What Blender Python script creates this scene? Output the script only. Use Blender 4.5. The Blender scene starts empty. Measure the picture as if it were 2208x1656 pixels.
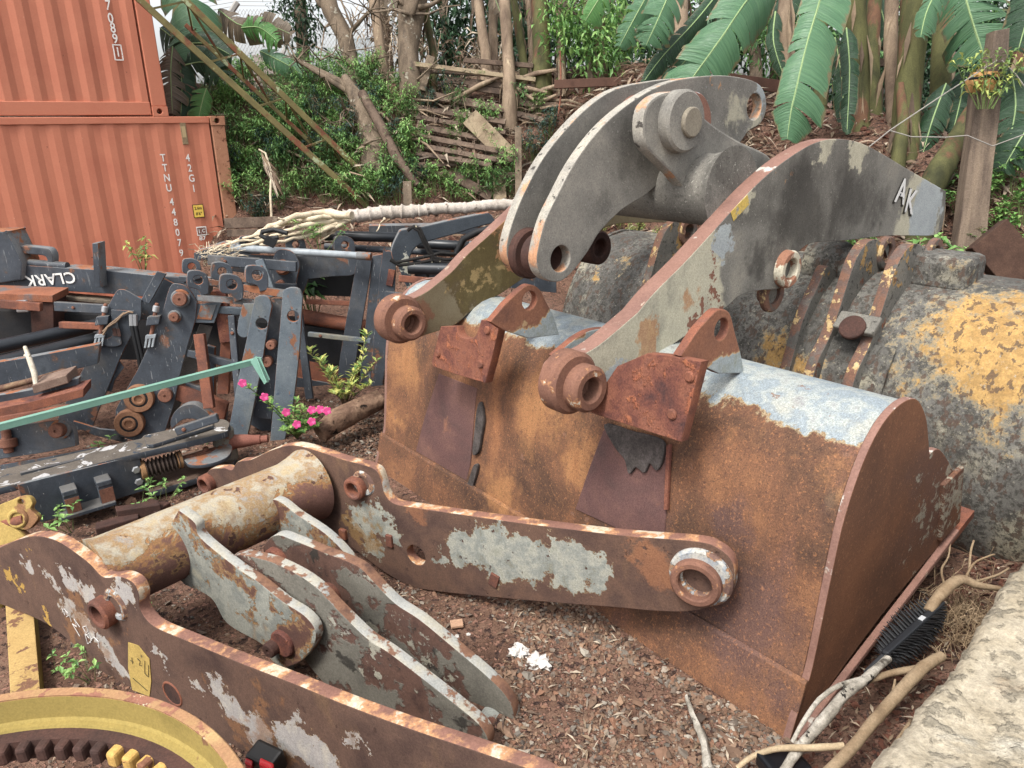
import bpy, math, random
import numpy as np
from mathutils import Vector, Matrix
random.seed(7)
SC = bpy.context.scene
COL = SC.collection
# ---------------------------------------------------------------- camera, light, exposure
F_PX, CAM_H = 1577.0, 2.3
V3 = lambda *a: np.array(a, float)
def unit(v):
    v = np.array(v, float); return v / np.linalg.norm(v)
PITCH, ROLL = math.asin(.3523), math.radians(2.26)
CF = V3(0, math.cos(PITCH), -math.sin(PITCH)); _r0 = V3(1, 0, 0); _u0 = np.cross(_r0, CF)
CR = _r0 * math.cos(ROLL) - _u0 * math.sin(ROLL); CU = np.cross(CR, CF); CC = V3(0, 0, CAM_H)
cam = bpy.data.cameras.new('camera'); cam_o = bpy.data.objects.new('camera', cam); COL.objects.link(cam_o)
cam.sensor_width = 36; cam.lens = F_PX / 2208 * 36; cam.clip_end = 500; cam.clip_start = .05
cam_o.matrix_world = Matrix([[CR[0], CU[0], -CF[0], 0], [CR[1], CU[1], -CF[1], 0], [CR[2], CU[2], -CF[2], CAM_H], [0, 0, 0, 1]])
SC.camera = cam_o
SC.view_settings.view_transform = 'Standard'; SC.view_settings.look = 'None'
SC.view_settings.exposure = 1.08; SC.view_settings.gamma = 1
SUN_EL, SUN_AZ = math.radians(58), math.radians(215)      # sun behind the camera, to the left
W = bpy.data.worlds.new('World'); SC.world = W; W.use_nodes = True
_t = W.node_tree; _bg = _t.nodes['Background']; _sky = _t.nodes.new('ShaderNodeTexSky')
_sky.sky_type = 'NISHITA'; _sky.sun_disc = False; _sky.sun_elevation = SUN_EL; _sky.sun_rotation = SUN_AZ
_sky.dust_density = 4; _sky.air_density = 1.0; _sky.ozone_density = 1.0
_hs = _t.nodes.new('ShaderNodeHueSaturation'); _hs.inputs['Saturation'].default_value = .22; _hs.inputs['Value'].default_value = 1.25
_t.links.new(_sky.outputs[0], _hs.inputs['Color']); _t.links.new(_hs.outputs[0], _bg.inputs[0]); _bg.inputs[1].default_value = .12
_l = bpy.data.lights.new('sun', 'SUN'); _l.energy = 1.5; _l.angle = math.radians(14); _l.color = (1, .95, .87)
sun = bpy.data.objects.new('sun', _l); COL.objects.link(sun)
sun.rotation_euler = Vector((math.sin(SUN_AZ) * math.cos(SUN_EL), math.cos(SUN_AZ) * math.cos(SUN_EL), math.sin(SUN_EL))).to_track_quat('Z', 'Y').to_euler()
SC.cycles.max_bounces = 6; SC.cycles.diffuse_bounces = 3; SC.cycles.use_denoising = True

# ---------------------------------------------------------------- rays of the photograph, to measure from
def ray(x, y): return CF + ((x - 1104) / F_PX) * CR + ((828 - y) / F_PX) * CU
def G(x, y, z=0.): d = ray(x, y); return CC + d * ((z - CAM_H) / d[2])
def D(x, y, t): return CC + ray(x, y) * t
def PP(x, y, o, n): d = ray(x, y); return CC + d * (np.dot(np.array(o) - CC, n) / np.dot(d, n))
class Plane:
    """a real plane in the yard: origin, normal towards the viewer"""
    def __init__(s, o, n, up=(0, 0, 1)):
        s.o = np.array(o, float); s.n = unit(n)
        if np.dot(CC - s.o, s.n) < 0: s.n = -s.n
        s.u = unit(np.cross(up, s.n)); s.v = np.cross(s.n, s.u)
    def p(s, x, y): return PP(x, y, s.o, s.n)
    def uv(s, x, y): q = s.p(x, y) - s.o; return (q @ s.u, q @ s.v)
    def at(s, u, v, w=0): return s.o + s.u * u + s.v * v + s.n * w
    def off(s, w): return Plane(s.o + s.n * w, s.n, s.v)
    def mat(s): return Matrix([[s.u[0], s.v[0], s.n[0], s.o[0]], [s.u[1], s.v[1], s.n[1], s.o[1]], [s.u[2], s.v[2], s.n[2], s.o[2]], [0, 0, 0, 1]])
def plane_through(a, b, c):
    n = np.cross(b - a, c - a); return Plane(a, n, up=(0, 0, 1) if abs(unit(n)[2]) < .95 else (0, 1, 0))

# ---------------------------------------------------------------- things, parts
ORG = {}
def thing(name, label, cat, loc=(0, 0, 0), group=None):
    o = bpy.data.objects.new(name, None); COL.objects.link(o); o.empty_display_size = .1
    o.location = [float(c) for c in loc]; ORG[o.name] = V3(*loc)
    o['label'] = label; o['category'] = cat
    if group: o['group'] = group
    return o
def tag(o, label, cat, group=None):
    o['label'] = label; o['category'] = cat
    if group: o['group'] = group
    return o
def put(name, me, mats, parent=None, kind=None, loc=None, label=None):
    o = bpy.data.objects.new(name, me); me.name = name; COL.objects.link(o)
    for m in (mats if isinstance(mats, (list, tuple)) else [mats]):
        me.materials.append(m)
    if parent is not None:
        org = ORG[parent.name]; o.parent = parent
    else:
        org = V3(*loc) if loc is not None else V3(0, 0, 0); o.location = [float(c) for c in org]
    ORG[o.name] = org
    me.transform(Matrix.Translation([-float(c) for c in org]))
    if kind: o['kind'] = kind
    if label: o['label'] = label
    return o
def shade(me, ang=35):
    me.shade_smooth() if hasattr(me, 'shade_smooth') else [setattr(p, 'use_smooth', True) for p in me.polygons]
    try: me.set_sharp_from_angle(angle=math.radians(ang))
    except Exception: pass
def bev(o, w=.004, seg=2, ang=40):
    m = o.modifiers.new('bevel', 'BEVEL'); m.width = w; m.segments = seg; m.limit_method = 'ANGLE'; m.angle_limit = math.radians(ang); m.use_clamp_overlap = True
    return o

class MB:
    def __init__(s): s.v = []; s.f = []; s.m = []; s.k = 0
    def add(s, vs, fs, mi=0):
        b = s.k; s.v.extend([tuple(map(float, q)) for q in vs]); s.k += len(vs)
        s.f.extend([tuple(i + b for i in f) for f in fs]); s.m.extend([mi] * len(fs)); return s
    def box(s, a, b, w, h, up=(0, 0, 1), mi=0, taper=1.):
        a, b = V3(*a), V3(*b); d = unit(b - a); x = np.cross(d, up)
        if np.linalg.norm(x) < 1e-4: x = np.cross(d, (0, 1, .01))
        x = unit(x); z = np.cross(x, d)
        vs = [p + x * (w / 2 * sx * k) + z * (h / 2 * sz * k) for p, k in ((a, 1.), (b, taper)) for sx, sz in ((-1, -1), (1, -1), (1, 1), (-1, 1))]
        return s.add(vs, [(3, 2, 1, 0), (4, 5, 6, 7), (0, 1, 5, 4), (1, 2, 6, 5), (2, 3, 7, 6), (3, 0, 4, 7)], mi)
    def blk(s, c, x, y, z, mi=0):
        """block at c with half-axes x, y, z (vectors)"""
        c, x, y, z = map(lambda q: V3(*q), (c, x, y, z))
        vs = [c + x * i + y * j + z * k for k in (-1, 1) for i, j in ((-1, -1), (1, -1), (1, 1), (-1, 1))]
        return s.add(vs, [(3, 2, 1, 0), (4, 5, 6, 7), (0, 1, 5, 4), (1, 2, 6, 5), (2, 3, 7, 6), (3, 0, 4, 7)], mi)
    def tube(s, pts, r, seg=12, mi=0, cap=True, wob=0.):
        pts = [V3(*p) for p in pts]; n = len(pts)
        rs = list(r) if hasattr(r, '__len__') else [r] * n
        t0 = unit(pts[1] - pts[0]); ref = np.cross(t0, (0, 0, 1)) if abs(t0[2]) < .9 else np.cross(t0, (1, 0, 0)); ref = unit(ref)
        vs = []
        for i, p in enumerate(pts):
            t = unit(pts[min(i + 1, n - 1)] - pts[max(i - 1, 0)])
            ref = unit(ref - t * (ref @ t)); bn = np.cross(t, ref)
            for k in range(seg):
                a = 2 * math.pi * k / seg; q = rs[i] * (1 + (random.uniform(-wob, wob) if wob else 0))
                vs.append(p + (ref * math.cos(a) + bn * math.sin(a)) * q)
        fs = [(i * seg + k, i * seg + (k + 1) % seg, (i + 1) * seg + (k + 1) % seg, (i + 1) * seg + k) for i in range(n - 1) for k in range(seg)]
        if cap: fs += [tuple(range(seg))[::-1], tuple((n - 1) * seg + k for k in range(seg))]
        return s.add(vs, fs, mi)
    def lathe(s, c, ax, prof, seg=40, mi=0, closed=True):
        """prof: (radius, height along ax) pairs; a closed ring profile gives a bored boss"""
        c = V3(*c); ax = unit(ax); x = np.cross(ax, (0, 0, 1)); x = unit(x) if np.linalg.norm(x) > .1 else V3(1, 0, 0); y = np.cross(ax, x)
        m = len(prof); vs = []
        for k in range(seg):
            a = 2 * math.pi * k / seg; e = x * math.cos(a) + y * math.sin(a)
            vs += [c + e * r + ax * h for r, h in prof]
        fs = []
        for k in range(seg):
            k2 = (k + 1) % seg
            for j in range(m if closed else m - 1):
                j2 = (j + 1) % m
                fs.append((k * m + j, k2 * m + j, k2 * m + j2, k * m + j2))
        return s.add(vs, fs, mi)
    def build(s, name, mats, parent=None, smooth=0, bevel=0, recalc=False, **kw):
        me = bpy.data.meshes.new(name); me.from_pydata(s.v, [], s.f)
        if any(s.m): me.polygons.foreach_set('material_index', s.m)
        me.update()
        if recalc or True:
            import bmesh
            bm = bmesh.new(); bm.from_mesh(me); bmesh.ops.recalc_face_normals(bm, faces=bm.faces); bm.to_mesh(me); bm.free()
        if smooth: shade(me, smooth)
        o = put(name, me, mats, parent, **kw)
        if bevel: bev(o, bevel)
        return o
    def raw(s, name, mats, parent=None, **kw):
        me = bpy.data.meshes.new(name); me.from_pydata(s.v, [], s.f)
        if any(s.m): me.polygons.foreach_set('material_index', s.m)
        me.update(); return put(name, me, mats, parent, **kw)

def boss_prof(ro, ri, h0, h1, ch=.008):
    return [(ri, h0), (ro - ch, h0), (ro, h0 + ch), (ro, h1 - ch), (ro - ch, h1), (ri + ch * .6, h1), (ri, h1 - ch * .6)]
def disc_prof(r, h0, h1, ch=.006):
    return [(0, h0), (r - ch, h0), (r, h0 + ch), (r, h1 - ch), (r - ch, h1), (0, h1)]

def crom(pts, n=5):
    """closed Catmull-Rom through the traced points; a point with a third value stays sharp"""
    out = []; N = len(pts)
    for i in range(N):
        p0, p1, p2, p3 = pts[i - 1], pts[i], pts[(i + 1) % N], pts[(i + 2) % N]
        a0, a1, a2, a3 = [np.array(q[:2], float) for q in (p0, p1, p2, p3)]
        if len(p1) > 2: a0 = a1 - (a2 - a1) * .5
        if len(p2) > 2: a3 = a2 + (a2 - a1) * .5
        if len(p1) > 2 and len(p2) > 2: out.append(a1); continue
        for k in range(n):
            t = k / n
            out.append(.5 * ((2 * a1) + (a2 - a0) * t + (2 * a0 - 5 * a1 + 4 * a2 - a3) * t * t + (3 * a1 - a0 - 3 * a2 + a3) * t ** 3))
    return out
def slab(name, mats, parent, pl, uv, th, holes=(), bevel=.004, smooth=True, label=None, wobble=0., **kw):
    """a steel plate cut to an outline given in the plane's own metres; front face on the plane, thickness behind it"""
    pts = crom(uv, 5) if smooth else [np.array(q[:2], float) for q in uv]
    cu = bpy.data.curves.new(name, 'CURVE'); cu.dimensions = '2D'; cu.fill_mode = 'BOTH'
    def sp(ps):
        s = cu.splines.new('POLY'); s.points.add(len(ps) - 1)
        for i, q in enumerate(ps): s.points[i].co = (float(q[0]), float(q[1]), 0, 1)
        s.use_cyclic_u = True
    sp(pts)
    for (hu, hv, hr) in holes:
        sp([(hu + hr * math.cos(2 * math.pi * k / 28), hv + hr * math.sin(2 * math.pi * k / 28)) for k in range(28)])
    cu.extrude = max(th / 2 - bevel, .0005); cu.bevel_depth = bevel; cu.bevel_resolution = 1; cu.offset = -bevel
    ob = bpy.data.objects.new('tmp', cu); COL.objects.link(ob)
    dg = bpy.context.evaluated_depsgraph_get(); dg.update()
    me = bpy.data.meshes.new_from_object(ob.evaluated_get(dg)); bpy.data.objects.remove(ob); bpy.data.curves.remove(cu)
    me.materials.clear()
    me.transform(Matrix.Translation((0, 0, -th / 2)))
    if isinstance(mats, (list, tuple)) and len(mats) > 1:
        for p in me.polygons: p.material_index = 1 if abs(p.normal.z) < .75 else 0
    me.transform(pl.mat())
    shade(me, 38)
    return put(name, me, mats, parent, label=label, **kw)
def plate(name, mats, parent, pl, px, th, holes=(), **kw):
    """slab() with the outline read off the photograph onto a real plane; holes = (px, py, radius in m)"""
    uv = [tuple(pl.uv(q[0], q[1])) + tuple(q[2:]) for q in px]
    return slab(name, mats, parent, pl, uv, th, [(*pl.uv(h[0], h[1]), h[2]) for h in holes], **kw)
def text(body, name, m, parent, o, xd, yd, size, ext=.0006, align='CENTER', sx=1., shear=0., sp=1.):
    cu = bpy.data.curves.new(name, 'FONT'); cu.body = body; cu.size = size; cu.extrude = ext; cu.align_x = align; cu.align_y = 'CENTER'
    cu.offset = size * .014; cu.shear = shear; cu.space_character = sp
    ob = bpy.data.objects.new('tmp', cu); COL.objects.link(ob)
    dg = bpy.context.evaluated_depsgraph_get(); dg.update()
    me = bpy.data.meshes.new_from_object(ob.evaluated_get(dg)); bpy.data.objects.remove(ob); bpy.data.curves.remove(cu); me.materials.clear()
    xd = unit(xd); zd = unit(np.cross(xd, yd)); yd = np.cross(zd, xd)
    me.transform(Matrix([[xd[i] * sx, yd[i], zd[i], o[i]] for i in range(3)] + [[0, 0, 0, 1]]))
    return put(name, me, m, parent)

# ---------------------------------------------------------------- procedural materials
def C(h, k=1.):
    h = h.lstrip('#'); v = [int(h[i:i + 2], 16) / 255 for i in (0, 2, 4)]
    v = [(c / 12.92 if c <= .04045 else ((c + .055) / 1.055) ** 2.4) * k for c in v]
    l = .25 * v[0] + .6 * v[1] + .15 * v[2]; v = [(c * .83 + l * .17) * .93 for c in v]   # weathered paints are duller than their swatches
    return (*v, 1)
class NT:
    def __init__(s, name):
        s.m = bpy.data.materials.new(name); s.m.use_nodes = True; s.t = s.m.node_tree; s.b = s.t.nodes['Principled BSDF']
    def n(s, ty, props=None, **inp):
        nd = s.t.nodes.new('ShaderNode' + ty)
        for k, v in (props or {}).items(): setattr(nd, k, v)
        for k, v in inp.items():
            i = int(k[1:]) if k[0] == '_' and k[1:].isdigit() else k.replace('_', ' ')
            s.set(nd.inputs[i], v)
        return nd
    def set(s, sock, v):
        if hasattr(v, 'links') or isinstance(v, bpy.types.NodeSocket): s.t.links.new(v, sock)
        else: sock.default_value = v
    def math(s, op, a, b=0., c=0., clamp=False):
        nd = s.t.nodes.new('ShaderNodeMath'); nd.operation = op; nd.use_clamp = clamp
        s.set(nd.inputs[0], a); s.set(nd.inputs[1], b)
        if op in ('MULTIPLY_ADD',): s.set(nd.inputs[2], c)
        return nd.outputs[0]
    def noise(s, vec, scale, det=5, rough=.6, dist=0., ty=None):
        nd = s.n('TexNoise', None, Vector=vec, Scale=scale, Detail=det, Roughness=rough, Distortion=dist)
        return nd.outputs[0]
    def ramp(s, fac, cols, lo=.3, hi=.7):
        nd = s.t.nodes.new('ShaderNodeValToRGB'); e = nd.color_ramp.elements
        while len(e) < len(cols): e.new(.5)
        for i, c in enumerate(cols): e[i].position = lo + (hi - lo) * i / max(1, len(cols) - 1); e[i].color = c
        s.set(nd.inputs[0], fac); return nd.outputs[0]
    def mix(s, f, a, b, mode='MIX'):
        nd = s.t.nodes.new('ShaderNodeMix'); nd.data_type = 'RGBA'; nd.blend_type = mode
        s.set(nd.inputs[0], f); s.set(nd.inputs[6], a); s.set(nd.inputs[7], b); return nd.outputs[2]
    def sstep(s, v, a, w):
        nd = s.t.nodes.new('ShaderNodeMapRange'); nd.interpolation_type = 'SMOOTHSTEP'
        s.set(nd.inputs[0], v); nd.inputs[1].default_value = a; nd.inputs[2].default_value = a + w; return nd.outputs[0]
def M(name, base, sc=3., layers=(), rough=.85, bump=.5, bsc=70., dist=.004, grain=.25, metal=0., streak=1., spec=.25, k=1., coord='P', dent=0.):
    """weathered surface: a mottled base plus layers of paint, rust, lichen or dirt with ragged edges.
    layer: cols, sc, th, w, blobs [(point, radius)], kb, up, zz (z0, gain), streak, edge (colour, width), h (paint thickness)"""
    T = NT(name); geo = T.n('NewGeometry')
    P = geo.outputs['Position'] if coord == 'P' else T.n('TexCoord').outputs['Object']
    Nz = T.n('SeparateXYZ', None, Vector=geo.outputs['Normal']).outputs[2]
    Pz = T.n('SeparateXYZ', None, Vector=P).outputs[2]
    def strk(q): return T.n('VectorMath', {'operation': 'MULTIPLY'}, _0=P, _1=(1, 1, q)).outputs[0] if q != 1 else P
    cols = [C(c, k) if isinstance(c, str) else c for c in base]
    col = T.ramp(T.noise(strk(streak), sc, 6, .65, .3), cols)
    rgh = rough; height = T.noise(P, bsc, 4, .7)
    height = T.math('MULTIPLY', height, .35)
    if dent: height = T.math('MULTIPLY_ADD', T.noise(P, 2.6, 2, .5), dent, height)
    Pd = None
    if any(L.get('blobs') for L in layers):
        wv = T.n('TexNoise', None, Vector=P, Scale=9., Detail=6, Roughness=.7).outputs['Color']
        wv = T.n('VectorMath', {'operation': 'SUBTRACT'}, _0=wv, _1=(.5, .5, .5)).outputs[0]
        Pd = T.n('VectorMath', {'operation': 'MULTIPLY_ADD'}, _0=wv, _1=(.34, .34, .34), _2=P).outputs[0]
    for L in layers:
        v = T.noise(strk(L.get('streak', 1)), L.get('sc', 4.), L.get('det', 8), L.get('nr', .62), L.get('dist', .15))
        v = T.math('SUBTRACT', v, .5)
        if L.get('blobs'):
            acc = None
            for (bp, br) in L['blobs']:
                dn = T.n('VectorMath', {'operation': 'DISTANCE'}, _0=Pd, _1=tuple(map(float, bp))).outputs['Value']
                e = T.math('MULTIPLY_ADD', dn, -1. / br, 1.)
                acc = e if acc is None else T.math('MAXIMUM', acc, e)
            acc = T.math('MAXIMUM', acc, -.8)
            v = T.math('MULTIPLY_ADD', acc, L.get('kb', .5), v)
        if L.get('up'): v = T.math('MULTIPLY_ADD', Nz, L['up'], v)
        if L.get('zz'): v = T.math('ADD', v, T.math('MULTIPLY', T.math('SUBTRACT', Pz, L['zz'][0]), L['zz'][1]))
        th, w = L.get('th', 0.), L.get('w', .03)
        m = T.sstep(v, th, w)
        lc = [C(c, k) if isinstance(c, str) else c for c in L['cols']]
        lcol = T.ramp(T.noise(strk(L.get('streak', 1)), L.get('csc', L.get('sc', 4.) * 2.2), 5, .65), lc) if len(lc) > 1 else lc[0]
        if L.get('edge'):
            ec, ew = L['edge']; me = T.sstep(v, th - ew, ew); col = T.mix(T.math('MULTIPLY', me, L.get('ek', .8)), col, C(ec, k))
        if L.get('op', 1) < 1: m = T.math('MULTIPLY', m, L['op'])
        col = T.mix(m, col, lcol)
        height = T.math('MULTIPLY_ADD', m, L.get('h', .5), height)
        if 'rough' in L:
            rn = T.t.nodes.new('ShaderNodeMix'); rn.data_type = 'FLOAT'
            T.set(rn.inputs[0], m); T.set(rn.inputs[2], rgh); rn.inputs[3].default_value = L['rough']; rgh = rn.outputs[0]
    if grain:
        g = T.n('MapRange', None, Value=T.noise(P, bsc * 1.6, 3, .8)); g.inputs[1].default_value = .3; g.inputs[2].default_value = .7
        g.inputs[3].default_value = 1 - grain; g.inputs[4].default_value = 1 + grain
        col = T.mix(1., col, T.n('CombineColor', None, Red=g.outputs[0], Green=g.outputs[0], Blue=g.outputs[0]).outputs[0], 'MULTIPLY')
    T.set(T.b.inputs['Base Color'], col); T.set(T.b.inputs['Roughness'], rgh)
    T.b.inputs['Metallic'].default_value = metal; T.b.inputs['Specular IOR Level'].default_value = spec
    if bump:
        bn = T.n('Bump', None, Strength=bump, Distance=dist, Height=height); T.t.links.new(bn.outputs[0], T.b.inputs['Normal'])
    return T.m
def flat(name, c, rough=.6, metal=0., k=1., spec=.3):
    T = NT(name); T.b.inputs['Base Color'].default_value = C(c, k); T.b.inputs['Roughness'].default_value = rough
    T.b.inputs['Metallic'].default_value = metal; T.b.inputs['Specular IOR Level'].default_value = spec; return T.m
BR = V3(1.0, 2.11, 0); BL = V3(-.98, 4.56, 0); BLEN = float(np.linalg.norm(BL - BR)); BA = unit(BL - BR); BB = V3(BA[1], -BA[0], 0); ZZ = V3(0, 0, 1.)
def bk(a, b, z): return BR + BA * a + BB * b + ZZ * z
# ================================================================ materials of the big things
rust_shell = M('rusted_bucket_steel', ['#49342a', '#5c4130', '#704b34', '#865a39', '#5e4438'], 2.2, layers=[
    dict(cols=['#a86f40', '#9d6239'], sc=2.6, th=.05, w=.2, streak=.3, op=.75, h=.1),
    dict(cols=['#5c4440', '#6e4c44', '#75564e'], sc=2.0, th=.05, w=.2, streak=.5, op=.8, h=.1),
    dict(cols=['#8b8078', '#6d6460'], sc=5, th=.17, w=.1, op=.45, h=.1),
    dict(cols=['#4e3a38', '#5c4440', '#674c46'], sc=3, th=.0, w=.3, streak=.3, blobs=[(PP(x, y, bk(0, .15, .6), BB), r) for x, y, r in ((1330, 1060, .3), (1480, 1240, .3), (1400, 1120, .25), (975, 900, .18), (1620, 1330, .3), (1700, 1480, .2), (1560, 1120, .15))], kb=.4, op=.75, h=0),
    dict(cols=['#a06a3a', '#ad7742', '#915f38'], sc=3.5, th=.02, w=.3, streak=.18, blobs=[(PP(x, y, bk(0, .15, .6), BB), r) for x, y, r in ((1160, 880, .3), (1240, 1000, .2), (870, 790, .25), (1640, 960, .25), (1800, 1020, .2), (1090, 1060, .2), (1230, 1180, .12), (860, 900, .15))], kb=.4, op=.75, h=0),
    dict(cols=['#c08048', '#b07040'], sc=75, det=3, nr=.7, th=.05, w=.12, op=.42, h=.2), dict(cols=['#3f2f2c'], sc=60, det=3, nr=.7, th=.06, w=.1, op=.45, h=-.2),
    dict(cols=['#463531', '#54403a'], sc=1.6, th=.08, w=.12, streak=.25, op=.55, h=0),
    dict(cols=['#8f9a9f', '#7d8990', '#9ba19c', '#87898a'], sc=6, nr=.7, th=.0, w=.015, zz=(1.14, 4.0), edge=('#a8946e', .06), h=.8, rough=.55),
    dict(cols=['#7d5642', '#8a6248'], sc=11, th=.0, w=.03, zz=(1.45, -.5), h=-.4, op=.0001 + .9 * 0) if False else dict(cols=['#6f5040', '#865f48'], sc=14, th=.15, w=.04, h=-.3, op=.85), dict(cols=['#a79468'], sc=3, th=.06, w=.2, zz=(1.1, .3), op=.25, h=0)],
    bump=.6, bsc=110, grain=.42, dist=.005, dent=5.)
rust_plain = M('brown_rust', ['#553a33', '#6f4435', '#8a5138', '#6b4a41'], 5, layers=[dict(cols=['#b06c3e', '#9a5c38'], sc=9, th=.08, w=.15, op=.7, h=.1)], bump=.6, bsc=120, grain=.35)
rust_wear = M('flaking_rust', ['#4c3230', '#6d3f33', '#85503a', '#5a3c3a'], 7, layers=[dict(cols=['#a5623a', '#8c4b33'], sc=14, th=.06, w=.1, h=.6)], bump=1., bsc=80, grain=.4, dist=.006)
rust_edge = M('rust_and_cream_edge', ['#6f4d40', '#82594a', '#93644e'], 6, layers=[dict(cols=['#cdbfa5', '#bba98c', '#b3b4b0'], sc=8, th=.03, w=.04, edge=('#c08a55', .08), h=.4)], bump=.5, grain=.25)
pink_edge = M('bare_rust_edge', ['#76554b', '#8b6557', '#7f5a4c'], 4, layers=[dict(cols=['#b5a68f'], sc=14, th=.12, w=.06, op=.6), dict(cols=['#c9c2b5', '#a8a49b'], sc=6, th=.13, w=.05, h=.4)], bump=.4, grain=.2)
lichen_edge = M('lichened_edge', ['#837e75', '#9a958a', '#aba494'], 9, layers=[dict(cols=['#b9794a', '#c48a52'], sc=4, th=.06, w=.08, op=.8), dict(cols=['#4b4742'], sc=22, th=.1, w=.06)], bump=.5, grain=.3)
grey_lichen = M('lichened_grey_paint', ['#5b5852', '#706d66', '#827e75', '#938e82'], 3.4, layers=[
    dict(cols=['#a39b85', '#b5ad93'], sc=2.4, th=.1, w=.2, op=.55, streak=.4, h=.1),
    dict(cols=['#3d3a35', '#46433d'], sc=55, th=.03, w=.14, op=.45, h=.2, det=5),
    dict(cols=['#b6b4a8', '#9f9c90'], sc=60, th=.12, w=.05, op=.7, h=.3, det=3),
    dict(cols=['#b3aa97', '#b07d50'], sc=5, th=.2, w=.05, op=.8, h=.2)], bump=.7, bsc=90, grain=.3, rough=.95)

def T_(plane, *pts):  # blobs: (px, py, r) on a plane
    return [(plane.p(x, y), r) for x, y, r in pts]

# ================================================================ terrain
def foot(x): return 9.35 if x < 1.0 else 9.35 - (x - 1.0) * 1.12 if x < 4.5 else max(3.6, 5.43 - (x - 4.5) * .5)
def bank_z(x, y):
    s = y - foot(x); top = 2.75 if x < 2 else 2.75 - min(.9, (x - 2) * .3)
    if s <= 0: base = 0.
    elif s < 2.6: q = s / 2.6; base = top * (1 - (1 - q) ** 1.7)
    elif s < 8: base = top + (s - 2.6) * .03
    else: base = top + .16 - min(1.2, (s - 8) * .05)
    n = math.sin(x * 2.1 + y) * .06 + math.sin(x * 5.3 - y * 3.1) * .035 + math.sin(x * 11 + y * 7) * .015
    return base + n * min(1, max(0, s) * 1.2) + (math.sin(x * 3 + 1) * math.sin(y * 2.7) * .012)
def axis_vals(a, b, st, far):
    v = list(np.arange(a, b + 1e-6, st)); k = st * 2; lo, hi = a, b
    while hi < far: hi += k; v.append(hi); lo -= k; v.insert(0, lo); k *= 1.5
    return v
xs, ys = axis_vals(-8, 8, .12, 160), axis_vals(0, 15, .12, 160)
g = MB(); nx = len(xs)
g.add([(x, y, bank_z(x, y)) for y in ys for x in xs], [(j * nx + i, j * nx + i + 1, (j + 1) * nx + i + 1, (j + 1) * nx + i) for j in range(len(ys) - 1) for i in range(nx - 1)])
earth = M('red_earth_and_gravel', ['#51392d', '#634737', '#735645', '#5b4336'], 2.2, layers=[
    dict(cols=['#7b5a4b', '#8c6350', '#6a5349'], sc=38, th=.02, w=.06, h=.8, det=3), dict(cols=['#3c2b26', '#46332c'], sc=24, th=.06, w=.05, h=.0, det=3),
    dict(cols=['#8d7a64', '#7a6a58'], sc=9, th=.16, w=.08, op=.6)], bump=1., bsc=60, dist=.02, grain=.35, rough=.98)
gr = g.build('ground', earth, smooth=60, kind='structure')

# ================================================================ shipping containers
orange = M('orange_container_paint', ['#cb7351', '#d17b58', '#c46c4d'], .9, layers=[
    dict(cols=['#b8654c', '#bd6a50'], sc=.7, th=.04, w=.3, op=.6, h=0.), dict(cols=['#dd9a80'], sc=1.3, th=.14, w=.2, op=.5, h=0., streak=.3),
    dict(cols=['#8a4a36', '#6f4638'], sc=13, th=.2, w=.03, h=.1), dict(cols=['#9c5640', '#8a4c38'], sc=5, th=.15, w=.12, streak=.12, op=.55, h=0), dict(cols=['#e6b8a2'], sc=30, th=.22, w=.02, h=.1)], bump=.3, bsc=40, grain=.05, rough=.62, k=.9, dent=2.)
ochre_post = M('rusty_ochre_post', ['#a87050', '#b57c5a', '#9c6548'], 5, layers=[dict(cols=['#6a3f2c', '#7d4a30'], sc=12, th=.08, w=.05, h=.3), dict(cols=['#d9b08a'], sc=30, th=.18, w=.03)], bump=.3, grain=.15)
white_paint = M('white_lettering', ['#d9d6d0', '#e6e3dc'], 9, layers=[dict(cols=['#c0735a'], sc=45, th=.13, w=.03), dict(cols=['#b5a498'], sc=9, th=.08, w=.1, op=.5)], bump=0, grain=.06, rough=.7)
white_mach = M('worn_white_lettering', ['#d2d2cf', '#e0dfda'], 9, layers=[dict(cols=['#3a424b'], sc=30, th=.12, w=.03), dict(cols=['#8d9296'], sc=9, th=.06, w=.1, op=.6)], bump=0, grain=.06, rough=.7)
black_paint = flat('black_lettering', '#25241f', .6)
sign_yellow = flat('yellow_sticker', '#e8bf22', .5)
brass_plate = M('tarnished_plate', ['#7a6248', '#9a845f'], 20, bump=.2)
def corr_side(o, e1, e2, n, x0, x1, z0, z1, pitch=.278, dep=.03):
    """trapezoid corrugation between x0..x1 along e1, z0..z1 along e2 (down); n points out"""
    m = MB(); x = x0; prof = []
    while x < x1:
        for dx, d in ((0, 0), (.072, 0), (.14, -dep), (.212, -dep)): prof.append((x + dx * pitch / .278, d))
        x += pitch
    vs = []
    for zz in (z0, z1):
        vs += [o + e1 * a + e2 * zz + n * d for a, d in prof]
    k = len(prof)
    m.add(vs, [(i, i + 1, k + i + 1, k + i) for i in range(k - 1)]); return m
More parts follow.
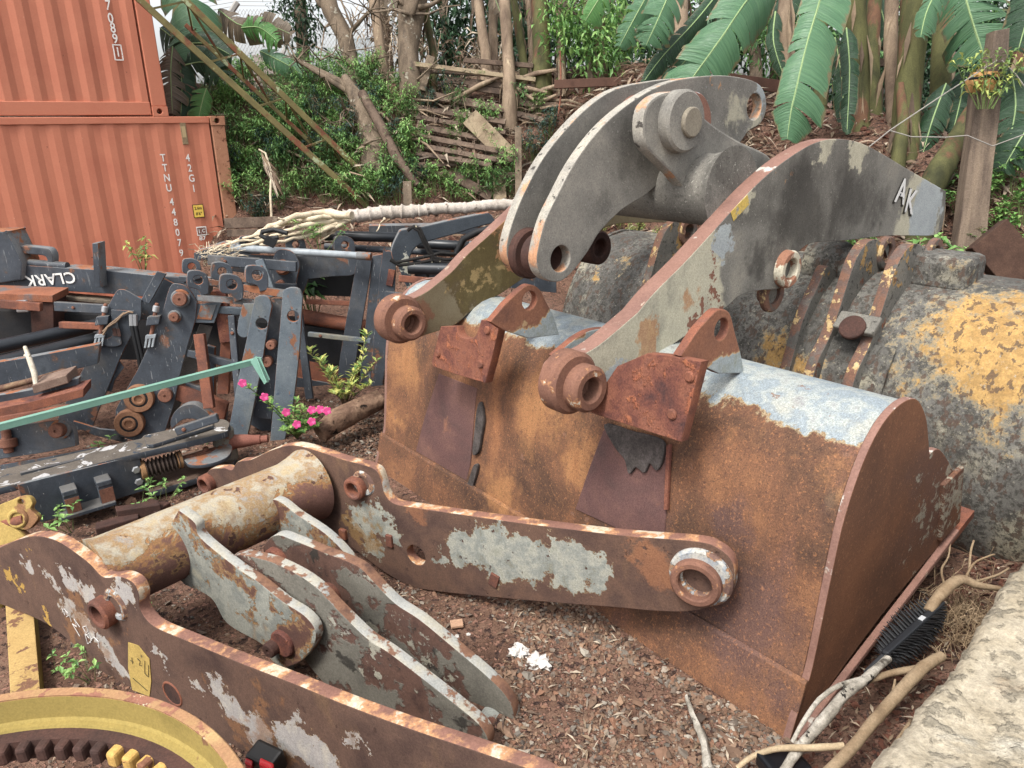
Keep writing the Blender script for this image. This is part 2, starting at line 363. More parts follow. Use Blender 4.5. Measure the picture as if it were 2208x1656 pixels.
def container(label, O, e1, e2, n, L=6.1, H=2.59, deep=2.44, postm=None, dep=.03):
    root = thing('shipping_container', label, 'shipping container', O + e2 * H)
    cs = corr_side(O, e1, e2, n, .2, L - .2, .085, H - .14, dep=dep)
    w = cs.build('side_wall', orange, root)
    md = w.modifiers.new('sheet', 'SOLIDIFY'); md.thickness = .004
    r = MB(); r.blk(O + e1 * (L / 2) + e2 * .045 - n * .03, e1 * (L / 2 - .19), e2 * .04, n * .045)
    r.build('top_rail', orange, root, bevel=.008)
    r = MB(); r.blk(O + e1 * (L / 2) + e2 * (H - .09) - n * .03, e1 * (L / 2 - .19), e2 * .075, n * .04)
    r.build('bottom_rail', orange, root, bevel=.008)
    for ex in (0., L - .18):
        r = MB(); r.blk(O + e1 * (ex + .09) + e2 * (H / 2) - n * .08, e1 * .085, e2 * (H / 2 - .115), n * .1)
        r.build('corner_post', orange if ex else (postm or orange), root, bevel=.01)
        for ez in (.057, H - .057):
            c = O + e1 * (ex + .09) + e2 * ez - n * .08
            pl = Plane(c + n * .112, n, up=-e2)
            slab('corner_casting', [postm or orange], root, pl, [(-.089, -.057), (.089, -.057), (.089, .057), (-.089, .057)], .16, holes=[(-.01, 0, .032)], smooth=False, bevel=.006)
    r = MB(); r.blk(O + e1 * (L / 2) + e2 * .03 - n * (deep / 2 + .05), e1 * (L / 2 - .02), e2 * .012, n * (deep / 2 - .08))
    r.build('roof', orange, root)
    r = MB(); r.blk(O + e1 * .03 + e2 * (H / 2) - n * (deep / 2 + .1), e1 * .012, e2 * (H / 2 - .06), n * (deep / 2 - .1))
    r.build('end_wall', orange, root)
    r = MB(); r.blk(O + e1 * (L / 2) + e2 * (H / 2) - n * (deep - .05), e1 * (L / 2 - .02), e2 * (H / 2 - .06), n * .012)
    r.build('rear_wall', orange, root)
    return root
cO = D(482, 250, 9.4); cL = D(0, 252, 8.0)
e1 = unit(cL - cO); e2 = V3(0, 0, -1.); n0 = unit(np.cross(e1, e2)); n0 = -n0 if n0 @ (CC - cO) < 0 else n0; e2 = unit(np.cross(n0, e1)); e2 = -e2 if e2[2] > 0 else e2
low = container('lower orange shipping container standing on the ground, with TTNU 448079 down its side', cO, e1, e2, n0, postm=ochre_post, dep=.013)
cpl = Plane(cO, n0, up=-e2)
O2 = cpl.p(364, 250) - e2 * 2.585 - n0 * .02
up_c = container('upper orange shipping container stacked on top of the other, set back from its corner', O2, e1, e2, n0, dep=.022)
xd = -e1; yd = -e2; cf = cpl.off(.009)
def ctext(body, px, py, size, parent=low, name='lettering', m=None, sx=1.):
    return text(body, name, m or white_paint, parent, cf.p(px, py), xd, yd, size, sx=sx)
for i, ch in enumerate('TTNU'): ctext(ch, 351.5 + i * 4.3, 341 + i * 21.6, .125, sx=.8)
for i, ch in enumerate('448079'): ctext(ch, 370.5 + i * 4.15, 436 + i * 22, .125, sx=.8)
for i, ch in enumerate('42G1'): ctext(ch, 405 + i * 4.3, 341 + i * 22, .125, sx=.8)
bp = MB(); q = cf.p(428, 455); bp.blk(q, xd * .068, yd * .084, n0 * .002); sp_ = bp.build('height_sticker', black_paint, low)
bp = MB(); bp.blk(q + n0 * .002, xd * .060, yd * .076, n0 * .002); bp.build('sticker_face', sign_yellow, low)
text('2.6m', 'lettering', black_paint, low, q + n0 * .0045 + yd * .035, xd, yd, .052, sx=.9)
text("8'6\"", 'lettering', black_paint, low, q + n0 * .0045 - yd * .035, xd, yd, .052, sx=.95)
q = cf.p(435, 498); bp = MB(); bp.blk(q, xd * .062, yd * .058, n0 * .002); bp.build('approval_mark', white_paint, low)
bp = MB(); bp.blk(q - xd * .032 + n0 * .002, xd * .022, yd * .044, n0 * .001); bp.blk(q + xd * .022 + n0 * .002, xd * .03, yd * .044, n0 * .001); bp.build('mark_field', M('mark_orange', ['#7d564a', '#7d564a'], bump=0, grain=0), low)
text('i', 'lettering', white_paint, low, q - xd * .032 + n0 * .004, xd, yd, .08); text('C', 'lettering', white_paint, low, q + xd * .023 + n0 * .004, xd, yd, .062)
ctext('87', 437, 514, .075, sx=1.1)
q = cf.p(397, 288); bp = MB(); bp.blk(q, xd * .035, yd * .13, n0 * .006); bp.build('vent_plate', brass_plate, low, bevel=.004)
bp = MB(); bp.blk(q + yd * .02 + n0 * .004, xd * .022, yd * .065, n0 * .004); bp.build('vent_cover', flat('cream_plate', '#b59c6c'), low)
# upper container number
for i, (ch, X, Y) in enumerate((('7', 233, 12), ('0', 238.5, 40), ('8', 243.5, 61), ('9', 248.5, 84))): ctext(ch, X, Y, .145, up_c, sx=.8)
q = cf.p(254.5, 113); bp = MB()
for s in (-1, 1): bp.blk(q + xd * .042 * s, xd * .006, yd * .085, n0 * .002); bp.blk(q + yd * .08 * s, xd * .042, yd * .006, n0 * .002)
bp.build('check_box', white_paint, up_c); ctext('1', 254.5, 113, .14, up_c, sx=.8)

# ================================================================ rusty loader bucket (back towards us)
bucket = thing('loader_bucket', 'large rusty loader bucket with pale blue paint left on its top tube', 'loader bucket', bk(BLEN / 2, .7, 0))
SP = [(.035, .0), (.07, .12), (.10, .26), (.125, .4), (.16, .67), (.175, .79), (.2, .9), (.235, 1.0), (.283, 1.09), (.33, 1.15), (.388, 1.2), (.45, 1.228), (.52, 1.24), (.595, 1.232), (.68, 1.2), (.74, 1.14), (.72, 1.05)]
def sweep(prof, a0, a1, th, n=16, fr=bk):
    """a bent plate: profile (b, z) swept along the bucket, with thickness th behind it"""
    m = MB(); P = [np.array(q) for q in prof]; K = len(P); off = []
    for i in range(K):
        t = unit(P[min(i + 1, K - 1)] - P[max(i - 1, 0)]); off.append(P[i] + np.array([t[1], -t[0]]) * th)
    lp = P + off[::-1]; k = len(lp); vs = []
    for s in range(n + 1):
        a = a0 + (a1 - a0) * s / n; vs += [fr(a, *q) for q in lp]
    fs = [(s * k + i, s * k + (i + 1) % k, (s + 1) * k + (i + 1) % k, (s + 1) * k + i) for s in range(n) for i in range(k)]
    fs += [tuple(range(k)), tuple(n * k + i for i in range(k))[::-1]]
    return m.add(vs, fs)
sweep(SP, .03, BLEN - .03, .025).build('shell', rust_shell, bucket, smooth=30)
sweep([(.005, -.0), (.04, .12), (.071, .236), (.085, .25)], .0, BLEN, .03).build('heel_plate', rust_shell, bucket, smooth=30, bevel=.005)
sweep([(1.4, .33), (.7, .2), (.03, .0)], .03, BLEN - .03, .03).build('floor', rust_shell, bucket, smooth=30)
sweep([(1.55, .36), (1.3, .30)], -.02, BLEN + .02, .04).build('cutting_edge', rust_plain, bucket, smooth=30)
ear_m = M('ear_rust_and_paint', ['#7d5340', '#8f5d42', '#6d493c'], 6, layers=[dict(cols=['#a3aba9', '#929c9e', '#8a8f84'], sc=6, th=.0, w=.02, zz=(1.33, -4.), edge=('#b99a6a', .05), h=.7)], bump=.5)
END = [(.0, .0, 1), (.04, .12), (.10, .26), (.125, .4), (.16, .67), (.2, .9), (.283, 1.09), (.388, 1.2), (.52, 1.245), (.66, 1.225), (.78, 1.12), (.85, 1.0), (.89, .92, 1), (1.0, .9), (1.22, .72, 1), (1.33, .36, 1), (.677, .229)]
rust_side = M('side_plate_rust', ['#5a3c2c', '#714930', '#835434'], 2, layers=[dict(cols=['#5b3f34', '#66473a'], sc=1.6, th=.0, w=.25, blobs=[(bk(0, 1.0, .6), .5)], kb=.3, op=.9, h=0.), dict(cols=['#a39b88', '#8e8674', '#7d7668'], sc=12, nr=.75, th=.1, w=.03, blobs=[(bk(0, 1.2, .65), .4)], kb=.14, h=.3), dict(cols=['#9c6a42', '#a5734a'], sc=60, det=3, th=.08, w=.1, op=.4, h=.1)], bump=.5, bsc=110, grain=.3, dent=4.)
for a in (0., BLEN):
    pl = Plane(bk(a, 0, 0), BA, up=(0, 0, 1)); pl.u = BB; pl.n = -BA if a == 0 else BA; pl.v = ZZ
    if a: pl.u = -BB; 
    uv = [(q[0] if a == 0 else -q[0], q[1]) + tuple(q[2:]) for q in END]
    slab('side_plate', [rust_side, pink_edge], bucket, pl, uv, .03, bevel=.004)
    fl = MB(); fl.box(bk(a - .012 if a == 0 else a + .012, .03, .012), bk(a - .012 if a == 0 else a + .012, 1.36, .36), .03, .032, up=(0, 0, 1)); fl.build('skid_bar', pink_edge, bucket, bevel=.006)
    sc_ = MB(); sc_.blk(bk(a + (-.008 if a == 0 else .008), 1.22, .56), BA * .012, unit(BB * 1 + ZZ * .1) * .1, unit(ZZ - BB * .3) * .17); sc_.build('side_cutter', rust_side, bucket, bevel=.005)
SF = Plane(bk(0, .1165, .3), -unit(BB * (.9 - .28) - ZZ * (.2 - .115)), up=(0, 0, 1))   # the flat of the shell
panel_m = M('dark_wear_panel', ['#54403d', '#664743', '#7a564a'], 3, layers=[dict(cols=['#8a5a42', '#9a6644'], sc=6, th=.1, w=.15, op=.6), dict(cols=['#84787a', '#756a6a'], sc=3, th=.14, w=.2, op=.5)], bump=.7, bsc=100, grain=.35)
po = SF.off(.012)
plate('wear_panel', [panel_m], bucket, po, [(946, 806, 1), (1028, 838, 1), (1022, 900), (1014, 1000), (998, 1070, 1), (940, 1040, 1), (886, 1012, 1), (915, 900)], .014, smooth=False)
plate('wear_panel', [panel_m], bucket, po, [(1302, 925, 1), (1440, 965, 1), (1438, 1080), (1430, 1185, 1), (1330, 1140, 1), (1240, 1098, 1), (1270, 1010)], .014, smooth=False)
black_flake = M('black_scale', ['#3b3735', '#4d4643', '#5f5754'], 14, bump=1., dist=.01, grain=.4)
pf = SF.off(.03)
plate('scale_flake', [black_flake], bucket, pf, [(1036, 868), (1042, 905), (1037, 940), (1030, 975), (1018, 978), (1022, 930), (1028, 880)], .02, smooth=True)
plate('scale_flake', [black_flake], bucket, pf, [(1020, 1004), (1029, 1006), (1018, 1050), (1008, 1068), (998, 1066), (1010, 1035)], .02)
plate('scale_flake', [black_flake], bucket, pf, [(1302, 915), (1360, 930), (1425, 950), (1428, 990), (1415, 1015), (1400, 1000), (1388, 1020), (1370, 1008), (1355, 1022), (1345, 990), (1325, 965)], .02)
plate('weld_strip', [rust_wear], bucket, pf, [(1436, 960, 1), (1444, 958, 1), (1438, 1100, 1), (1430, 1100, 1)], .02, smooth=False)
# hinge wear plates
hp1 = Plane(bk(2.1, -.02, 1.0), -(BB - ZZ * .12), up=(0, 0, 1)); hp2 = Plane(bk(.8, -.02, .95), -(BB - ZZ * .12), up=(0, 0, 1))
plate('hinge_plate', [rust_wear, rust_plain], bucket, hp1, [(950, 704, 1), (984, 703, 1), (990, 722), (1006, 730), (1023, 726), (1031, 710), (1037, 690, 1), (1078, 695, 1), (1062, 765, 1), (1046, 826, 1), (985, 808, 1), (933, 790, 1), (931, 780, 1)], .05)
plate('hinge_plate', [rust_wear, rust_plain], bucket, hp2, [(1330, 790, 1), (1395, 762, 1), (1440, 766, 1), (1512, 780, 1), (1492, 860, 1), (1468, 953, 1), (1370, 922, 1), (1273, 890, 1), (1275, 872, 1)], .05)
for hp, pts in ((hp1, [(945, 762), (1037, 785), (1052, 712)]), (hp2, [(1450, 893), (1488, 812)])):
    for (x, y) in pts:
        b = MB(); b.lathe(hp.p(x, y), hp.n, disc_prof(.022, -.01, .012)); b.build('bolt_head', rust_plain, bucket, smooth=40)
# hinge ears standing on the top tube
def ear(px_base, outline, hole, hr):
    P = G(*px_base, 1.232); a = (P - BR) @ BA; pl = Plane(bk(a, 0, 0), -BA, up=(0, 0, 1))
    plate('hinge_ear', [ear_m, rust_plain], bucket, pl, outline, .04, holes=[(*hole, hr)], bevel=.005)
ear((1603, 800), [(1468, 768, 1), (1505, 712, 1), (1540, 674), (1556, 667), (1574, 676), (1586, 720), (1598, 765), (1605, 805, 1), (1550, 806, 1), (1512, 788, 1)], (1556, 710), .045)
ear((1205, 722), [(1058, 694, 1), (1090, 655, 1), (1128, 620), (1146, 614), (1164, 624), (1175, 645), (1195, 685), (1206, 722, 1), (1140, 730, 1), (1085, 712, 1)], (1142, 648), .045)
ear((1330, 745), [(1195, 768, 1), (1240, 730, 1), (1275, 712), (1320, 708), (1350, 722), (1352, 745, 1), (1300, 790, 1), (1220, 790, 1)], (1300, 752), .03)

# ================================================================ upper lift-arm frame lying over the bucket
frame = thing('lift_arm_frame', 'lichened grey lift-arm frame lying on top of the rusty bucket', 'loader arm frame', bk(1.7, 1.2, 1.1))
nb = PP(1240, 830, bk(0, -.1, 0), BB)
NA = Plane(nb, -BA, up=(0, 0, 1)); FA = NA.off(-1.355)
near_m = M('near_arm_skin', ['#55524c', '#69665f', '#7b7870', '#8c877b'], 3., layers=[
    dict(cols=['#35322e', '#403d38'], sc=60, th=.0, w=.16, op=.4, det=5, h=.2), dict(cols=['#3a3733'], sc=2.2, th=.05, w=.2, streak=.4, op=.5, h=0),
    dict(cols=['#a5a398', '#8e8b80'], sc=60, th=.1, w=.06, op=.6, det=3, h=.3),
    dict(cols=['#2e2c29', '#3b3834'], sc=3, th=.0, w=.3, streak=.5, blobs=T_(NA, (1730, 450, .35), (1830, 420, .3), (1640, 560, .16), (1900, 450, .2)), kb=.35, op=.7, h=0),
    dict(cols=['#a9a48f', '#bcb69c', '#9a9683'], sc=3, th=.0, w=.16, streak=.6, blobs=T_(NA, (1420, 700, .45), (1500, 600, .28), (1320, 820, .25), (1600, 430, .12), (1980, 470, .35), (1850, 320, .12), (1780, 315, .12)), kb=.6, op=.92, h=.2),
    dict(cols=['#a8b0b0', '#979ea0'], sc=3.5, th=.06, w=.1, blobs=T_(NA, (2000, 450, .32), (1560, 520, .1), (1330, 830, .12)), kb=.6, h=.2),
    dict(cols=['#b98a56', '#a8703f', '#c79a5c'], sc=4, th=.16, w=.08, streak=.5, blobs=T_(NA, (1490, 640, .2), (1700, 380, .12), (1390, 740, .15)), kb=.35, op=.75, h=.1),
    dict(cols=['#7a5242', '#8b5c46'], sc=5, th=.02, w=.02, blobs=T_(NA, (1535, 560, .03), (1538, 600, .03), (1540, 640, .035), (1512, 660, .05), (1545, 675, .04), (1500, 700, .04)), kb=1.5, h=-.3)],
    bump=.6, bsc=90, grain=.28)
NEAR = [(1232, 775), (1290, 745), (1375, 674, 1), (1412, 630), (1476, 566), (1544, 492), (1615, 414), (1672, 362), (1723, 326), (1760, 307), (1800, 299), (1850, 306), (1900, 330), (1960, 366), (2040, 412, 1), (2036, 470), (2020, 505), (1958, 508), (1908, 509), (1823, 519), (1755, 523), (1725, 540), (1712, 565), (1702, 600), (1680, 622), (1640, 626), (1597, 636), (1569, 660), (1520, 697), (1468, 731), (1416, 770), (1375, 812), (1340, 845), (1288, 866), (1245, 875), (1208, 860), (1197, 826), (1205, 792)]
plate('arm', [near_m, pink_edge], frame, NA, NEAR, .09, bevel=.004)
far_m = M('far_arm_skin', ['#6f6248', '#7d7054', '#8b8166'], 3, layers=[
    dict(cols=['#6f6036', '#64562f', '#7b6c42'], sc=5, th=-.04, w=.06, blobs=T_(FA, (1040, 590, .22), (1100, 560, .15)), kb=.3, op=.9, edge=('#5b4a2a', .05), h=.1),
    dict(cols=['#a98c55', '#b59a62'], sc=14, th=.14, w=.08, blobs=T_(FA, (1030, 600, .3)), kb=.15, op=.8),
    dict(cols=['#b08250', '#a07048'], sc=4, th=.1, w=.1, blobs=T_(FA, (1090, 480, .15), (1110, 540, .12)), kb=.4),
    dict(cols=['#7d5540', '#8a5c42'], sc=4, th=.1, w=.12, blobs=T_(FA, (880, 690, .2)), kb=.7, op=.85)], bump=.4, bsc=90, grain=.2)
FAR = [(1140, 428), (1108, 457), (1059, 503), (1010, 547), (976, 584), (945, 610), (915, 632), (880, 648), (850, 660), (836, 690), (845, 715), (870, 732), (895, 730), (920, 722), (972, 704), (992, 692), (1034, 656), (1077, 635), (1137, 596), (1190, 575), (1250, 545), (1285, 505), (1325, 484), (1400, 480), (1480, 480), (1560, 478), (1640, 450, 1), (1640, 400, 1), (1480, 340), (1400, 310), (1330, 305), (1250, 340)]
plate('arm', [far_m, pink_edge], frame, FA, FAR, .09, bevel=.004)
tube_m = grey_lichen
def bore(parent, pl, x, y, ro, ri, h0, h1, m=rust_plain, name='pin_boss', ch=.01):
    c = pl.p(x, y); b = MB(); b.lathe(c, pl.n, boss_prof(ro, ri, h0, h1, ch), 44); return b.build(name, m, parent, smooth=35)
boss_m = M('rusty_boss', ['#6b493b', '#825844', '#755042'], 5, layers=[dict(cols=['#b7aa92', '#cfc8b8'], sc=14, th=.13, w=.04, h=.4, edge=('#b27a48', .05)), dict(cols=['#5a3c32'], sc=6, th=.12, w=.1)], bump=.4, grain=.25)
bore(frame, NA, 1236, 826, .135, .058, -.085, .02, boss_m, ch=.016); bore(frame, NA, 1244, 830, .1, .05, .0, .09, boss_m, ch=.014)
bore(frame, FA, 866, 689, .135, .058, -.085, .02, boss_m, ch=.016); bore(frame, FA, 872, 693, .094, .05, .0, .09, boss_m, ch=.014)
bore(frame, NA, 1691, 579, .1, .058, -.09, .045, M('boss_cream', ['#8c5f48', '#9b6b50'], 6, layers=[dict(cols=['#b5ab92', '#c3bca6'], sc=8, th=.0, w=.04)], bump=.4))
# plugs added inside the boss bores so the holes read dark
for pl, x, y in ((NA, 1246, 831), (FA, 874, 694)):
    b = MB(); b.lathe(pl.p(x, y), pl.n, disc_prof(.055, -.08, -.03)); b.build('hole_plug', rust_plain, frame, smooth=40)
tc = NA.p(1612, 415)
b = MB(); b.tube([tc - NA.n * .085, tc - NA.n * .13, tc - NA.n * .2, tc - NA.n * 1.1, tc - NA.n * 1.2, tc - NA.n * 1.28], [.215, .19, .175, .17, .18, .21], 48); b.build('cross_tube', tube_m, frame, smooth=40)
# decal remnants
dp = NA.off(.004)
ypeel = M('yellow_decal', ['#c9a53a', '#d3b548'], 12, layers=[dict(cols=['#a8a088', '#8f8a78'], sc=16, th=.04, w=.03)], bump=.2)
plate('decal', [ypeel], frame, dp, [(1576, 457, 1), (1612, 420, 1), (1616, 440, 1), (1582, 477, 1)], .002, bevel=.0006, smooth=False)
def lett(ch, x, y, size, rot):
    c = dp.p(x, y); xd_ = dp.u * math.cos(rot) + dp.v * math.sin(rot); yd_ = np.cross(dp.n, xd_)
    text(ch, 'lettering', black_paint, frame, c + dp.n * .0 - xd_ * .012 - yd_ * .008, xd_, yd_, size * 1.08); text(ch, 'lettering', white_mach, frame, c + dp.n * .002, xd_, yd_, size)
lett('A', 1944, 415, .21, math.radians(-14)); lett('K', 1963, 437, .21, math.radians(-14))
# ---- bellcrank
crank = thing('bellcrank', 'curved double-plate lichened lever pinned between the brackets of the upper lift-arm frame', 'loader linkage', NA.p(1460, 265) - NA.n * .8)
crank_m = M('bellcrank_skin', ['#63605a', '#75726b', '#868279', '#969185'], 3, layers=[
    dict(cols=['#403d38'], sc=60, th=.0, w=.16, op=.38, det=5, h=.2), dict(cols=['#4a4742'], sc=2.2, th=.04, w=.2, streak=.4, op=.5, h=0), dict(cols=['#a9a69a', '#94918a'], sc=60, th=.1, w=.06, op=.6, det=3, h=.2),
    dict(cols=['#34322e', '#403d39'], sc=3, th=.0, w=.3, streak=.5, blobs=T_(NA.off(-.55), (1330, 330, .25), (1250, 450, .2), (1420, 330, .2)), kb=.3, op=.55, h=0),
    dict(cols=['#b0ab94', '#a29c85'], sc=3, th=.04, w=.14, streak=.35, blobs=T_(NA.off(-.55), (1540, 240, .22), (1340, 430, .1), (1590, 280, .15)), kb=.5, op=.9),
    dict(cols=['#9fa6a6', '#8c9698'], sc=4, th=.08, w=.1, blobs=T_(NA.off(-.55), (1640, 230, .18), (1600, 180, .2), (1480, 190, .1)), kb=.55),
    dict(cols=['#b5835a', '#b98750'], sc=5, th=.12, w=.1, blobs=T_(NA.off(-.55), (1440, 195, .1), (1500, 175, .12), (1390, 215, .08)), kb=.5, op=.8)], bump=.6, bsc=90, grain=.25)
CP1, CP2 = NA.off(-.42), NA.off(-.70)
NC = [(1158, 546), (1175, 478), (1202, 421), (1236, 356), (1276, 299), (1317, 255), (1364, 218), (1418, 187), (1466, 171), (1533, 163), (1584, 165), (1632, 178), (1650, 204), (1652, 238), (1640, 266), (1615, 282), (1600, 302), (1570, 335), (1500, 372), (1432, 390), (1391, 421), (1347, 448), (1317, 475), (1290, 505), (1270, 539), (1243, 576), (1222, 598), (1202, 608), (1176, 602), (1160, 580)]
FCK = [(1092, 539), (1101, 492), (1128, 421), (1172, 340), (1229, 269), (1280, 221), (1331, 191), (1398, 176), (1470, 168), (1530, 172), (1580, 190), (1600, 215), (1602, 250), (1585, 275), (1560, 290), (1530, 330), (1460, 370), (1380, 385), (1330, 410), (1290, 440), (1250, 480), (1230, 510), (1200, 550), (1180, 580), (1150, 598), (1120, 590), (1100, 570)]
plate('crank_plate', [crank_m, lichen_edge], crank, CP1, NC, .06, holes=[(1209, 558, .062), (1627, 230, .07)], bevel=.005)
plate('crank_plate', [crank_m, lichen_edge], crank, CP2, FCK, .06, holes=[(1141, 546, .06), (1578, 236, .07)], bevel=.005)
dark_rust = M('dark_rust', ['#3a2a26', '#4a322b', '#58392f'], 8, bump=.5, grain=.3)
bore(crank, CP2, 1137, 545, .125, .062, -.01, .045, dark_rust, 'spacer_ring')
b = MB(); b.lathe(CP1.p(1209, 558) - NA.n * .06, NA.n, boss_prof(.1, .064, -.12, 0), 36); b.build('spacer_ring', dark_rust, crank, smooth=35)
c = CP1.p(1460, 268); b = MB(); b.lathe(c, NA.n, disc_prof(.15, -.3, .1)); b.build('pivot_hub', M('hub_rust', ['#7d5648', '#8b6150'], 5, layers=[dict(cols=['#aeb6bb'], sc=6, th=.1, w=.05)], bump=.3), crank, smooth=40)
# bracket plates of the frame that carry the bellcrank
BKO = [(1398, 224), (1420, 205), (1450, 197), (1477, 207), (1495, 232), (1540, 270), (1598, 306), (1650, 330), (1668, 350, 1), (1600, 440, 1), (1530, 478, 1), (1490, 425), (1459, 385), (1425, 350), (1396, 320), (1387, 290), (1388, 250)]
bkp = NA.off(-.25)
plate('bracket', [crank_m, lichen_edge], frame, bkp, BKO, .07, bevel=.012)
b = MB(); b.lathe(bkp.p(1460, 262), NA.n, disc_prof(.14, -.02, .06, .012), 44); b.build('pin_collar', crank_m, frame, smooth=40)
b = MB(); b.lathe(bkp.p(1466, 264), NA.n, disc_prof(.068, .05, .08, .006), 36); b.build('pin', M('pale_pin', ['#7d7464', '#8f8674'], 12, bump=.3), frame, smooth=40)
bore(frame, FA, 1281, 533, .11, .06, -.09, .06, dark_rust)
# ================================================================ lower lift-arm frame lying on the gravel in front
d2 = unit((.86, -.51, 0)); n2 = unit((.51, .86, 0))
LP0 = G(870, 1258, .0); FB = Plane(LP0, -n2, up=(0, 0, 1)); LN = FB.off(1.15)
frame2 = thing('lift_arm_frame', 'rust-brown lift-arm frame with flaking grey paint lying on the gravel in front', 'loader arm frame', LP0 - n2 * .5)
low_far_m = M('peeling_grey_far_arm', ['#4d3832', '#5c443a', '#6d5040', '#584239'], 4, layers=[
    dict(cols=['#8c5a3c', '#9a6540'], sc=3, th=.06, w=.15, blobs=T_(FB, (1420, 1230, .12), (1380, 1190, .1), (900, 1100, .1)), kb=.35, op=.8, h=.1),
    dict(cols=['#979888', '#a6a597', '#8b8f88', '#85816c'], sc=6, th=.0, w=.012, nr=.7, edge=('#a98a5c', .06), h=1.4, rough=.5,
         blobs=T_(FB, (1010, 1180, .12), (1075, 1195, .14), (1150, 1205, .12), (1220, 1215, .13), (1285, 1235, .09), (955, 1205, .05), (790, 1120, .1), (830, 1140, .08), (805, 1180, .06), (820, 1115, .07), (850, 1160, .04)), kb=.85),
    dict(cols=['#a0793f', '#8a6a3c'], sc=9, th=.1, w=.08, blobs=T_(FB, (800, 1150, .18)), kb=.25, op=.7, h=0), dict(cols=['#8a6a48', '#76583e'], sc=5, th=.09, w=.12, streak=.4, op=.5, h=0), dict(cols=['#56403a', '#64483c'], sc=16, th=.15, w=.02, h=-.8)], bump=.9, bsc=90, dist=.006, grain=.3, k=.9)
FO = [(443, 1030), (453, 1012), (484, 1009, 1), (500, 1013), (512, 996), (541, 991), (575, 975), (609, 963), (642, 961), (693, 975), (740, 991), (789, 1004), (812, 1016), (823, 1042), (830, 1066), (850, 1086), (904, 1096), (1006, 1111), (1141, 1130), (1340, 1154), (1500, 1167), (1548, 1182), (1577, 1208), (1584, 1243), (1570, 1280), (1540, 1306), (1480, 1319), (1400, 1317), (1340, 1311), (1209, 1301), (1073, 1289), (938, 1275), (887, 1264), (837, 1239), (789, 1204), (742, 1167), (680, 1125), (620, 1095), (560, 1065), (500, 1052), (455, 1056), (440, 1045)]
plate('arm', [low_far_m, rust_edge], frame2, FB, FO, .055, holes=[(897, 1197, .057)], bevel=.004)
low_near_m = M('peeling_grey_near_arm', ['#4b3731', '#5b443a', '#6b5042', '#574138'], 4, layers=[
    dict(cols=['#b9b2ac', '#a7a3a0', '#c4bcae'], sc=7, th=.0, w=.012, nr=.7, streak=.6, edge=('#b08c58', .07), h=1.4, rough=.5,
         blobs=T_(LN, (60, 1215, .05), (110, 1250, .05), (150, 1310, .06), (190, 1350, .07), (225, 1400, .07), (255, 1440, .06), (150, 1250, .05), (185, 1280, .06), (350, 1420, .03), (470, 1480, .05), (510, 1530, .08), (560, 1580, .09), (640, 1600, .09), (700, 1640, .1), (640, 1555, .04), (430, 1480, .03), (270, 1280, .07), (760, 1600, .04)), kb=.8),
    dict(cols=['#c49a35', '#a9822f'], sc=9, th=.02, w=.03, blobs=T_(LN, (20, 1240, .05), (45, 1270, .04), (100, 1330, .04), (60, 1190, .03)), kb=.7, h=.6),
    dict(cols=['#9a6a3a', '#8a5c38'], sc=7, th=.08, w=.08, blobs=T_(LN, (200, 1380, .25), (570, 1580, .25)), kb=.2, op=.6, h=0), dict(cols=['#8a6a48', '#76583e'], sc=5, th=.09, w=.12, streak=.4, op=.5, h=0), dict(cols=['#56403a', '#64483c'], sc=16, th=.15, w=.02, h=-.8)], bump=.9, bsc=90, dist=.006, grain=.3, k=.9)
NO = [(-90, 1235), (-40, 1195), (0, 1180), (34, 1165), (68, 1156), (101, 1159), (135, 1173), (189, 1212), (222, 1244), (257, 1243), (286, 1256), (300, 1283), (300, 1308), (313, 1333), (338, 1354), (406, 1383), (507, 1425), (643, 1478), (740, 1518), (880, 1570), (1040, 1624), (1180, 1675), (1215, 1720), (1190, 1770), (1100, 1780), (900, 1760), (700, 1690), (480, 1600), (330, 1530), (257, 1485), (203, 1441), (162, 1394), (101, 1346), (17, 1309), (-40, 1290), (-90, 1270)]
plate('arm', [low_near_m, rust_edge], frame2, LN, NO, .05, bevel=.004)
b = MB(); b.lathe(LN.p(372, 1496), LN.n, boss_prof(.06, .05, -.02, .004, .003), 30); b.build('hole_ring', rust_plain, frame2, smooth=40)
b = MB(); b.lathe(LN.p(372, 1496), LN.n, disc_prof(.05, -.03, .0015, .001), 30); b.build('hole_dark_disc', dark_rust, frame2, smooth=40)  # dark disc puts the shade of the open recess into colour
scal = M('white_scaled_boss', ['#654b42', '#75574b'], 6, layers=[dict(cols=['#a8a6a2', '#8d949b', '#b5b1a6', '#4c5258'], sc=12, th=-.02, w=.03, edge=('#b5875c', .05), h=1.2)], bump=.8, dist=.008, grain=.2)
bore(frame2, LN, 232, 1314, .068, .042, -.06, .05, rust_plain); bore(frame2, LN, 250, 1304, .075, .042, -.07, .01, scal, 'ear_collar')
bore(frame2, FB, 771, 1049, .062, .036, -.07, .045, rust_plain); bore(frame2, FB, 784, 1042, .072, .037, -.065, .008, scal, 'ear_collar')
bore(frame2, FB, 1512, 1243, .128, .07, -.07, .022, scal, 'ear_collar'); bore(frame2, FB, 1506, 1247, .102, .068, .0, .055, boss_m)
b = MB(); b.lathe(FB.p(1506, 1247), FB.n, disc_prof(.07, -.075, -.03)); b.build('hole_plug', rust_plain, frame2, smooth=40)  # plug disc added in the end bore so it reads dark
bore(frame2, FB, 452, 1040, .06, .036, -.05, .05, rust_plain)
tA = LN.p(180, 1258); tB = FB.p(672, 1043)
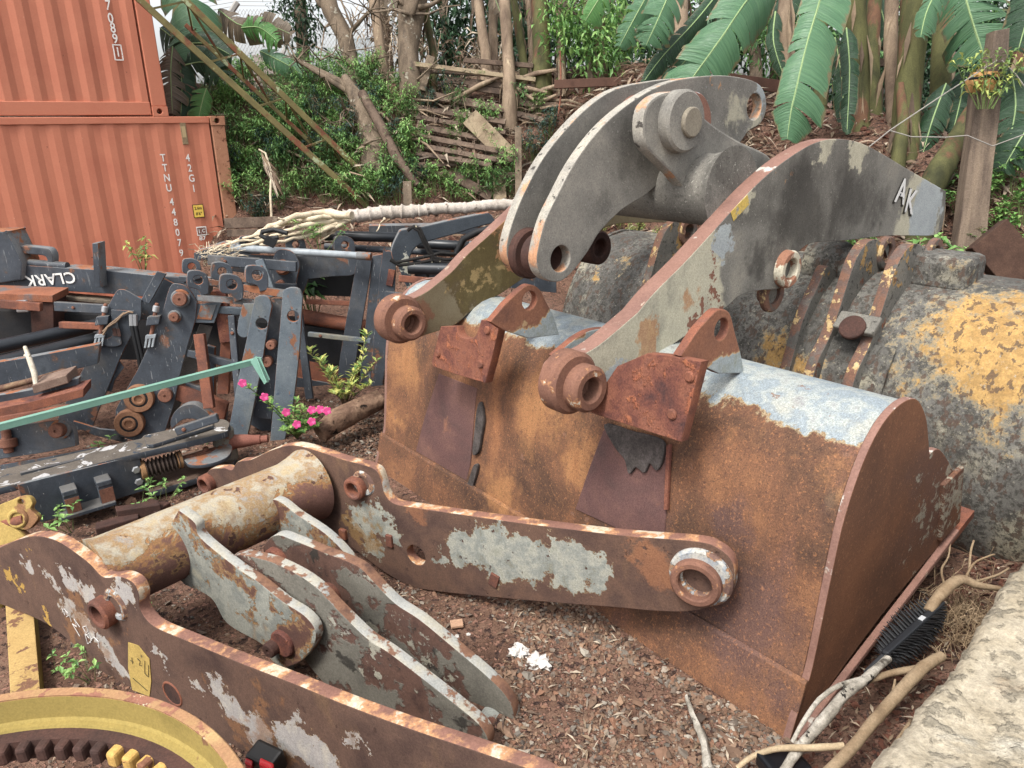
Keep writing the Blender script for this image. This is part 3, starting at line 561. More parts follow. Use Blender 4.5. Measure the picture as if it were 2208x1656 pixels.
tub2 = M('peeling_cream_tube', ['#5f4239', '#6d4b40', '#7a5548', '#664841'], 3, layers=[
    dict(cols=['#a08a62', '#ab9873', '#a39b88', '#98794c', '#93908a', '#a58a58'], sc=3.2, csc=6, th=.075, w=.012, nr=.72, dist=.5, kb=.16, up=.1, edge=('#a9783c', .06), h=1.2, rough=.6,
         blobs=[(tA + (tB - tA) * f_ + ZZ * .15, r_) for f_, r_ in ((.16, .24), (.42, .3), (.55, .3), (.7, .3), (.85, .2))], ),
    dict(cols=['#8f6a3c', '#7e5a38'], sc=7, th=.08, w=.1, op=.5, up=.02, h=0), dict(cols=['#5c4038', '#6a4a3e'], sc=6, th=.11, w=.02, h=-.8, edge=('#a07a48', .04))], bump=.8, bsc=90, dist=.006, grain=.25)
tub2_th = .30
for nd in tub2.node_tree.nodes:
    pass
b = MB(); L_ = tB - tA; b.tube([tA + L_ * .045, tA + L_ * .08, tA + L_ * .14, tA + L_ * .88, tA + L_ * .94, tB - unit(L_) * .01], [.175, .166, .165, .165, .18, .2], 56); b.build('cross_tube', tub2, frame2, smooth=40)
# brackets
grey_peel = M('grey_scaled_plate', ['#5c4038', '#6f4b3d', '#4d3732'], 5, layers=[dict(cols=['#8e9088', '#9c9c90', '#7f827c', '#a39e8a'], sc=5, th=-.03, w=.015, nr=.68, edge=('#a67f4c', .05), h=1.2, rough=.5), dict(cols=['#a97f48', '#8c673c'], sc=5, th=.12, w=.1, streak=.4, op=.6, h=0)], bump=.8, dist=.006, grain=.25, k=.92)
white_rim = M('pale_flaking_rim', ['#90928f', '#a3a39d', '#aea896', '#8b8f90'], 6, layers=[dict(cols=['#6c4c3e', '#8b6248', '#5c4238'], sc=5, th=.0, w=.03, h=-.5)], bump=.6, grain=.2, k=.9)
BP = FB.off(.80)
plate('bracket', [grey_peel, white_rim], frame2, BP, [(385, 1100, 1), (420, 1128), (432, 1160), (507, 1222), (555, 1254), (609, 1297), (655, 1327), (679, 1358), (677, 1390), (650, 1425), (613, 1438), (583, 1422), (568, 1392), (490, 1345), (455, 1290), (400, 1262, 1), (330, 1200, 1)], .045, bevel=.004)
b = MB(); q = BP.p(612, 1385); b.lathe(q, BP.n, disc_prof(.062, -.02, .02, .006), 32); b.build('bracket_collar', rust_wear, frame2, smooth=40)
b = MB(); q = BP.p(598, 1388); b.lathe(q, BP.n, [(0, 0), (.034, 0), (.034, .05), (.028, .056), (.01, .056), (.008, .03), (0, .03)], 32); b.build('pin', dark_rust, frame2, smooth=30)
BQ = FB.off(.34)
plate('bracket', [grey_peel, white_rim], frame2, BQ, [(560, 1075, 1), (600, 1080), (640, 1110), (700, 1150), (745, 1195), (762, 1225), (720, 1240), (660, 1225), (600, 1185, 1), (560, 1150, 1)], .045, bevel=.004)
# tag bolts on the far arm
b = MB(); q = FB.p(742, 1150); b.blk(q, FB.u * .022, FB.v * .03, FB.n * .02); b.build('stop_block', rust_plain, frame2, bevel=.005)
b = MB(); q = FB.p(841, 1165); b.blk(q, FB.u * .02, FB.v * .035, FB.n * .015); b.build('stop_block', rust_plain, frame2, bevel=.005)
b = MB(); q = FB.p(1066, 1250); b.blk(q + FB.n * .004, unit(FB.u - FB.v * .3) * .024, unit(FB.v + FB.u * .3) * .035, FB.n * .006); b.build('flap', rust_plain, frame2, bevel=.003)
dl = LN.off(.003)
def scribble(pts, w, pl, parent, m, name='chalk_mark'):
    b = MB(); b.tube([pl.p(x, y) for x, y in pts], w, 5); return b.build(name, m, parent)
chalk = flat('chalk_white', '#d8d5d2', .9)
for st in ([(214, 1398), (212, 1383), (203, 1374), (196, 1378), (196, 1386)], [(189, 1388), (184, 1370), (192, 1366), (198, 1380), (190, 1388)], [(184, 1362), (178, 1352), (186, 1350), (190, 1360), (184, 1366), (192, 1376)],
           [(172, 1372), (156, 1345), (166, 1352), (160, 1335), (172, 1352)], [(154, 1340), (150, 1326), (143, 1330)], [(146, 1322), (138, 1312), (134, 1320)], [(134, 1312), (140, 1326)]):
    scribble(st, .0016, dl, frame2, chalk)
decal_y = M('faded_yellow_label', ['#a98d3c', '#b89a45', '#9c8238'], 9, layers=[dict(cols=['#6c5a35'], sc=18, th=.14, w=.03)], bump=.3)
plate('warning_label', [decal_y], frame2, dl, [(276, 1385, 1), (298, 1392, 1), (322, 1422, 1), (326, 1470, 1), (322, 1502, 1), (285, 1488, 1), (276, 1440, 1)], .002, bevel=.0006, smooth=False)
dk = flat('label_black', '#2a2a22', .7); dl2 = dl.off(.0025)
for st in ([(284, 1418), (286, 1432)], [(281, 1424), (288, 1428)], [(296, 1420), (302, 1426), (300, 1434), (306, 1436)], [(286, 1462), (318, 1490)], [(312, 1425), (312, 1452), (320, 1460), (320, 1435)]): scribble(st, .0012, dl2, frame2, dk, 'label_mark')
# ---- twin-plate link between the brackets
link = thing('bellcrank', 'pale flaking twin-plate lever lying inside the lower lift-arm frame, its tip on the gravel', 'loader linkage', G(1050, 1600))
LB, LC = FB.off(.74), FB.off(.52)
BOL = [(500, 1206), (512, 1197), (530, 1198), (585, 1212), (643, 1240), (685, 1270), (715, 1302), (752, 1340), (795, 1380), (837, 1407), (904, 1458), (970, 1510), (1030, 1560), (1052, 1595), (1045, 1618), (1015, 1622), (975, 1608), (930, 1592), (850, 1556), (760, 1522), (700, 1475), (640, 1400), (590, 1320), (545, 1260)]
COL_ = [(568, 1190), (578, 1164), (600, 1154), (635, 1166), (700, 1192), (769, 1220), (803, 1252), (850, 1300), (904, 1336), (972, 1392), (1046, 1455), (1090, 1500), (1108, 1540), (1104, 1575), (1085, 1598), (1050, 1600), (1000, 1560), (930, 1500), (850, 1440), (780, 1400), (740, 1350), (690, 1300), (640, 1262), (600, 1232)]
lk_m = M('link_skin', ['#5b5850', '#6e6a60', '#7a766b'], 5, layers=[dict(cols=['#56403a', '#674a3e', '#4a352f'], sc=3.5, th=-.01, w=.03, h=-.6), dict(cols=['#2f2c29', '#3a3732'], sc=6, th=.1, w=.06, op=.9), dict(cols=['#a29f92', '#96907c'], sc=7, th=.1, w=.03, h=.4)], bump=.8, dist=.006, grain=.25)
plate('link_plate', [lk_m, white_rim], link, LB, BOL, .05, bevel=.004)
plate('link_plate', [lk_m, white_rim], link, LC, COL_, .05, bevel=.004)
b = MB(); q = LB.p(735, 1290); b.tube([LC.p(715, 1280), LC.p(715, 1280) + n2 * -.16], .058, 24); b.build('spacer_tube', rust_plain, link, smooth=40)
b = MB(); q = LC.p(600, 1208); b.lathe(q, LC.n, boss_prof(.07, .03, -.05, .03), 30); b.build('pin_boss', rust_wear, link, smooth=40)
b = MB(); b.tube([LC.p(1062, 1552) + n2 * .0, LC.p(1062, 1552) - n2 * .2], .062, 30); b.build('end_barrel', M('grey_barrel', ['#80847f', '#8f918a'], 6, layers=[dict(cols=['#6c4435'], sc=6, th=.04, w=.04)], bump=.5), link, smooth=40)
b = MB(); q = FB.off(.74).p(660, 1365); b.tube([q, q - n2 * -.14], .075, 32); b.build('pivot_barrel', lk_m, link, smooth=40)

# ================================================================ yellow and lichen-covered bucket behind
T0 = G(1290, 510, 1.3); T1 = G(2208, 640, 1.3); A2 = unit(T0 - T1); A2[2] = 0; A2 = unit(A2); B2v = V3(A2[1], -A2[0], 0)
O2b = V3(T1[0], T1[1], 0)
def b2(a, b, z): return O2b + A2 * a + B2v * b + ZZ * z
def aof(x, y, z): return float((G(x, y, z) - O2b) @ A2)
SURF = Plane(b2(0, -.35, 1.0), -B2v, up=(0, 0, 1))
def yb(*pts): return [(SURF.p(x, y), r) for x, y, r in pts]
lich = M('yellow_bucket_with_lichen', ['#494844', '#595752', '#6b6963', '#7d7a72'], 3, layers=[
    dict(cols=['#a29c86', '#b3ab8f', '#8e8977'], sc=2.2, th=.03, w=.15, op=.75, h=.1),
    dict(cols=['#3a3834', '#45423d'], sc=30, th=-.03, w=.1, op=.85, det=6, nr=.8, h=.3),
    dict(cols=['#b08230', '#9d7632', '#bb8f3e', '#a8823c'], sc=6, th=.06, w=.09, nr=.82, h=.2, rough=.8, kb=.36, op=.85, edge=('#8a8068', .04),
         blobs=yb((2120, 700, .45), (2208, 760, .45), (1990, 690, .12), (1700, 770, .2), (1760, 800, .2), (1660, 800, .12), (1320, 560, .13), (1380, 545, .14), (1280, 590, .06), (2070, 1090, .12), (2150, 1040, .07), (1990, 1010, .08), (2100, 880, .08), (2170, 950, .07))),
    dict(cols=['#a59f8a', '#969285'], sc=50, th=.11, w=.08, op=.75, det=5, h=.3),
    dict(cols=['#5b3f30', '#4b453e'], sc=26, det=4, th=.055, w=.04, op=.8, h=-.3, streak=.6)], bump=.4, bsc=60, dist=.006, grain=.25, rough=.8, dent=3.)
bucket2 = thing('loader_bucket', 'yellow loader bucket mostly covered in grey lichen, behind the rusty one', 'loader bucket', b2(1, .4, 0))
S2 = [(-.42, .0), (-.48, .12), (-.52, .3), (-.53, .5), (-.5, .7), (-.44, .88), (-.35, 1.04), (-.22, 1.19), (-.1, 1.27), (.02, 1.31), (.2, 1.33), (.42, 1.30), (.44, 1.24)]
aL = aof(1262, 520, 1.3)
sweep(S2, -1.5, aL, .03, n=40, fr=b2).build('shell', lich, bucket2, smooth=35)
E2 = [(-.42, 0, 1), (-.48, .12), (-.52, .3), (-.53, .5), (-.5, .7), (-.44, .88), (-.35, 1.04), (-.22, 1.19), (-.1, 1.27), (.02, 1.32), (.2, 1.34), (.42, 1.30, 1), (.8, .9), (1.1, .3, 1)]
pl = Plane(b2(aL, 0, 0), A2, up=(0, 0, 1)); pl.n = A2; pl.u = -B2v; pl.v = ZZ; slab('side_plate', [lich], bucket2, pl, [(-q[0], q[1]) + tuple(q[2:]) for q in E2], .035)
sweep([(1.15, .3), (.4, .12), (-.42, .0)], -1.5, aL, .03, fr=b2).build('floor', lich, bucket2, smooth=30)
rib_m = M('rib_skin', ['#5a5852', '#6d6a63', '#7e7a6f'], 5, layers=[dict(cols=['#a98448', '#9d7a40'], sc=7, th=.1, w=.04, zz=(1.33, .6)), dict(cols=['#6e4531', '#7d5038'], sc=6, th=.08, w=.06), dict(cols=['#35332f'], sc=30, th=.06, w=.08, op=.8)], bump=.8, grain=.3)
rib_edge = M('rib_edge', ['#6d4c3c', '#7b5744', '#645048', '#6f6a62'], 9, layers=[dict(cols=['#b58f4c', '#bfa878'], sc=14, th=.07, w=.04), dict(cols=['#5d5a54'], sc=8, th=.06, w=.06)], bump=.5)
def rib2(x, y, zh, hole=True, tall=.2, low=.75, name='lug_rib', th=.06, hr=.055):
    a = aof(x, y, zh); pl = Plane(b2(a, 0, 0), -A2, up=(0, 0, 1)); pl.u = B2v; pl.n = -A2; pl.v = ZZ
    h = zh
    uv = [(-.60, low, 1), (-.55, low + .15), (-.42, 1.06), (-.28, h - .04), (-.2, h + .06), (-.1, h + tall - .1), (.02, h + tall - .12), (.12, h), (.2, 1.3, 1), (-.1, 1.2, 1), (-.3, 1.0, 1), (-.46, low, 1)]
    q = PP(x, y, pl.o, pl.n); hu, hv = (q - pl.o) @ B2v, q[2]
    slab(name, [rib_m, rib_edge], bucket2, pl, uv, th, holes=[(hu, hv, hr)] if hole else [])
    if hole:
        b = MB(); b.lathe(q, -A2, boss_prof(hr * 1.8, hr, -.02, .02)); b.build('lug_boss', rib_edge, bucket2, smooth=40)
rib2(1908, 545, 1.42); rib2(2011, 550, 1.42); rib2(1482, 500, 1.42); rib2(1664, 634, 1.30, tall=.12, low=.5)
a1_, a2_ = aof(1908, 545, 1.42), aof(2011, 550, 1.42)
b = MB(); b.blk(b2((a1_ + a2_) / 2 - .02, -.42, 1.12), A2 * (abs(a1_ - a2_) / 2 + .0), unit(B2v + ZZ * .8) * .06, unit(ZZ - B2v * .8) * .02); b.build('cross_bar', rib_m, bucket2, bevel=.01)
b = MB(); b.lathe(b2((a1_ + a2_) / 2 - .02, -.46, 1.1), unit(-B2v + ZZ * .8), disc_prof(.07, .0, .03)); b.build('stop_pad', dark_rust, bucket2, smooth=40)
sweep([(-.545, .62), (-.53, .72), (-.47, .9), (-.4, 1.02)], a2_ - .12, a1_ + .1, .02, fr=b2).build('base_pad', lich, bucket2, smooth=35, bevel=.008)
am = aof(1750, 590, 1.35)
b = MB(); b.tube([b2(am + .22, .05, 1.3), b2(am + .05, .05, 1.32), b2(am - .1, .05, 1.3)], [.16, .15, .1], 24); b.build('hinge_tube', lich, bucket2, smooth=40)
b = MB(); b.blk(b2(aof(2110, 560, 1.35), .1, 1.36), A2 * .16, B2v * .14, ZZ * .1); b.build('stop_block', lich, bucket2, bevel=.04)

# ================================================================ yellow ring gear, post, lever in the near left corner
yel = M('worn_yellow_casting', ['#8a7630', '#958036', '#7d6c2a'], 3, layers=[dict(cols=['#6d4c34', '#7d5538'], sc=7, th=.15, w=.04, h=-.4), dict(cols=['#c9c6c0', '#b5b2ac'], sc=9, th=.02, w=.03, blobs=[(G(350, 1560, .4), .08)], kb=.6)], bump=.4, grain=.15)
yrim = M('worn_yellow_rim', ['#ab8650', '#a0744c', '#b3925a'], 7, layers=[dict(cols=['#8a5844', '#96624a', '#7a4c3a'], sc=8, th=.01, w=.03, h=-.4, streak=.5), dict(cols=['#d8c9a4'], sc=14, th=.14, w=.03)], bump=.5, grain=.2)
ring = thing('ring_gear', 'big yellow flanged ring gear with rusty inner teeth, cut off by the lower left corner', 'ring gear', G(170, 1660, 0))
RZ = .62; Rc = G(160, 1760, RZ) ; RR = float(np.linalg.norm((G(130, 1490, RZ) - Rc)[:2]))
import math as _m
# centre and radius from three rim points
P1, P2_, P3_ = [G(x, y, RZ)[:2] for x, y in ((10, 1494), (290, 1492), (520, 1640))]
Am = np.array([P2_ - P1, P3_ - P1]); bm_ = .5 * np.array([P2_ @ P2_ - P1 @ P1, P3_ @ P3_ - P1 @ P1]); cc = np.linalg.solve(Am, bm_); RR = float(np.linalg.norm(P1 - cc)); Rc = V3(cc[0], cc[1], RZ)
print('ring', Rc, RR)
m = MB(); m.lathe(Rc, ZZ, [(RR, -.004), (RR, -.14), (RR - .03, -.16), (RR - .034, -.03), (RR - .036, 0), (RR - .004, 0)], 120); m.build('rim', [yrim], ring, smooth=30)
m = MB(); m.lathe(Rc, ZZ, [(RR - .037, -.006), (RR - .042, -.082), (RR - .05, -.09), (RR - .066, -.092), (RR - .07, -.1), (RR - .03, -.15), (RR - .035, -.006)], 120); m.build('wall', [yel], ring, smooth=30)
R2 = RR - .066
m = MB(); m.lathe(Rc, ZZ, [(R2, -.1), (R2 - .045, -.102), (R2 - .05, -.17), (R2, -.17)], 120); m.build('tooth_ring', [dark_rust], ring, smooth=30)
tooth_y = M('yellow_teeth', ['#b98f38', '#c39a45'], 8, layers=[dict(cols=['#7a4f38'], sc=10, th=.1, w=.04)], bump=.4)
NTH = int(2 * math.pi * (R2 - .04) / .062)
for k in range(NTH):
    a = 2 * math.pi * k / NTH; e = V3(math.cos(a), math.sin(a), 0); t = V3(-math.sin(a), math.cos(a), 0)
    q = Rc + e * (R2 - .06)
    pr_ = q - CC; zc = pr_ @ CF; px_, py_ = 1104 + F_PX * (pr_ @ CR) / zc, 828 - F_PX * (pr_ @ CU) / zc
    if zc < .3 or px_ < -80 or py_ > 1760: continue
    m = MB(); m.blk(q - ZZ * .128, e * .024, t * .018, ZZ * .027); m.build('tooth', tooth_y if px_ > 200 else dark_rust, ring, bevel=.01)
post = thing('yellow_beam', 'worn yellow steel beam end standing behind the ring gear', 'steel beam', G(60, 1500, 0))
pp = Plane(V3(0, 0, .1), (0, 0, 1), up=(0, 1, 0))
plate('beam', [M('chipped_yellow_beam', ['#a98746', '#b0904e', '#9c7b40'], 3, layers=[dict(cols=['#7a543a', '#6d4b38'], sc=14, th=.06, w=.05, h=-.3, streak=.5)], bump=.3), yel], post, pp, [(8, 1240, 1), (66, 1245, 1), (90, 1530, 1), (24, 1540, 1)], .1, smooth=False)
lev = thing('yellow_yoke', 'yellow universal-joint yoke with a rusty cross pin, at the left edge', 'drive yoke', G(40, 1250, 0))
ym = M('yoke_yellow', ['#a08438', '#ae9142', '#937936'], 5, layers=[dict(cols=['#7b5433', '#8f6540'], sc=7, th=.06, w=.06, streak=.6, h=-.3)], bump=.4)
lp = Plane(G(40, 1190, .25), (.1, -1, .35), up=(0, 0, 1))
plate('yoke_flange', [ym], lev, lp, [(-20, 1100), (0, 1088), (25, 1078), (45, 1070), (62, 1072), (70, 1085), (66, 1098), (82, 1115), (74, 1130), (60, 1142), (40, 1140), (20, 1128), (-20, 1140)], .04, holes=[(44, 1082, .014)])
b = MB(); q = lp.p(30, 1128); b.tube([q + V3(-.12, .02, -.02), q + V3(.02, .02, .0), q + V3(.05, .02, .01)], [.034, .034, .028], 20); b.build('cross_pin', rust_plain, lev, smooth=40)
b = MB(); q = lp.p(38, 1118); b.lathe(q, lp.n, boss_prof(.052, .03, -.04, .012)); b.build('bearing_cup', ym, lev, smooth=40)
plate('yoke_arm', [ym], lev, lp.off(.01), [(-30, 1118), (0, 1126), (22, 1135), (46, 1150), (55, 1165), (40, 1185), (0, 1190), (-30, 1195)], .06)
b = MB(); q = lp.p(0, 1190); b.tube([q, q + V3(-.05, -.1, -.32)], [.06, .05], 16); b.build('shaft', ym, lev, smooth=40)

# ================================================================ red thing under the near arm
rl = thing('tail_lamp', 'broken red tail lamp wedged under the near arm of the lower frame', 'lamp', G(570, 1650))
q = G(575, 1640, .12)
b = MB(); b.blk(q, V3(.055, -.03, 0), V3(.02, .03, .012), V3(0, -.01, .05)); b.build('housing', flat('black_plastic', '#1e1c1b', .4), rl, bevel=.012)
b = MB(); b.blk(q + V3(.02, -.05, .018), V3(.028, -.012, -.004), V3(.0, .012, .004), V3(.004, -.008, .032)); b.build('red_lens', flat('red_lens', '#c0141c', .25), rl, bevel=.008)
b = MB(); b.blk(q + V3(-.05, -.03, .018), V3(.016, -.008, 0), V3(.0, .01, .003), V3(.002, -.006, .02)); b.build('red_lens', flat('red_lens_dark', '#8a0f16', .25), rl, bevel=.006)
# ================================================================ forklift masts, carriages and cylinders on the left
slate = M('slate_machine_paint', ['#2d333b', '#383f48', '#434b55', '#343b43'], 3, layers=[
    dict(cols=['#5b636b', '#4f575f'], sc=5, th=.08, w=.1, op=.6, h=.05, streak=.5), dict(cols=['#6f4a38', '#85563c', '#7a4e3a'], sc=6, th=.13, w=.04, edge=('#4c4440', .05), h=-.3),
    dict(cols=['#9aa0a2', '#b2aca0'], sc=34, th=.2, w=.03, op=.7, det=3), dict(cols=['#7b6b58', '#8a8378'], sc=2.2, th=.02, w=.25, op=.45, h=0), dict(cols=['#8c9296', '#a3a5a3'], sc=90, th=.17, w=.03, op=.6, streak=.06, det=2, h=0), dict(cols=['#6d675f', '#7d7870'], sc=3, th=.25, w=.3, up=.5, op=.6, h=0)], bump=.35, bsc=60, grain=.18, rough=.55, spec=.4, k=.9)
slate_edge = M('slate_rusted_edge', ['#6f757a', '#7d7f80', '#6a5a50'], 6, layers=[dict(cols=['#94593c', '#a3663f', '#7d4c38'], sc=5, th=.0, w=.05)], bump=.4, grain=.2, k=.85)
bluegrey = M('worn_blue_grey_paint', ['#4f5a64', '#5f6a73', '#707a80'], 4, layers=[dict(cols=['#8b8468', '#9a8f6c', '#7d7c70'], sc=2, th=-.03, w=.2, op=.7, streak=.3), dict(cols=['#7d5138', '#95603c'], sc=7, th=.1, w=.04, streak=.5, h=-.3), dict(cols=['#3c5068'], sc=7, th=.13, w=.06), dict(cols=['#a9adae'], sc=30, th=.16, w=.03, streak=3., op=.7)], bump=.35, grain=.2, rough=.55, k=.9)
blackt = M('black_cylinder_paint', ['#17191c', '#22262b', '#2c3138'], 3, layers=[dict(cols=['#5a6068'], sc=20, th=.2, w=.03, det=3), dict(cols=['#5f4334'], sc=5, th=.2, w=.05)], bump=.2, grain=.12, rough=.38, spec=.5)
pin_rust = M('bolt_rust', ['#6f4838', '#80533f', '#5e4136'], 12, bump=.6, grain=.3)
rubber = flat('black_rubber', '#1d1e20', .55)
bright = flat('bright_steel', '#a9abad', .35, .6)
galv = M('dusty_rod', ['#7d848a', '#98a0a5', '#6a7076'], 5, layers=[dict(cols=['#7a5b48'], sc=7, th=.15, w=.05)], bump=.1, grain=.08, rough=.4)
def vp(px, py, nx=0., ny=-1., z=0., lean=0.): return Plane(G(px, py, z), (nx, ny, lean), up=(0, 0, 1))
def dp_(px, py, t, nx=0., ny=-1., lean=0.): return Plane(D(px, py, t), (nx, ny, lean), up=(0, 0, 1))
def base(pl, px, py): q = pl.p(px, py).copy(); q[2] = 0; return q
def pinb(parent, pl, x, y, r, h, m=None, name='pin', collar=1.35):
    b = MB(); q = pl.p(x, y)
    if collar: b.lathe(q, pl.n, disc_prof(r * collar, -.01, h * .3), 28, mi=0)
    o = b.build(name + '_collar', slate_edge, parent, smooth=40) if collar else None
    b = MB(); b.lathe(q, pl.n, [(0, 0), (r, 0), (r, h - .006), (r - .006, h), (r * .2, h), (r * .2, h - .01), (0, h - .01)], 28); return b.build(name, m or pin_rust, parent, smooth=35)
# --- mast rail with the upside-down maker's name
m1 = dp_(140, 600, 6.35, -.12)
mast1 = thing('forklift_mast', 'slate-grey mast rail lying upside down with white CLARK lettering, before the containers', 'forklift mast', base(m1, 200, 650))
plate('rail', [slate, slate_edge], mast1, m1, [(-40, 566, 1), (46, 572, 1), (139, 578, 1), (214, 582, 1), (328, 594, 1), (440, 605, 1), (440, 650, 1), (241, 634, 1), (112, 626, 1), (-40, 612, 1)], .16, smooth=False)
plate('rail_flange', [M('tan_dusty_steel', ['#4d4640', '#6a5e4e', '#7d6f5c'], 8, bump=.3, streak=3)], mast1, m1.off(.02), [(-40, 632, 1), (112, 638, 1), (241, 649, 1), (440, 664, 1), (440, 668, 1), (241, 656, 1), (112, 645, 1), (-40, 638, 1)], .14, smooth=False)
plate('rail_flange', [slate, rust_plain], mast1, m1.off(-.02), [(-40, 645, 1), (112, 650, 1), (241, 661, 1), (440, 676, 1), (440, 690, 1), (241, 676, 1), (112, 664, 1), (-40, 655, 1)], .14, smooth=False)
b = MB(); b.tube([m1.p(46, 568) + V3(0, .04, 0), m1.p(140, 576) + V3(0, .04, 0)], .035, 16); b.build('tube', slate, mast1, smooth=40)
plate('head_block', [slate, slate_edge], mast1, m1.off(.05), [(-60, 500, 1), (10, 499), (16, 504), (34, 540, 1), (48, 567, 1), (46, 604, 1), (-60, 620, 1)], .22, bevel=.012)
plate('guard_handle', [slate, slate_edge], mast1, m1.off(-.02), [(26, 529, 1), (60, 531), (92, 534), (106, 538), (114, 552), (114, 572, 1), (102, 571, 1), (101, 560), (94, 552), (70, 549), (38, 547, 1)], .08, bevel=.01)
plate('upright_lug', [slate, slate_edge], mast1, m1.off(.09), [(198, 525, 1), (211, 524, 1), (217, 620, 1), (203, 620, 1)], .1, bevel=.008, smooth=False)
q = m1.off(.009).p(108, 601); text('CLARK', 'lettering', white_mach, mast1, q, -m1.u - m1.v * .06, -m1.v, .135, sx=1.1, sp=1.05)
# --- rusty channel
ch_ = vp(60, 800, .1, z=.35); chn = thing('steel_channel', 'rusty steel channel end poking in from the left edge', 'steel channel', base(ch_, 40, 700))
rtop = M('channel_rust', ['#7a4a36', '#96593a', '#6a625e'], 4, layers=[dict(cols=['#5a6066'], sc=4, th=.05, w=.1, op=.6)], bump=.4)
plate('web', [rtop], chn, ch_, [(-40, 632, 1), (113, 637, 1), (114, 652, 1), (-40, 647, 1)], .3, smooth=False)
plate('end_plate', [dark_rust], chn, ch_.off(-.02), [(64, 640, 1), (114, 641, 1), (116, 712, 1), (68, 718, 1)], .25, smooth=False)
b = MB(); q = ch_.off(.02).p(48, 660); b.blk(q, V3(.05, 0, .0), V3(0, .02, 0), V3(0, 0, .05)); b.build('lock_bolt', bright, chn, bevel=.01)
# --- black cylinders and beams on the far left
def cyl(label, x0, y0, t0, x1, y1, t1, r, m=blackt, group=None, name='hydraulic_cylinder', cat='hydraulic cylinder', rod=None):
    a, b_ = D(x0, y0, t0), D(x1, y1, t1); o = thing(name, label, cat, (a + b_) / 2 * V3(1, 1, 0) + V3(0, 0, min(a[2], b_[2]) - r), group)
    b = MB(); d = unit(b_ - a); b.tube([a, a + d * .004, b_ - d * .004, b_], [r * .9, r, r, r * .9], 28); b.build('barrel', m, o, smooth=50)
    b = MB(); b.tube([b_ - d * .12, b_ - d * .116, b_ - d * .004, b_ + d * .0], [r * 1.02, r * 1.12, r * 1.12, r * 1.02], 28); b.build('gland_nut', slate_edge, o, smooth=50)
    if rod: b = MB(); b.tube([b_, b_ + d * rod], r * .5, 20); b.build('rod', galv, o, smooth=50)
    return o
cyl('upper of two long black cylinders at the left edge, under the rusty channel', -60, 760, 5.6, 250, 692, 6.4, .055)
cyl('lower of two long black cylinders at the left edge, above the black beam', -60, 800, 5.35, 240, 724, 6.1, .06)
bmk = vp(100, 900, .12, z=.0)
def beam_thing(name, label, cat, pl, px, th, mats=None, **kw):
    o = thing(name, label, cat, base(pl, px[0][0] if px[0][0] > -10 else 60, px[-1][1]))
    plate('web', mats or [slate, slate_edge], o, pl, px, th, smooth=False, **kw); return o
bb = dp_(100, 800, 5.3, .25)
bm_o = beam_thing('steel_beam', 'black box beam at the left edge with a pale stick lying across it', 'steel beam', bb, [(-60, 790, 1), (60, 771, 1), (215, 742, 1), (210, 785, 1), (100, 812, 1), (-60, 842, 1)], .07)
bb2 = dp_(100, 860, 5.0, .25)
beam_thing('steel_rail', 'thin dark rail with small holes lying below the black box beam', 'steel rail', bb2, [(-60, 862, 1), (60, 842, 1), (170, 815, 1), (168, 840, 1), (60, 868, 1), (-60, 890, 1)], .06)
bb3 = dp_(100, 890, 4.9, .25)
beam_thing('steel_rail', 'rust-topped rail with dead leaves on it, lowest of the rails at the left edge', 'steel rail', bb3, [(-60, 892, 1), (60, 868, 1), (180, 838, 1), (180, 856, 1), (60, 888, 1), (-60, 912, 1)], .2, mats=[rust_plain, rust_wear])
b = MB(); b.tube([D(-40, 850, 4.95), D(20, 833, 5.0), D(80, 818, 5.05), D(135, 800, 5.15), D(160, 799, 5.2)], [.022, .022, .02, .018, .01], 10, wob=.05); o = b.build('dry_stick', M('dark_bark', ['#4b362d', '#6b4d3c', '#8a7052'], 20, bump=.6), smooth=50); tag(o, 'thin brown dry stem lying along the rails at the left edge', 'stick')
b = MB(); b.tube([D(54, 748, 5.0), D(64, 775, 4.95), D(74, 805, 4.9), D(79, 838, 4.9)], [.012, .018, .018, .014], 9, wob=.1); b.tube([D(52, 766, 4.95), D(64, 770, 4.95)], [.008, .014], 7); o = b.build('pale_stick', M('bare_pale_wood', ['#a89c88', '#c4bba8'], 20, bump=.5), smooth=50); tag(o, 'short pale bare stick leaning across the black beam', 'stick')
b = MB(); q = D(120, 818, 5.0); b.blk(q, V3(.1, .04, .02), V3(-.02, .1, 0), V3(0, 0, .03)); o = b.build('wood_block', M('grey_brown_wood', ['#6b5448', '#7d6658', '#8a7464'], 9, bump=.6, streak=2), bevel=.006); tag(o, 'small grey-brown wood block between the rails', 'wood block')
# --- leaning carriage plates
k2 = vp(300, 958, .3, lean=.12); k1 = vp(150, 945, .3, lean=.12)
car = thing('forklift_carriage', 'leaning slate carriage of two long slanting plates with rusty rollers', 'forklift carriage', G(300, 958))
plate('side_plate', [slate, slate_edge], car, k1, [(249, 631), (259, 624), (275, 628), (305, 646, 1), (302, 690), (280, 730), (262, 766), (240, 820), (215, 880), (197, 928, 1), (130, 926, 1), (123, 905, 1), (182, 789, 1), (232, 662, 1)], .035)
plate('side_plate', [slate, slate_edge], car, k2, [(366, 620), (384, 612), (406, 622), (425, 650, 1), (421, 690), (405, 745), (386, 818), (375, 870), (357, 928, 1), (317, 947, 1), (290, 950), (247, 937, 1), (249, 884, 1), (301, 789, 1), (348, 683, 1)], .035)
sc1 = M('scuffed_grey_steel', ['#5a5753', '#6c6660', '#7a6f66'], 4, layers=[dict(cols=['#8d5a40', '#9a6242'], sc=3, th=.06, w=.1)], bump=.4, streak=.5)
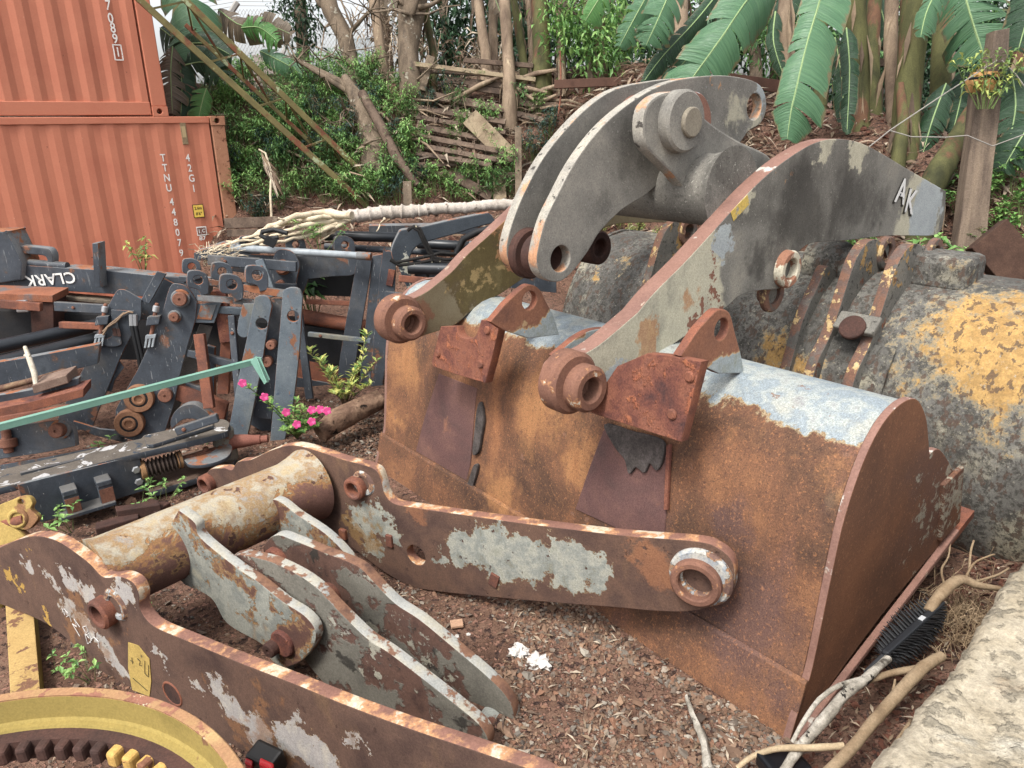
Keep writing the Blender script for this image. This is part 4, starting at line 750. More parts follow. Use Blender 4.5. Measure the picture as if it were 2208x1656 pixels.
plate('inner_plate', [sc1], car, k2.off(-.14), [(430, 700, 1), (458, 705, 1), (440, 760, 1), (400, 850, 1), (365, 925, 1), (335, 920, 1), (370, 830, 1), (405, 760, 1)], .03, smooth=False)
plate('cross_plate', [slate, slate_edge], car, k1.off(-.12), [(340, 598, 1), (352, 590, 1), (352, 600, 1), (395, 622, 1), (420, 640, 1), (410, 690, 1), (300, 690, 1), (302, 655, 1)], .05, smooth=False)
plate('cross_bar', [slate, slate_edge], car, k1.off(-.02), [(334, 592), (342, 586), (358, 590, 1), (322, 655, 1), (302, 650, 1)], .06)
plate('slot_plate', [slate, slate_edge], car, k1.off(.03), [(240, 668, 1), (288, 670, 1), (290, 672, 1), (282, 676, 1), (253, 690, 1), (258, 720, 1), (262, 735), (262, 742), (252, 747), (232, 747), (214, 740, 1), (216, 728, 1), (228, 730), (240, 726), (243, 715), (240, 695, 1)], .012)
for x, y in ((247, 716), (256, 717)): b = MB(); b.blk(k1.off(.034).p(x, y), k1.u * .012, k1.v * .03, k1.n * .004); b.build('slot', dark_rust, car)
for pl, pts, r in ((k2, ((302, 857), (281, 910)), .105), (k1.off(-.14), ((160, 843),), .1)):
    for x, y in pts:
        b = MB(); b.lathe(pl.p(x, y), pl.n, [(0, -.02), (r * .88, -.02), (r, .0), (r, .045), (r * .93, .06), (r * .62, .06), (r * .56, .05), (r * .5, .05), (r * .42, .065), (r * .3, .068), (r * .22, .055), (0, .055)], 48); b.build('roller', M('roller_rust', ['#6f4a36', '#8d6243', '#7a523a'], 6, layers=[dict(cols=['#b07c4c'], sc=5, th=.08, w=.08)], bump=.3), car, smooth=30)
        b = MB(); b.lathe(pl.p(x, y) + pl.n * .052, pl.n, boss_prof(r * .6, r * .46, 0, .006, .002), 40); b.build('bearing_seal', rubber, car, smooth=30)
pinb(car, k2, 390, 643, .05, .09); pinb(car, k2, 377, 682, .035, .07); pinb(car, k2, 358, 850, .05, .07, collar=0, name='stub')
for pl, x, y in ((k1.off(.03), 222, 690), (k2.off(.02), 332, 690)):
    q = pl.p(x, y); up_ = unit(pl.v + pl.u * .35)
    b = MB(); b.blk(q, pl.u * .045, up_ * .035, pl.n * .04); b.build('clevis_block', slate, car, bevel=.006)
    b = MB(); b.lathe(q - up_ * .15, up_, disc_prof(.014, 0, .28)); b.build('threaded_rod', pin_rust, car, smooth=40)
    b = MB(); b.lathe(q + up_ * .06, up_, disc_prof(.024, 0, .05)); b.build('nut', bright, car, smooth=40)
    b = MB()
    for s_ in (-1, 0, 1): b.blk(q - up_ * .17 + pl.u * .025 * s_, pl.u * .008, up_ * .04, pl.n * .02)
    b.blk(q - up_ * .125, pl.u * .036, up_ * .015, pl.n * .022); b.build('fork_end', galv, car, bevel=.004)
pipe = M('dirty_pipe', ['#7d6652', '#94785c'], 10, bump=.3)
b = MB(); b.tube([k1.off(.06).p(*q) for q in ((222, 722), (232, 705), (250, 694), (265, 678), (278, 672), (287, 674))], .008, 8); b.tube([k1.off(.06).p(*q) for q in ((222, 715), (236, 700), (252, 688), (268, 674))], .007, 8); b.build('steel_pipe', pipe, car, smooth=50)
for dx in (0, 8):
    b = MB(); b.tube([k1.off(.05).p(*q) for q in ((284 + dx, 700), (290 + dx, 730), (299 + dx, 770), (304 + dx, 800))], .016, 12); b.build('hose', rubber, car, smooth=50)
    b = MB(); b.tube([k1.off(.05).p(*q) for q in ((283 + dx, 678), (284 + dx, 702))], .018, 8); b.build('hose_fitting', bright, car)
plate('box_plate', [bluegrey, slate_edge], car, k2.off(-.02), [(424, 655, 1), (478, 651, 1), (462, 697, 1), (412, 696, 1)], .1, smooth=False, bevel=.006)
plate('box_frame', [slate_edge], car, k2.off(-.01), [(433, 659, 1), (467, 657, 1), (456, 690, 1), (424, 688, 1)], .01, smooth=False)
b = MB(); q = k2.off(-.16).p(482, 680); b.blk(q, k2.u * .05, k2.v * .2, k2.n * .1); b.build('box_side', rust_wear, car, bevel=.006)
plate('foot_plate', [slate, slate_edge], car, k2.off(-.04), [(158, 908, 1), (215, 925, 1), (268, 930, 1), (250, 948, 1), (275, 948), (268, 955, 1), (200, 938, 1), (158, 915, 1)], .03, smooth=False)
plate('gusset', [slate, slate_edge], car, k1.off(-.02), [(258, 778, 1), (268, 792, 1), (248, 820, 1), (240, 845, 1), (222, 842, 1), (238, 812, 1)], .02)
# --- lugs with bored holes
def lug(parent, pl, x, y, s=1., m=None, tab=(1, 24)):
    q = [(-17, -10), (-14, -18), (-4, -20), (8, -19), (20, -13), (25, -2), (26, 12), (25, 26, 1), (10, 30, 1), (6, 20), (-2, 16), (-12, 14), (-17, 8)]
    pl = Plane(pl.p(x, y), (.45, -1, .12), up=(0, 0, 1))
    plate('lug', [m or slate, slate_edge], parent, pl, [(x + a[0] * s, y + a[1] * s) + tuple(a[2:]) for a in q], .085, holes=[(x + 5 * s, y - 1 * s, .03 * s)], bevel=.006)
car2 = thing('forklift_carriage', 'worn blue-grey carriage with two upright rounded end plates and bored lugs along its top bar', 'forklift carriage', G(560, 955))
u2 = vp(600, 952, .12, lean=.1); u1 = vp(510, 958, .12, lean=.1)
plate('end_plate', [bluegrey, slate_edge], car2, u1, [(548, 650), (553, 640), (565, 637), (580, 643), (586, 660, 1), (575, 720), (562, 800), (548, 870), (533, 945, 1), (487, 952, 1), (497, 905), (515, 810), (532, 730)], .05, holes=[(564, 698, .042)])
plate('end_plate', [bluegrey, slate_edge], car2, u2, [(609, 640), (612, 626), (628, 620), (645, 624), (652, 640, 1), (648, 720), (641, 800), (630, 880), (614, 948, 1), (582, 952, 1), (587, 900), (595, 800), (603, 710)], .05, holes=[(632, 682, .042)])
plate('web', [slate, slate_edge], car2, u2.off(-.12), [(586, 645, 1), (612, 645, 1), (600, 790, 1), (585, 905, 1), (545, 900, 1), (562, 800, 1)], .03, smooth=False)
plate('web', [bluegrey, slate_edge], car2, u1.off(-.12), [(524, 655, 1), (550, 655, 1), (536, 725, 1), (524, 728), (512, 718), (514, 690, 1)], .03)
plate('top_bar', [slate_edge, slate], car2, u2.off(-.1), [(525, 613, 1), (612, 626, 1), (612, 642, 1), (525, 628, 1)], .06, smooth=False)
plate('top_bar', [slate_edge, slate], car2, u1.off(-.2), [(425, 636, 1), (552, 648, 1), (552, 660, 1), (425, 648, 1)], .06, smooth=False)
for x, y, s, pl in ((409, 576, .95, u1.off(-.45)), (474, 587, 1.1, u1.off(-.38)), (549, 595, 1.15, u2.off(-.08)), (422, 605, 1.1, u1.off(-.22)), (494, 615, 1.2, u1.off(-.12))): lug(car2, pl, x, y, s)
plate('top_bar', [slate, slate_edge], car2, u1.off(-.5), [(385, 596, 1), (440, 600, 1), (530, 616, 1), (530, 630, 1), (430, 612, 1), (385, 606, 1)], .05, smooth=False)
pinb(car2, u2.off(-.1), 588, 740, .035, .09, collar=0); pinb(car2, u2.off(-.1), 578, 777, .04, .07, collar=0)
for pl, x, y in ((u1, 564, 698), (u2, 632, 682)):
    for sx_ in (-1, 1):
        for sy in (-1, 1):
            b = MB(); b.lathe(pl.p(x + 7 * sx_ + 1, y + 15 * sy), pl.n, disc_prof(.007, -.005, .002)); b.build('bolt_hole', rubber, car2)
plate('scuff_plate', [slate, slate_edge], car2, u1.off(-.3), [(400, 826, 1), (440, 838, 1), (490, 880, 1), (485, 920, 1), (400, 850, 1)], .05, smooth=False)
plate('lower_bar', [rust_plain], car2, u1.off(-.25), [(385, 830, 1), (490, 872, 1), (482, 908, 1), (378, 862, 1)], .08, smooth=False)
plate('lower_bar', [slate, slate_edge], car2, u2.off(-.2), [(535, 868, 1), (595, 905, 1), (592, 945, 1), (533, 912, 1)], .08, smooth=False)
plate('arch_plate', [slate, slate_edge], car2, u1.off(-.15), [(368, 905), (385, 880), (415, 872), (440, 885), (462, 905), (460, 920, 1), (425, 905), (395, 905), (370, 925, 1)], .12)
# inner rusty uprights between
plate('upright', [rust_plain], car2, u1.off(-.4), [(478, 700, 1), (500, 705, 1), (492, 850, 1), (468, 850, 1)], .06, smooth=False)
plate('upright', [slate, slate_edge], car2, u1.off(-.5), [(445, 745, 1), (462, 750, 1), (462, 860, 1), (440, 850, 1)], .06, smooth=False)
# --- frame behind
mast2 = thing('forklift_mast', 'rusty-edged slate mast frame with two leaning uprights and three bored lugs on its top bar', 'forklift mast', G(740, 830))
f1 = vp(735, 838, .1, lean=.1); f0 = f1.off(-.25)
plate('top_beam', [slate, slate_edge], mast2, f1.off(-.06), [(500, 547, 1), (600, 552, 1), (772, 550, 1), (766, 590), (716, 596), (680, 600), (664, 602, 1), (650, 640, 1), (620, 640, 1), (610, 600, 1), (500, 585, 1)], .08, smooth=True)
plate('upright', [slate, slate_edge], mast2, f1, [(772, 548, 1), (802, 556, 1), (795, 610), (770, 760), (762, 815, 1), (728, 815, 1), (738, 740)], .07)
plate('upright', [slate, slate_edge], mast2, f1.off(-.02), [(803, 552, 1), (824, 548, 1), (822, 600), (805, 760), (798, 850, 1), (772, 850, 1), (785, 730)], .07)
plate('upright', [slate, slate_edge], mast2, f1.off(.01), [(824, 552), (832, 542), (845, 544), (854, 560, 1), (850, 640), (835, 760), (822, 850, 1), (799, 850, 1), (806, 730)], .07)
plate('bolt_strap', [rust_wear], mast2, f1.off(.03), [(838, 580, 1), (852, 583, 1), (846, 618, 1), (832, 615, 1)], .02, smooth=False)
lugp = f1.off(-.12)
for x, y in ((533, 529), (633, 529), (739, 529)): lug(mast2, lugp, x, y, 1.05)
plate('pivot_plate', [slate, slate_edge], mast2, f1.off(.08), [(588, 560), (596, 542), (612, 538), (632, 545), (645, 570), (640, 600, 1), (636, 625, 1), (580, 622, 1), (582, 590)], .05)
pinb(mast2, f1.off(.08), 610, 576, .048, .08); pinb(mast2, f1.off(.08), 606, 612, .035, .07, collar=0)
b = MB(); b.tube([f0.p(645, 680), f0.p(720, 694), f0.p(800, 706)], .065, 24); b.build('cross_tube', rust_plain, mast2, smooth=50)
plate('box_beam', [M('dark_navy_beam', ['#16191e', '#1f242b', '#262b33'], 3, bump=.2)], mast2, f0.off(-.02), [(645, 715, 1), (780, 738, 1), (775, 800, 1), (640, 785, 1)], .2, smooth=False)
plate('low_beam', [rust_plain], mast2, f0.off(.02), [(640, 775, 1), (770, 800, 1), (765, 835, 1), (636, 812, 1)], .12, smooth=False)
plate('ladder_strip', [slate, slate_edge], mast2, f0.off(.1), [(636, 812, 1), (765, 838, 1), (762, 858, 1), (634, 838, 1)], .03, smooth=False)
plate('inner_beam', [rubber], mast2, f0.off(-.2), [(650, 598, 1), (775, 585, 1), (775, 640, 1), (650, 636, 1)], .05, smooth=False)
# --- tubes and lever arm behind the masts
cyl('long black cylinder on top of the pile, behind the bored lugs', 700, 508, 6.5, 905, 513, 6.7, .045, rod=None)
cyl('long grey rod cylinder lying behind the three bored lugs', 500, 534, 6.25, 800, 553, 6.15, .03, m=galv)
cyl('black cylinder at the back of the pile, right of the lever arm', 900, 525, 6.6, 1040, 533, 6.6, .045)
cyl('thin grey cylinder low at the back of the pile', 700, 531, 6.7, 1000, 548, 6.7, .03, m=slate)
cyl('dark cylinder under the coiled hoses, beside the lever arm', 880, 578, 6.2, 1010, 582, 6.2, .05)
lp4 = dp_(950, 500, 6.2, .2)
arm4 = thing('lever_arm', 'bent slate lever arm with hoses looped around it, on top of the pile', 'lever arm', base(lp4, 890, 640))
la_m = M('lever_arm_skin', ['#343b43', '#424a52', '#39414a'], 3, layers=[dict(cols=['#7b5541', '#8d6044'], sc=5, th=.12, w=.06, streak=.4), dict(cols=['#a9a99c', '#bdbba8'], sc=9, th=.0, w=.03, blobs=T_(lp4, (876, 555, .05), (880, 580, .05), (886, 605, .04), (889, 625, .03)), kb=.7)], bump=.3, rough=.6, k=.9)
plate('arm', [la_m, slate_edge], arm4, lp4, [(858, 505), (866, 496), (893, 492), (935, 483), (982, 472), (1054, 458, 1), (1062, 466), (1071, 480, 1), (1030, 490), (982, 505), (934, 518), (902, 530), (887, 548), (884, 570), (893, 636, 1), (884, 636, 1), (858, 575), (846, 555), (845, 535)], .09, bevel=.01)
plate('rib', [slate, slate_edge], arm4, lp4.off(-.12), [(890, 560, 1), (1010, 575, 1), (1010, 640, 1), (900, 630, 1)], .04, smooth=False)
hose = thing('hydraulic_hoses', 'bundle of cracked black hoses tied together in front of the bent lever arm', 'hoses', base(lp4, 930, 600))
cracked = M('cracked_hose', ['#1c1b1b', '#2a2827'], 10, layers=[dict(cols=['#9a9078', '#b3a98c'], sc=24, th=.13, w=.02, h=-.5)], bump=.4)
hp_ = lp4.off(.08)
for k, pts in enumerate((((880, 495), (893, 488), (905, 492), (915, 515), (928, 540), (938, 555), (960, 560), (1000, 557)), ((878, 498), (890, 490), (903, 498), (912, 520), (924, 545), (935, 560), (965, 566), (1000, 565)),
              ((842, 559), (855, 566), (885, 560), (925, 552), (950, 545), (985, 548), (1010, 556)), ((842, 561), (860, 572), (900, 568), (935, 560)), ((930, 555), (932, 575), (920, 600), (905, 622), (898, 636)), ((934, 552), (950, 565), (962, 580)), ((935, 562), (965, 568), (990, 560), (1010, 550)))):
    b = MB(); b.tube([hp_.p(*q) for q in pts], .014, 8); b.build('hose', cracked, hose, smooth=60)
b = MB(); b.tube([D(985, 545, 6.05), D(1000, 515, 6.0), D(1030, 500, 5.95), D(1060, 492, 5.9)], .028, 10); o = b.build('hose_end', rubber, smooth=60); tag(o, 'thick black hose curving up behind the far lift arm', 'hose')
b = MB(); b.tube([D(*q) for q in ((600, 512, 6.1), (575, 515, 6.1), (563, 508, 6.1), (565, 500, 6.1), (590, 495, 6.1), (620, 503, 6.1))], .02, 10); b.blk(D(583, 521, 6.05), V3(.04, 0, -.02), V3(0, .02, 0), V3(.02, 0, .03)); o = b.build('hose_loop', rubber, smooth=60); tag(o, 'short black hose looped under the papaya roots', 'hose')
# --- dark flat beams at the very back
bk4 = dp_(900, 480, 6.9, .1); beam_thing('steel_beam', 'rust-streaked dark beam at the back of the pile, under the pale trunk', 'steel beam', bk4, [(795, 487, 1), (1030, 484, 1), (1030, 505, 1), (795, 503, 1)], .15)
bk5 = dp_(440, 545, 6.5, .1); beam_thing('steel_beam', 'dark beam end at the left of the pile, beside the container corner', 'steel beam', bk5, [(418, 545, 1), (470, 530, 1), (540, 536, 1), (540, 560, 1), (418, 562, 1)], .3)
bk6 = dp_(1150, 600, 5.6, .1); beam_thing('steel_beam', 'black beam seen under the far lift arm, behind the rusty bucket', 'steel beam', bk6, [(1000, 560, 1), (1200, 590, 1), (1200, 632, 1), (1000, 610, 1)], .3)
bm8 = dp_(620, 700, 6.6, .1); beam_thing('steel_beam', 'long black beam under the masts in the middle of the pile', 'steel beam', bm8, [(-60, 668, 1), (500, 690, 1), (860, 720, 1), (860, 790, 1), (500, 780, 1), (-60, 770, 1)], .3, mats=[M('near_black_beam', ['#1a1b1d', '#26272a', '#2e2b29'], 3, bump=.3)])  # near-black filler body behind the masts, hides the container below
random.seed(33)
clut = [((430, 720), (452, 880), 22, 5.5, 2), ((405, 760), (520, 790), 16, 5.6, 0), ((390, 660), (530, 672), 16, 5.6, 1), ((450, 560), (640, 575), 22, 5.9, 0), ((460, 612), (640, 618), 12, 6.1, 0),
        ((500, 680), (516, 870), 14, 5.5, 0), ((640, 640), (668, 860), 16, 6.2, 0), ((660, 650), (780, 655), 10, 6.5, 2), ((665, 720), (800, 735), 10, 6.1, 1), ((430, 556), (560, 560), 8, 6.1, 0), ((120, 660), (330, 672), 20, 6.0, 0), ((130, 700), (250, 705), 14, 5.9, 2), ((0, 655), (90, 662), 18, 5.9, 2), ((0, 905), (150, 880), 16, 4.85, 2), ((380, 930), (470, 900), 18, 4.75, 0), ((330, 600), (400, 605), 14, 5.9, 0), ((560, 560), (590, 640), 18, 5.8, 1), ((860, 600), (1000, 612), 14, 6.1, 2), ((830, 640), (990, 660), 26, 6.2, 0)]
lab_ = ['dark slate steel bar', 'scuffed blue-grey steel bar', 'rust-brown steel bar']
where = ['upright behind the bent scuffed plate', 'crossing low between the two carriages', 'crossing under the bored lugs', 'lying behind the front row of lugs', 'lying just under the lug bar', 'upright left of the two rounded end plates', 'upright right of the two rounded end plates', 'inside the mast frame opening, near its top', 'low inside the mast frame opening',
         'beside the thin grey rod at the container corner', 'under the lettered mast rail', 'between the black cylinder and the mast rail', 'behind the rusty channel end', 'under the green bar at the left edge', 'beside the arched plate above the axle', 'right of the lettered rail end', 'below the pivot plate with two bolts', 'under the coiled hoses', 'below the coiled hoses, behind the far arm']
mm_ = [slate, bluegrey, rust_plain]
for (a, b_, w_, t_, k_), wh in zip(clut, where):
    q0, q1 = D(*a, t_), D(*b_, t_ + .05); m = MB(); d = unit(q1 - q0); nn = unit(V3(.1, -1, .15) - d * (V3(.1, -1, .15) @ d)); m.box(q0, q1, .06, w_ * t_ / F_PX, up=np.cross(nn, d)); o = m.build('steel_bar', mm_[k_], bevel=.006); tag(o, lab_[k_] + ' ' + wh, 'steel bar')
    if k_ != 2: 
        hq = (q0 * .8 + q1 * .2) + nn * .031; m = MB(); m.lathe(hq, nn, disc_prof(.014, -.004, .012), 6); m.build('bolt_head', pin_rust, o)
# --- lower-left plate with pin
lf = vp(60, 1030, .1, lean=.25)
low_l = thing('axle_bracket', 'flat dark bracket plate with a rusty pin, at the left edge under the green bar', 'axle bracket', G(60, 1030))
plate('plate', [slate, slate_edge], low_l, lf, [(-50, 925, 1), (60, 915), (110, 908), (145, 912), (158, 930), (163, 962, 1), (100, 975), (0, 990), (-50, 1000, 1)], .06)
pinb(low_l, lf, 133, 925, .05, .09); b = MB(); q = lf.off(.03).p(16, 955); b.lathe(q, lf.v, disc_prof(.06, -.03, .03)); b.lathe(q, lf.v, disc_prof(.03, -.07, .09)); b.build('shackle_pin', pin_rust, low_l, smooth=35)
plate('spring_leaf', [slate, rust_plain], low_l, lf.off(-.02), [(0, 1002, 1), (100, 985, 1), (210, 963, 1), (212, 968, 1), (120, 1000, 1), (0, 1015, 1)], .04, smooth=False)
# --- steer axle
_a, _b = G(85, 1135, .04), G(322, 1062, .04); ax = Plane(_a, np.cross(_b - _a, (0, 0, 1)), up=(0, 0, 1))
axle = thing('steer_axle', 'dark steer axle with a pale dusty top flange, bellows boot and rusty spindle', 'steer axle', G(200, 1110))
plate('front_plate', [slate, slate_edge], axle, ax, [(37, 1046, 1), (299, 981, 1), (318, 1056, 1), (90, 1127, 1), (56, 1105, 1)], .03, smooth=False)
zt = float(ax.p(299, 979)[2]) + .01; print('axle top', zt)
dusty = M('dusty_top_flange', ['#4a443e', '#5d554c', '#6b6258'], 4, layers=[dict(cols=['#b8b6b4', '#a5a3a3', '#cbc8c2'], sc=6, th=.06, w=.04, h=.6, dist=1.5), dict(cols=['#38404a'], sc=8, th=.14, w=.04)], bump=.7, grain=.25)
hp3 = Plane(V3(0, 0, zt), (0, 0, 1), up=(0, 1, 0))
plate('top_flange', [dusty, slate], axle, hp3, [(-60, 1072, 1), (0, 1052, 1), (301, 976, 1), (473, 935), (492, 922), (494, 910), (478, 903), (453, 908, 1), (310, 938, 1), (304, 945, 1), (100, 990, 1), (-60, 1026, 1)], .045, bevel=.006)
plate('raised_strip', [dusty, slate], axle, Plane(V3(0, 0, zt + .03), (0, 0, 1), up=(0, 1, 0)), [(310, 938, 1), (315, 958, 1), (330, 958, 1), (460, 917, 1), (455, 906, 1)], .028, bevel=.006, smooth=False)
hp5 = Plane(V3(0, 0, .07), (0, 0, 1), up=(0, 1, 0))
plate('bottom_flange', [M('muddy_flange', ['#4f3d33', '#5d4a3e', '#6f5c4c'], 7, bump=.8), slate], axle, hp5, [(320, 1062, 1), (400, 1038, 1), (480, 1010), (507, 990), (500, 970), (470, 960), (320, 1000, 1)], .045, bevel=.006)
b = MB(); b.box(ax.p(60, 1080) - ax.n * .16, ax.p(318, 1015) - ax.n * .16, .03, .25); b.build('rear_plate', slate, axle)
p0, p1_ = PP(306, 1014, ax.o - ax.n * .04, ax.n), PP(392, 990, ax.o - ax.n * .04, ax.n); dx_ = p1_ - p0; Lb = float(np.linalg.norm(dx_)); prof = [(0, 0)]
for i in range(61): prof.append((.052 + .011 * math.cos(i / 60 * 2 * math.pi * 10), Lb * i / 60))
b = MB(); b.lathe(p0, dx_, prof + [(0, Lb)], 32); b.build('bellows_boot', M('brown_bellows', ['#332a26', '#4a3c34'], 6, bump=.3), axle, smooth=60)
for q0, r_ in ((p0, .064), (p1_ - unit(dx_) * .02, .058)):
    b = MB(); b.lathe(q0, dx_, disc_prof(r_, -.015, .022)); b.build('boot_clamp', M('brass_clamp', ['#8a6440', '#a07848'], 8), axle, smooth=40)
b = MB(); b.tube([p1_, p1_ + unit(dx_) * .16], .02, 14); b.build('tie_rod', pin_rust, axle, smooth=40)
b = MB(); q = p1_ + unit(dx_) * .16; b.blk(q, unit(dx_) * .07, ax.n * .03, ZZ * .012); b.lathe(q + ZZ * .01, ZZ, disc_prof(.02, 0, .03)); b.build('clevis', pin_rust, axle, bevel=.003)
plate('steering_arm', [slate_edge, slate], axle, Plane(V3(0, 0, .2), (0, 0, 1), up=(0, 1, 0)), [(395, 990, 1), (420, 984), (455, 975), (480, 955), (500, 962), (490, 985), (450, 1000), (410, 1002)], .025)
kq = G(483, 950, .2); b = MB(); b.lathe(V3(kq[0], kq[1], .05), ZZ, disc_prof(.075, 0, zt - .09, .01)); b.build('king_pin_housing', M('grey_knuckle', ['#6b6a62', '#7f7c70'], 7, layers=[dict(cols=['#7a5240'], sc=6, th=.08, w=.05)], bump=.4), axle, smooth=40)
s0, s1 = PP(497, 953, kq, V3(.1, -1, 0)), PP(578, 946, kq, V3(.1, -1, 0))
b = MB(); d_ = unit(s1 - s0); Ls = float(np.linalg.norm(s1 - s0)); b.lathe(s0, d_, [(0, -.02), (.062, -.02), (.062, .02), (.05, .03), (.045, .1), (.036, .16), (.034, Ls * .8), (.026, Ls * .82), (.026, Ls), (0, Ls)], 28); b.build('spindle', M('spindle_rust', ['#7d4a3c', '#8c5646'], 6, bump=.3), axle, smooth=35)
b = MB(); q = V3(*hp3.p(463, 905)); b.lathe(q, ZZ, disc_prof(.03, 0, .045)); b.build('bolt_head', pin_rust, axle)
for x, y in ((293, 1012), (299, 1038)):
    b = MB(); b.lathe(ax.p(x, y), ax.n, disc_prof(.026, 0, .02), 6); b.build('hex_bolt', bright, axle)
for x, y in ((145, 1050), (218, 1030)):
    q = ax.p(x, y); b = MB(); b.blk(q + ax.n * .05 - ZZ * .0, ax.u * .042, ZZ * .018, ax.n * .055); b.blk(q + ax.n * .08 - ZZ * .07, ax.u * .042, ZZ * .07, ax.n * .018); b.build('mount_lug', slate, axle, bevel=.006)
    b = MB(); b.blk(q + ax.n * .1 - ZZ * .085, ax.u * .038, ZZ * .05, ax.n * .004); b.build('lug_face', pin_rust, axle)
q = ax.p(182, 1075); b = MB(); b.blk(q + ax.n * .06 - ZZ * .035, ax.u * .15, ZZ * .012, ax.n * .07); b.build('mount_shelf', slate, axle, bevel=.004)
# --- green angle bar
ga = thing('angle_bar', 'long pale green steel angle bar with a bent slotted end, leaning across the masts', 'angle bar', G(100, 960))
gm = M('pale_green_paint', ['#6fa591', '#7bb09c', '#699d8a'], 3, layers=[dict(cols=['#4f7a6a'], sc=9, th=.18, w=.05)], bump=.05, grain=.04, rough=.45, k=.85)
g0, g1 = D(-60, 929, 3.75), D(562, 771, 4.75); gd = unit(g1 - g0); gu = unit(ZZ - gd * (gd @ ZZ)); gn = np.cross(gd, gu); gn = gn if gn @ (CC - g0) > 0 else -gn
b = MB(); b.box(g0, g1, .034, .005, up=gu); b.box(g0 - gu * .017 + gn * .014, g1 - gu * .017 + gn * .014, .005, .032, up=gu); b.build('angle', gm, ga)
g2 = D(578, 828, 4.75); gp = plane_through(g1, g2, g1 - gd)
plate('bent_end', [gm], ga, Plane(D(562, 790, 4.7), (.3, -1, .3), up=(0, 0, 1)), [(540, 780, 1), (552, 768, 1), (562, 772, 1), (582, 818, 1), (570, 829, 1)], .005, smooth=False, bevel=.001, holes=[(573, 814, .006)])
b = MB(); w = V3(0, -.03, .01); b.box(D(556, 772, 4.69), D(577, 824, 4.69), .03, .005, up=(.5, 0, .3)); b.build('bent_lip', gm, ga)
# ================================================================ vegetation and the bank
def BG(px, py, tmin=4., tmax=40.):
    d = ray(px, py); t = tmin
    while t < tmax:
        q = CC + d * t
        if q[2] < bank_z(q[0], q[1]): return q
        t += .03
    return CC + d * tmax
def leafmat(name, cols, trans=.3, rough=.5, k=1.):
    T = NT(name); g = T.n('NewGeometry'); c = T.ramp(g.outputs['Random Per Island'], [C(x, k) for x in cols], 0., 1.)
    nz = T.noise(g.outputs['Position'], 30, 3); c = T.mix(.35, c, T.mix(nz, C('#000000'), C('#ffffff')), 'OVERLAY')
    T.set(T.b.inputs['Base Color'], c); T.b.inputs['Roughness'].default_value = rough; T.b.inputs['Specular IOR Level'].default_value = .4
    if trans:
        tr = T.n('BsdfTranslucent', None, Color=c); mx = T.n('MixShader'); mx.inputs[0].default_value = trans
        T.t.links.new(T.b.outputs[0], mx.inputs[1]); T.t.links.new(tr.outputs[0], mx.inputs[2]); T.t.links.new(mx.outputs[0], T.t.nodes['Material Output'].inputs[0])
    return T.m
g_bright = leafmat('bright_green_leaf', ['#42702f', '#5c9140', '#7cb04c', '#98c460', '#6a9f46'])
g_mid = leafmat('mid_green_leaf', ['#33582b', '#447236', '#5b8c42', '#74a550'])
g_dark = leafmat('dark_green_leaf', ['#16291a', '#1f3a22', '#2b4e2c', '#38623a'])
g_blue = leafmat('blue_green_leaf', ['#263f35', '#35544a', '#456a5a'])
g_yel = leafmat('yellow_green_leaf', ['#6e8f35', '#93ac42', '#c6cb58', '#55803a', '#7ea043'])
g_dry = leafmat('dry_leaf', ['#6b5643', '#8a7358', '#a8937a', '#c3b299', '#54423a', '#7c6650'], .12, .9)
bark = M('grey_bark', ['#4f4438', '#665746', '#7d6c58', '#5b4f44'], 6, streak=.35, bump=.9, bsc=50, dist=.02, grain=.3, layers=[dict(cols=['#8f8876', '#a39c8a'], sc=9, th=.12, w=.05, h=.2)])
twig = M('dry_twig', ['#6d5a46', '#8b7860', '#a59479'], 12, bump=.4)
greenstem = M('green_stem', ['#4b5f30', '#657a3c', '#6d6a48'], 9, bump=.2)
wood = M('weathered_board', ['#3f332b', '#544438', '#6a5748', '#4a3c33'], 5, streak=1, bump=.9, bsc=60, dist=.012, grain=.35, layers=[dict(cols=['#82725f', '#94836e'], sc=7, th=.08, w=.08, op=.7), dict(cols=['#5e6a42'], sc=4, th=.16, w=.08, op=.6)])
def leaf(m, p, d, up, L, w, mi=0, droop=.25):
    d = unit(d); s = np.cross(d, up); s = unit(s) if np.linalg.norm(s) > 1e-3 else V3(1, 0, 0); n = np.cross(s, d)
    mid = p + d * L * .5 + n * L * .03; tip = p + d * L - ZZ * L * droop
    m.add([p, mid + s * w / 2 + n * w * .18, mid, mid - s * w / 2 + n * w * .18, tip], [(0, 2, 4, 1), (0, 3, 4, 2)], mi)
def rv(s=1.): return V3(random.gauss(0, s), random.gauss(0, s), random.gauss(0, s))
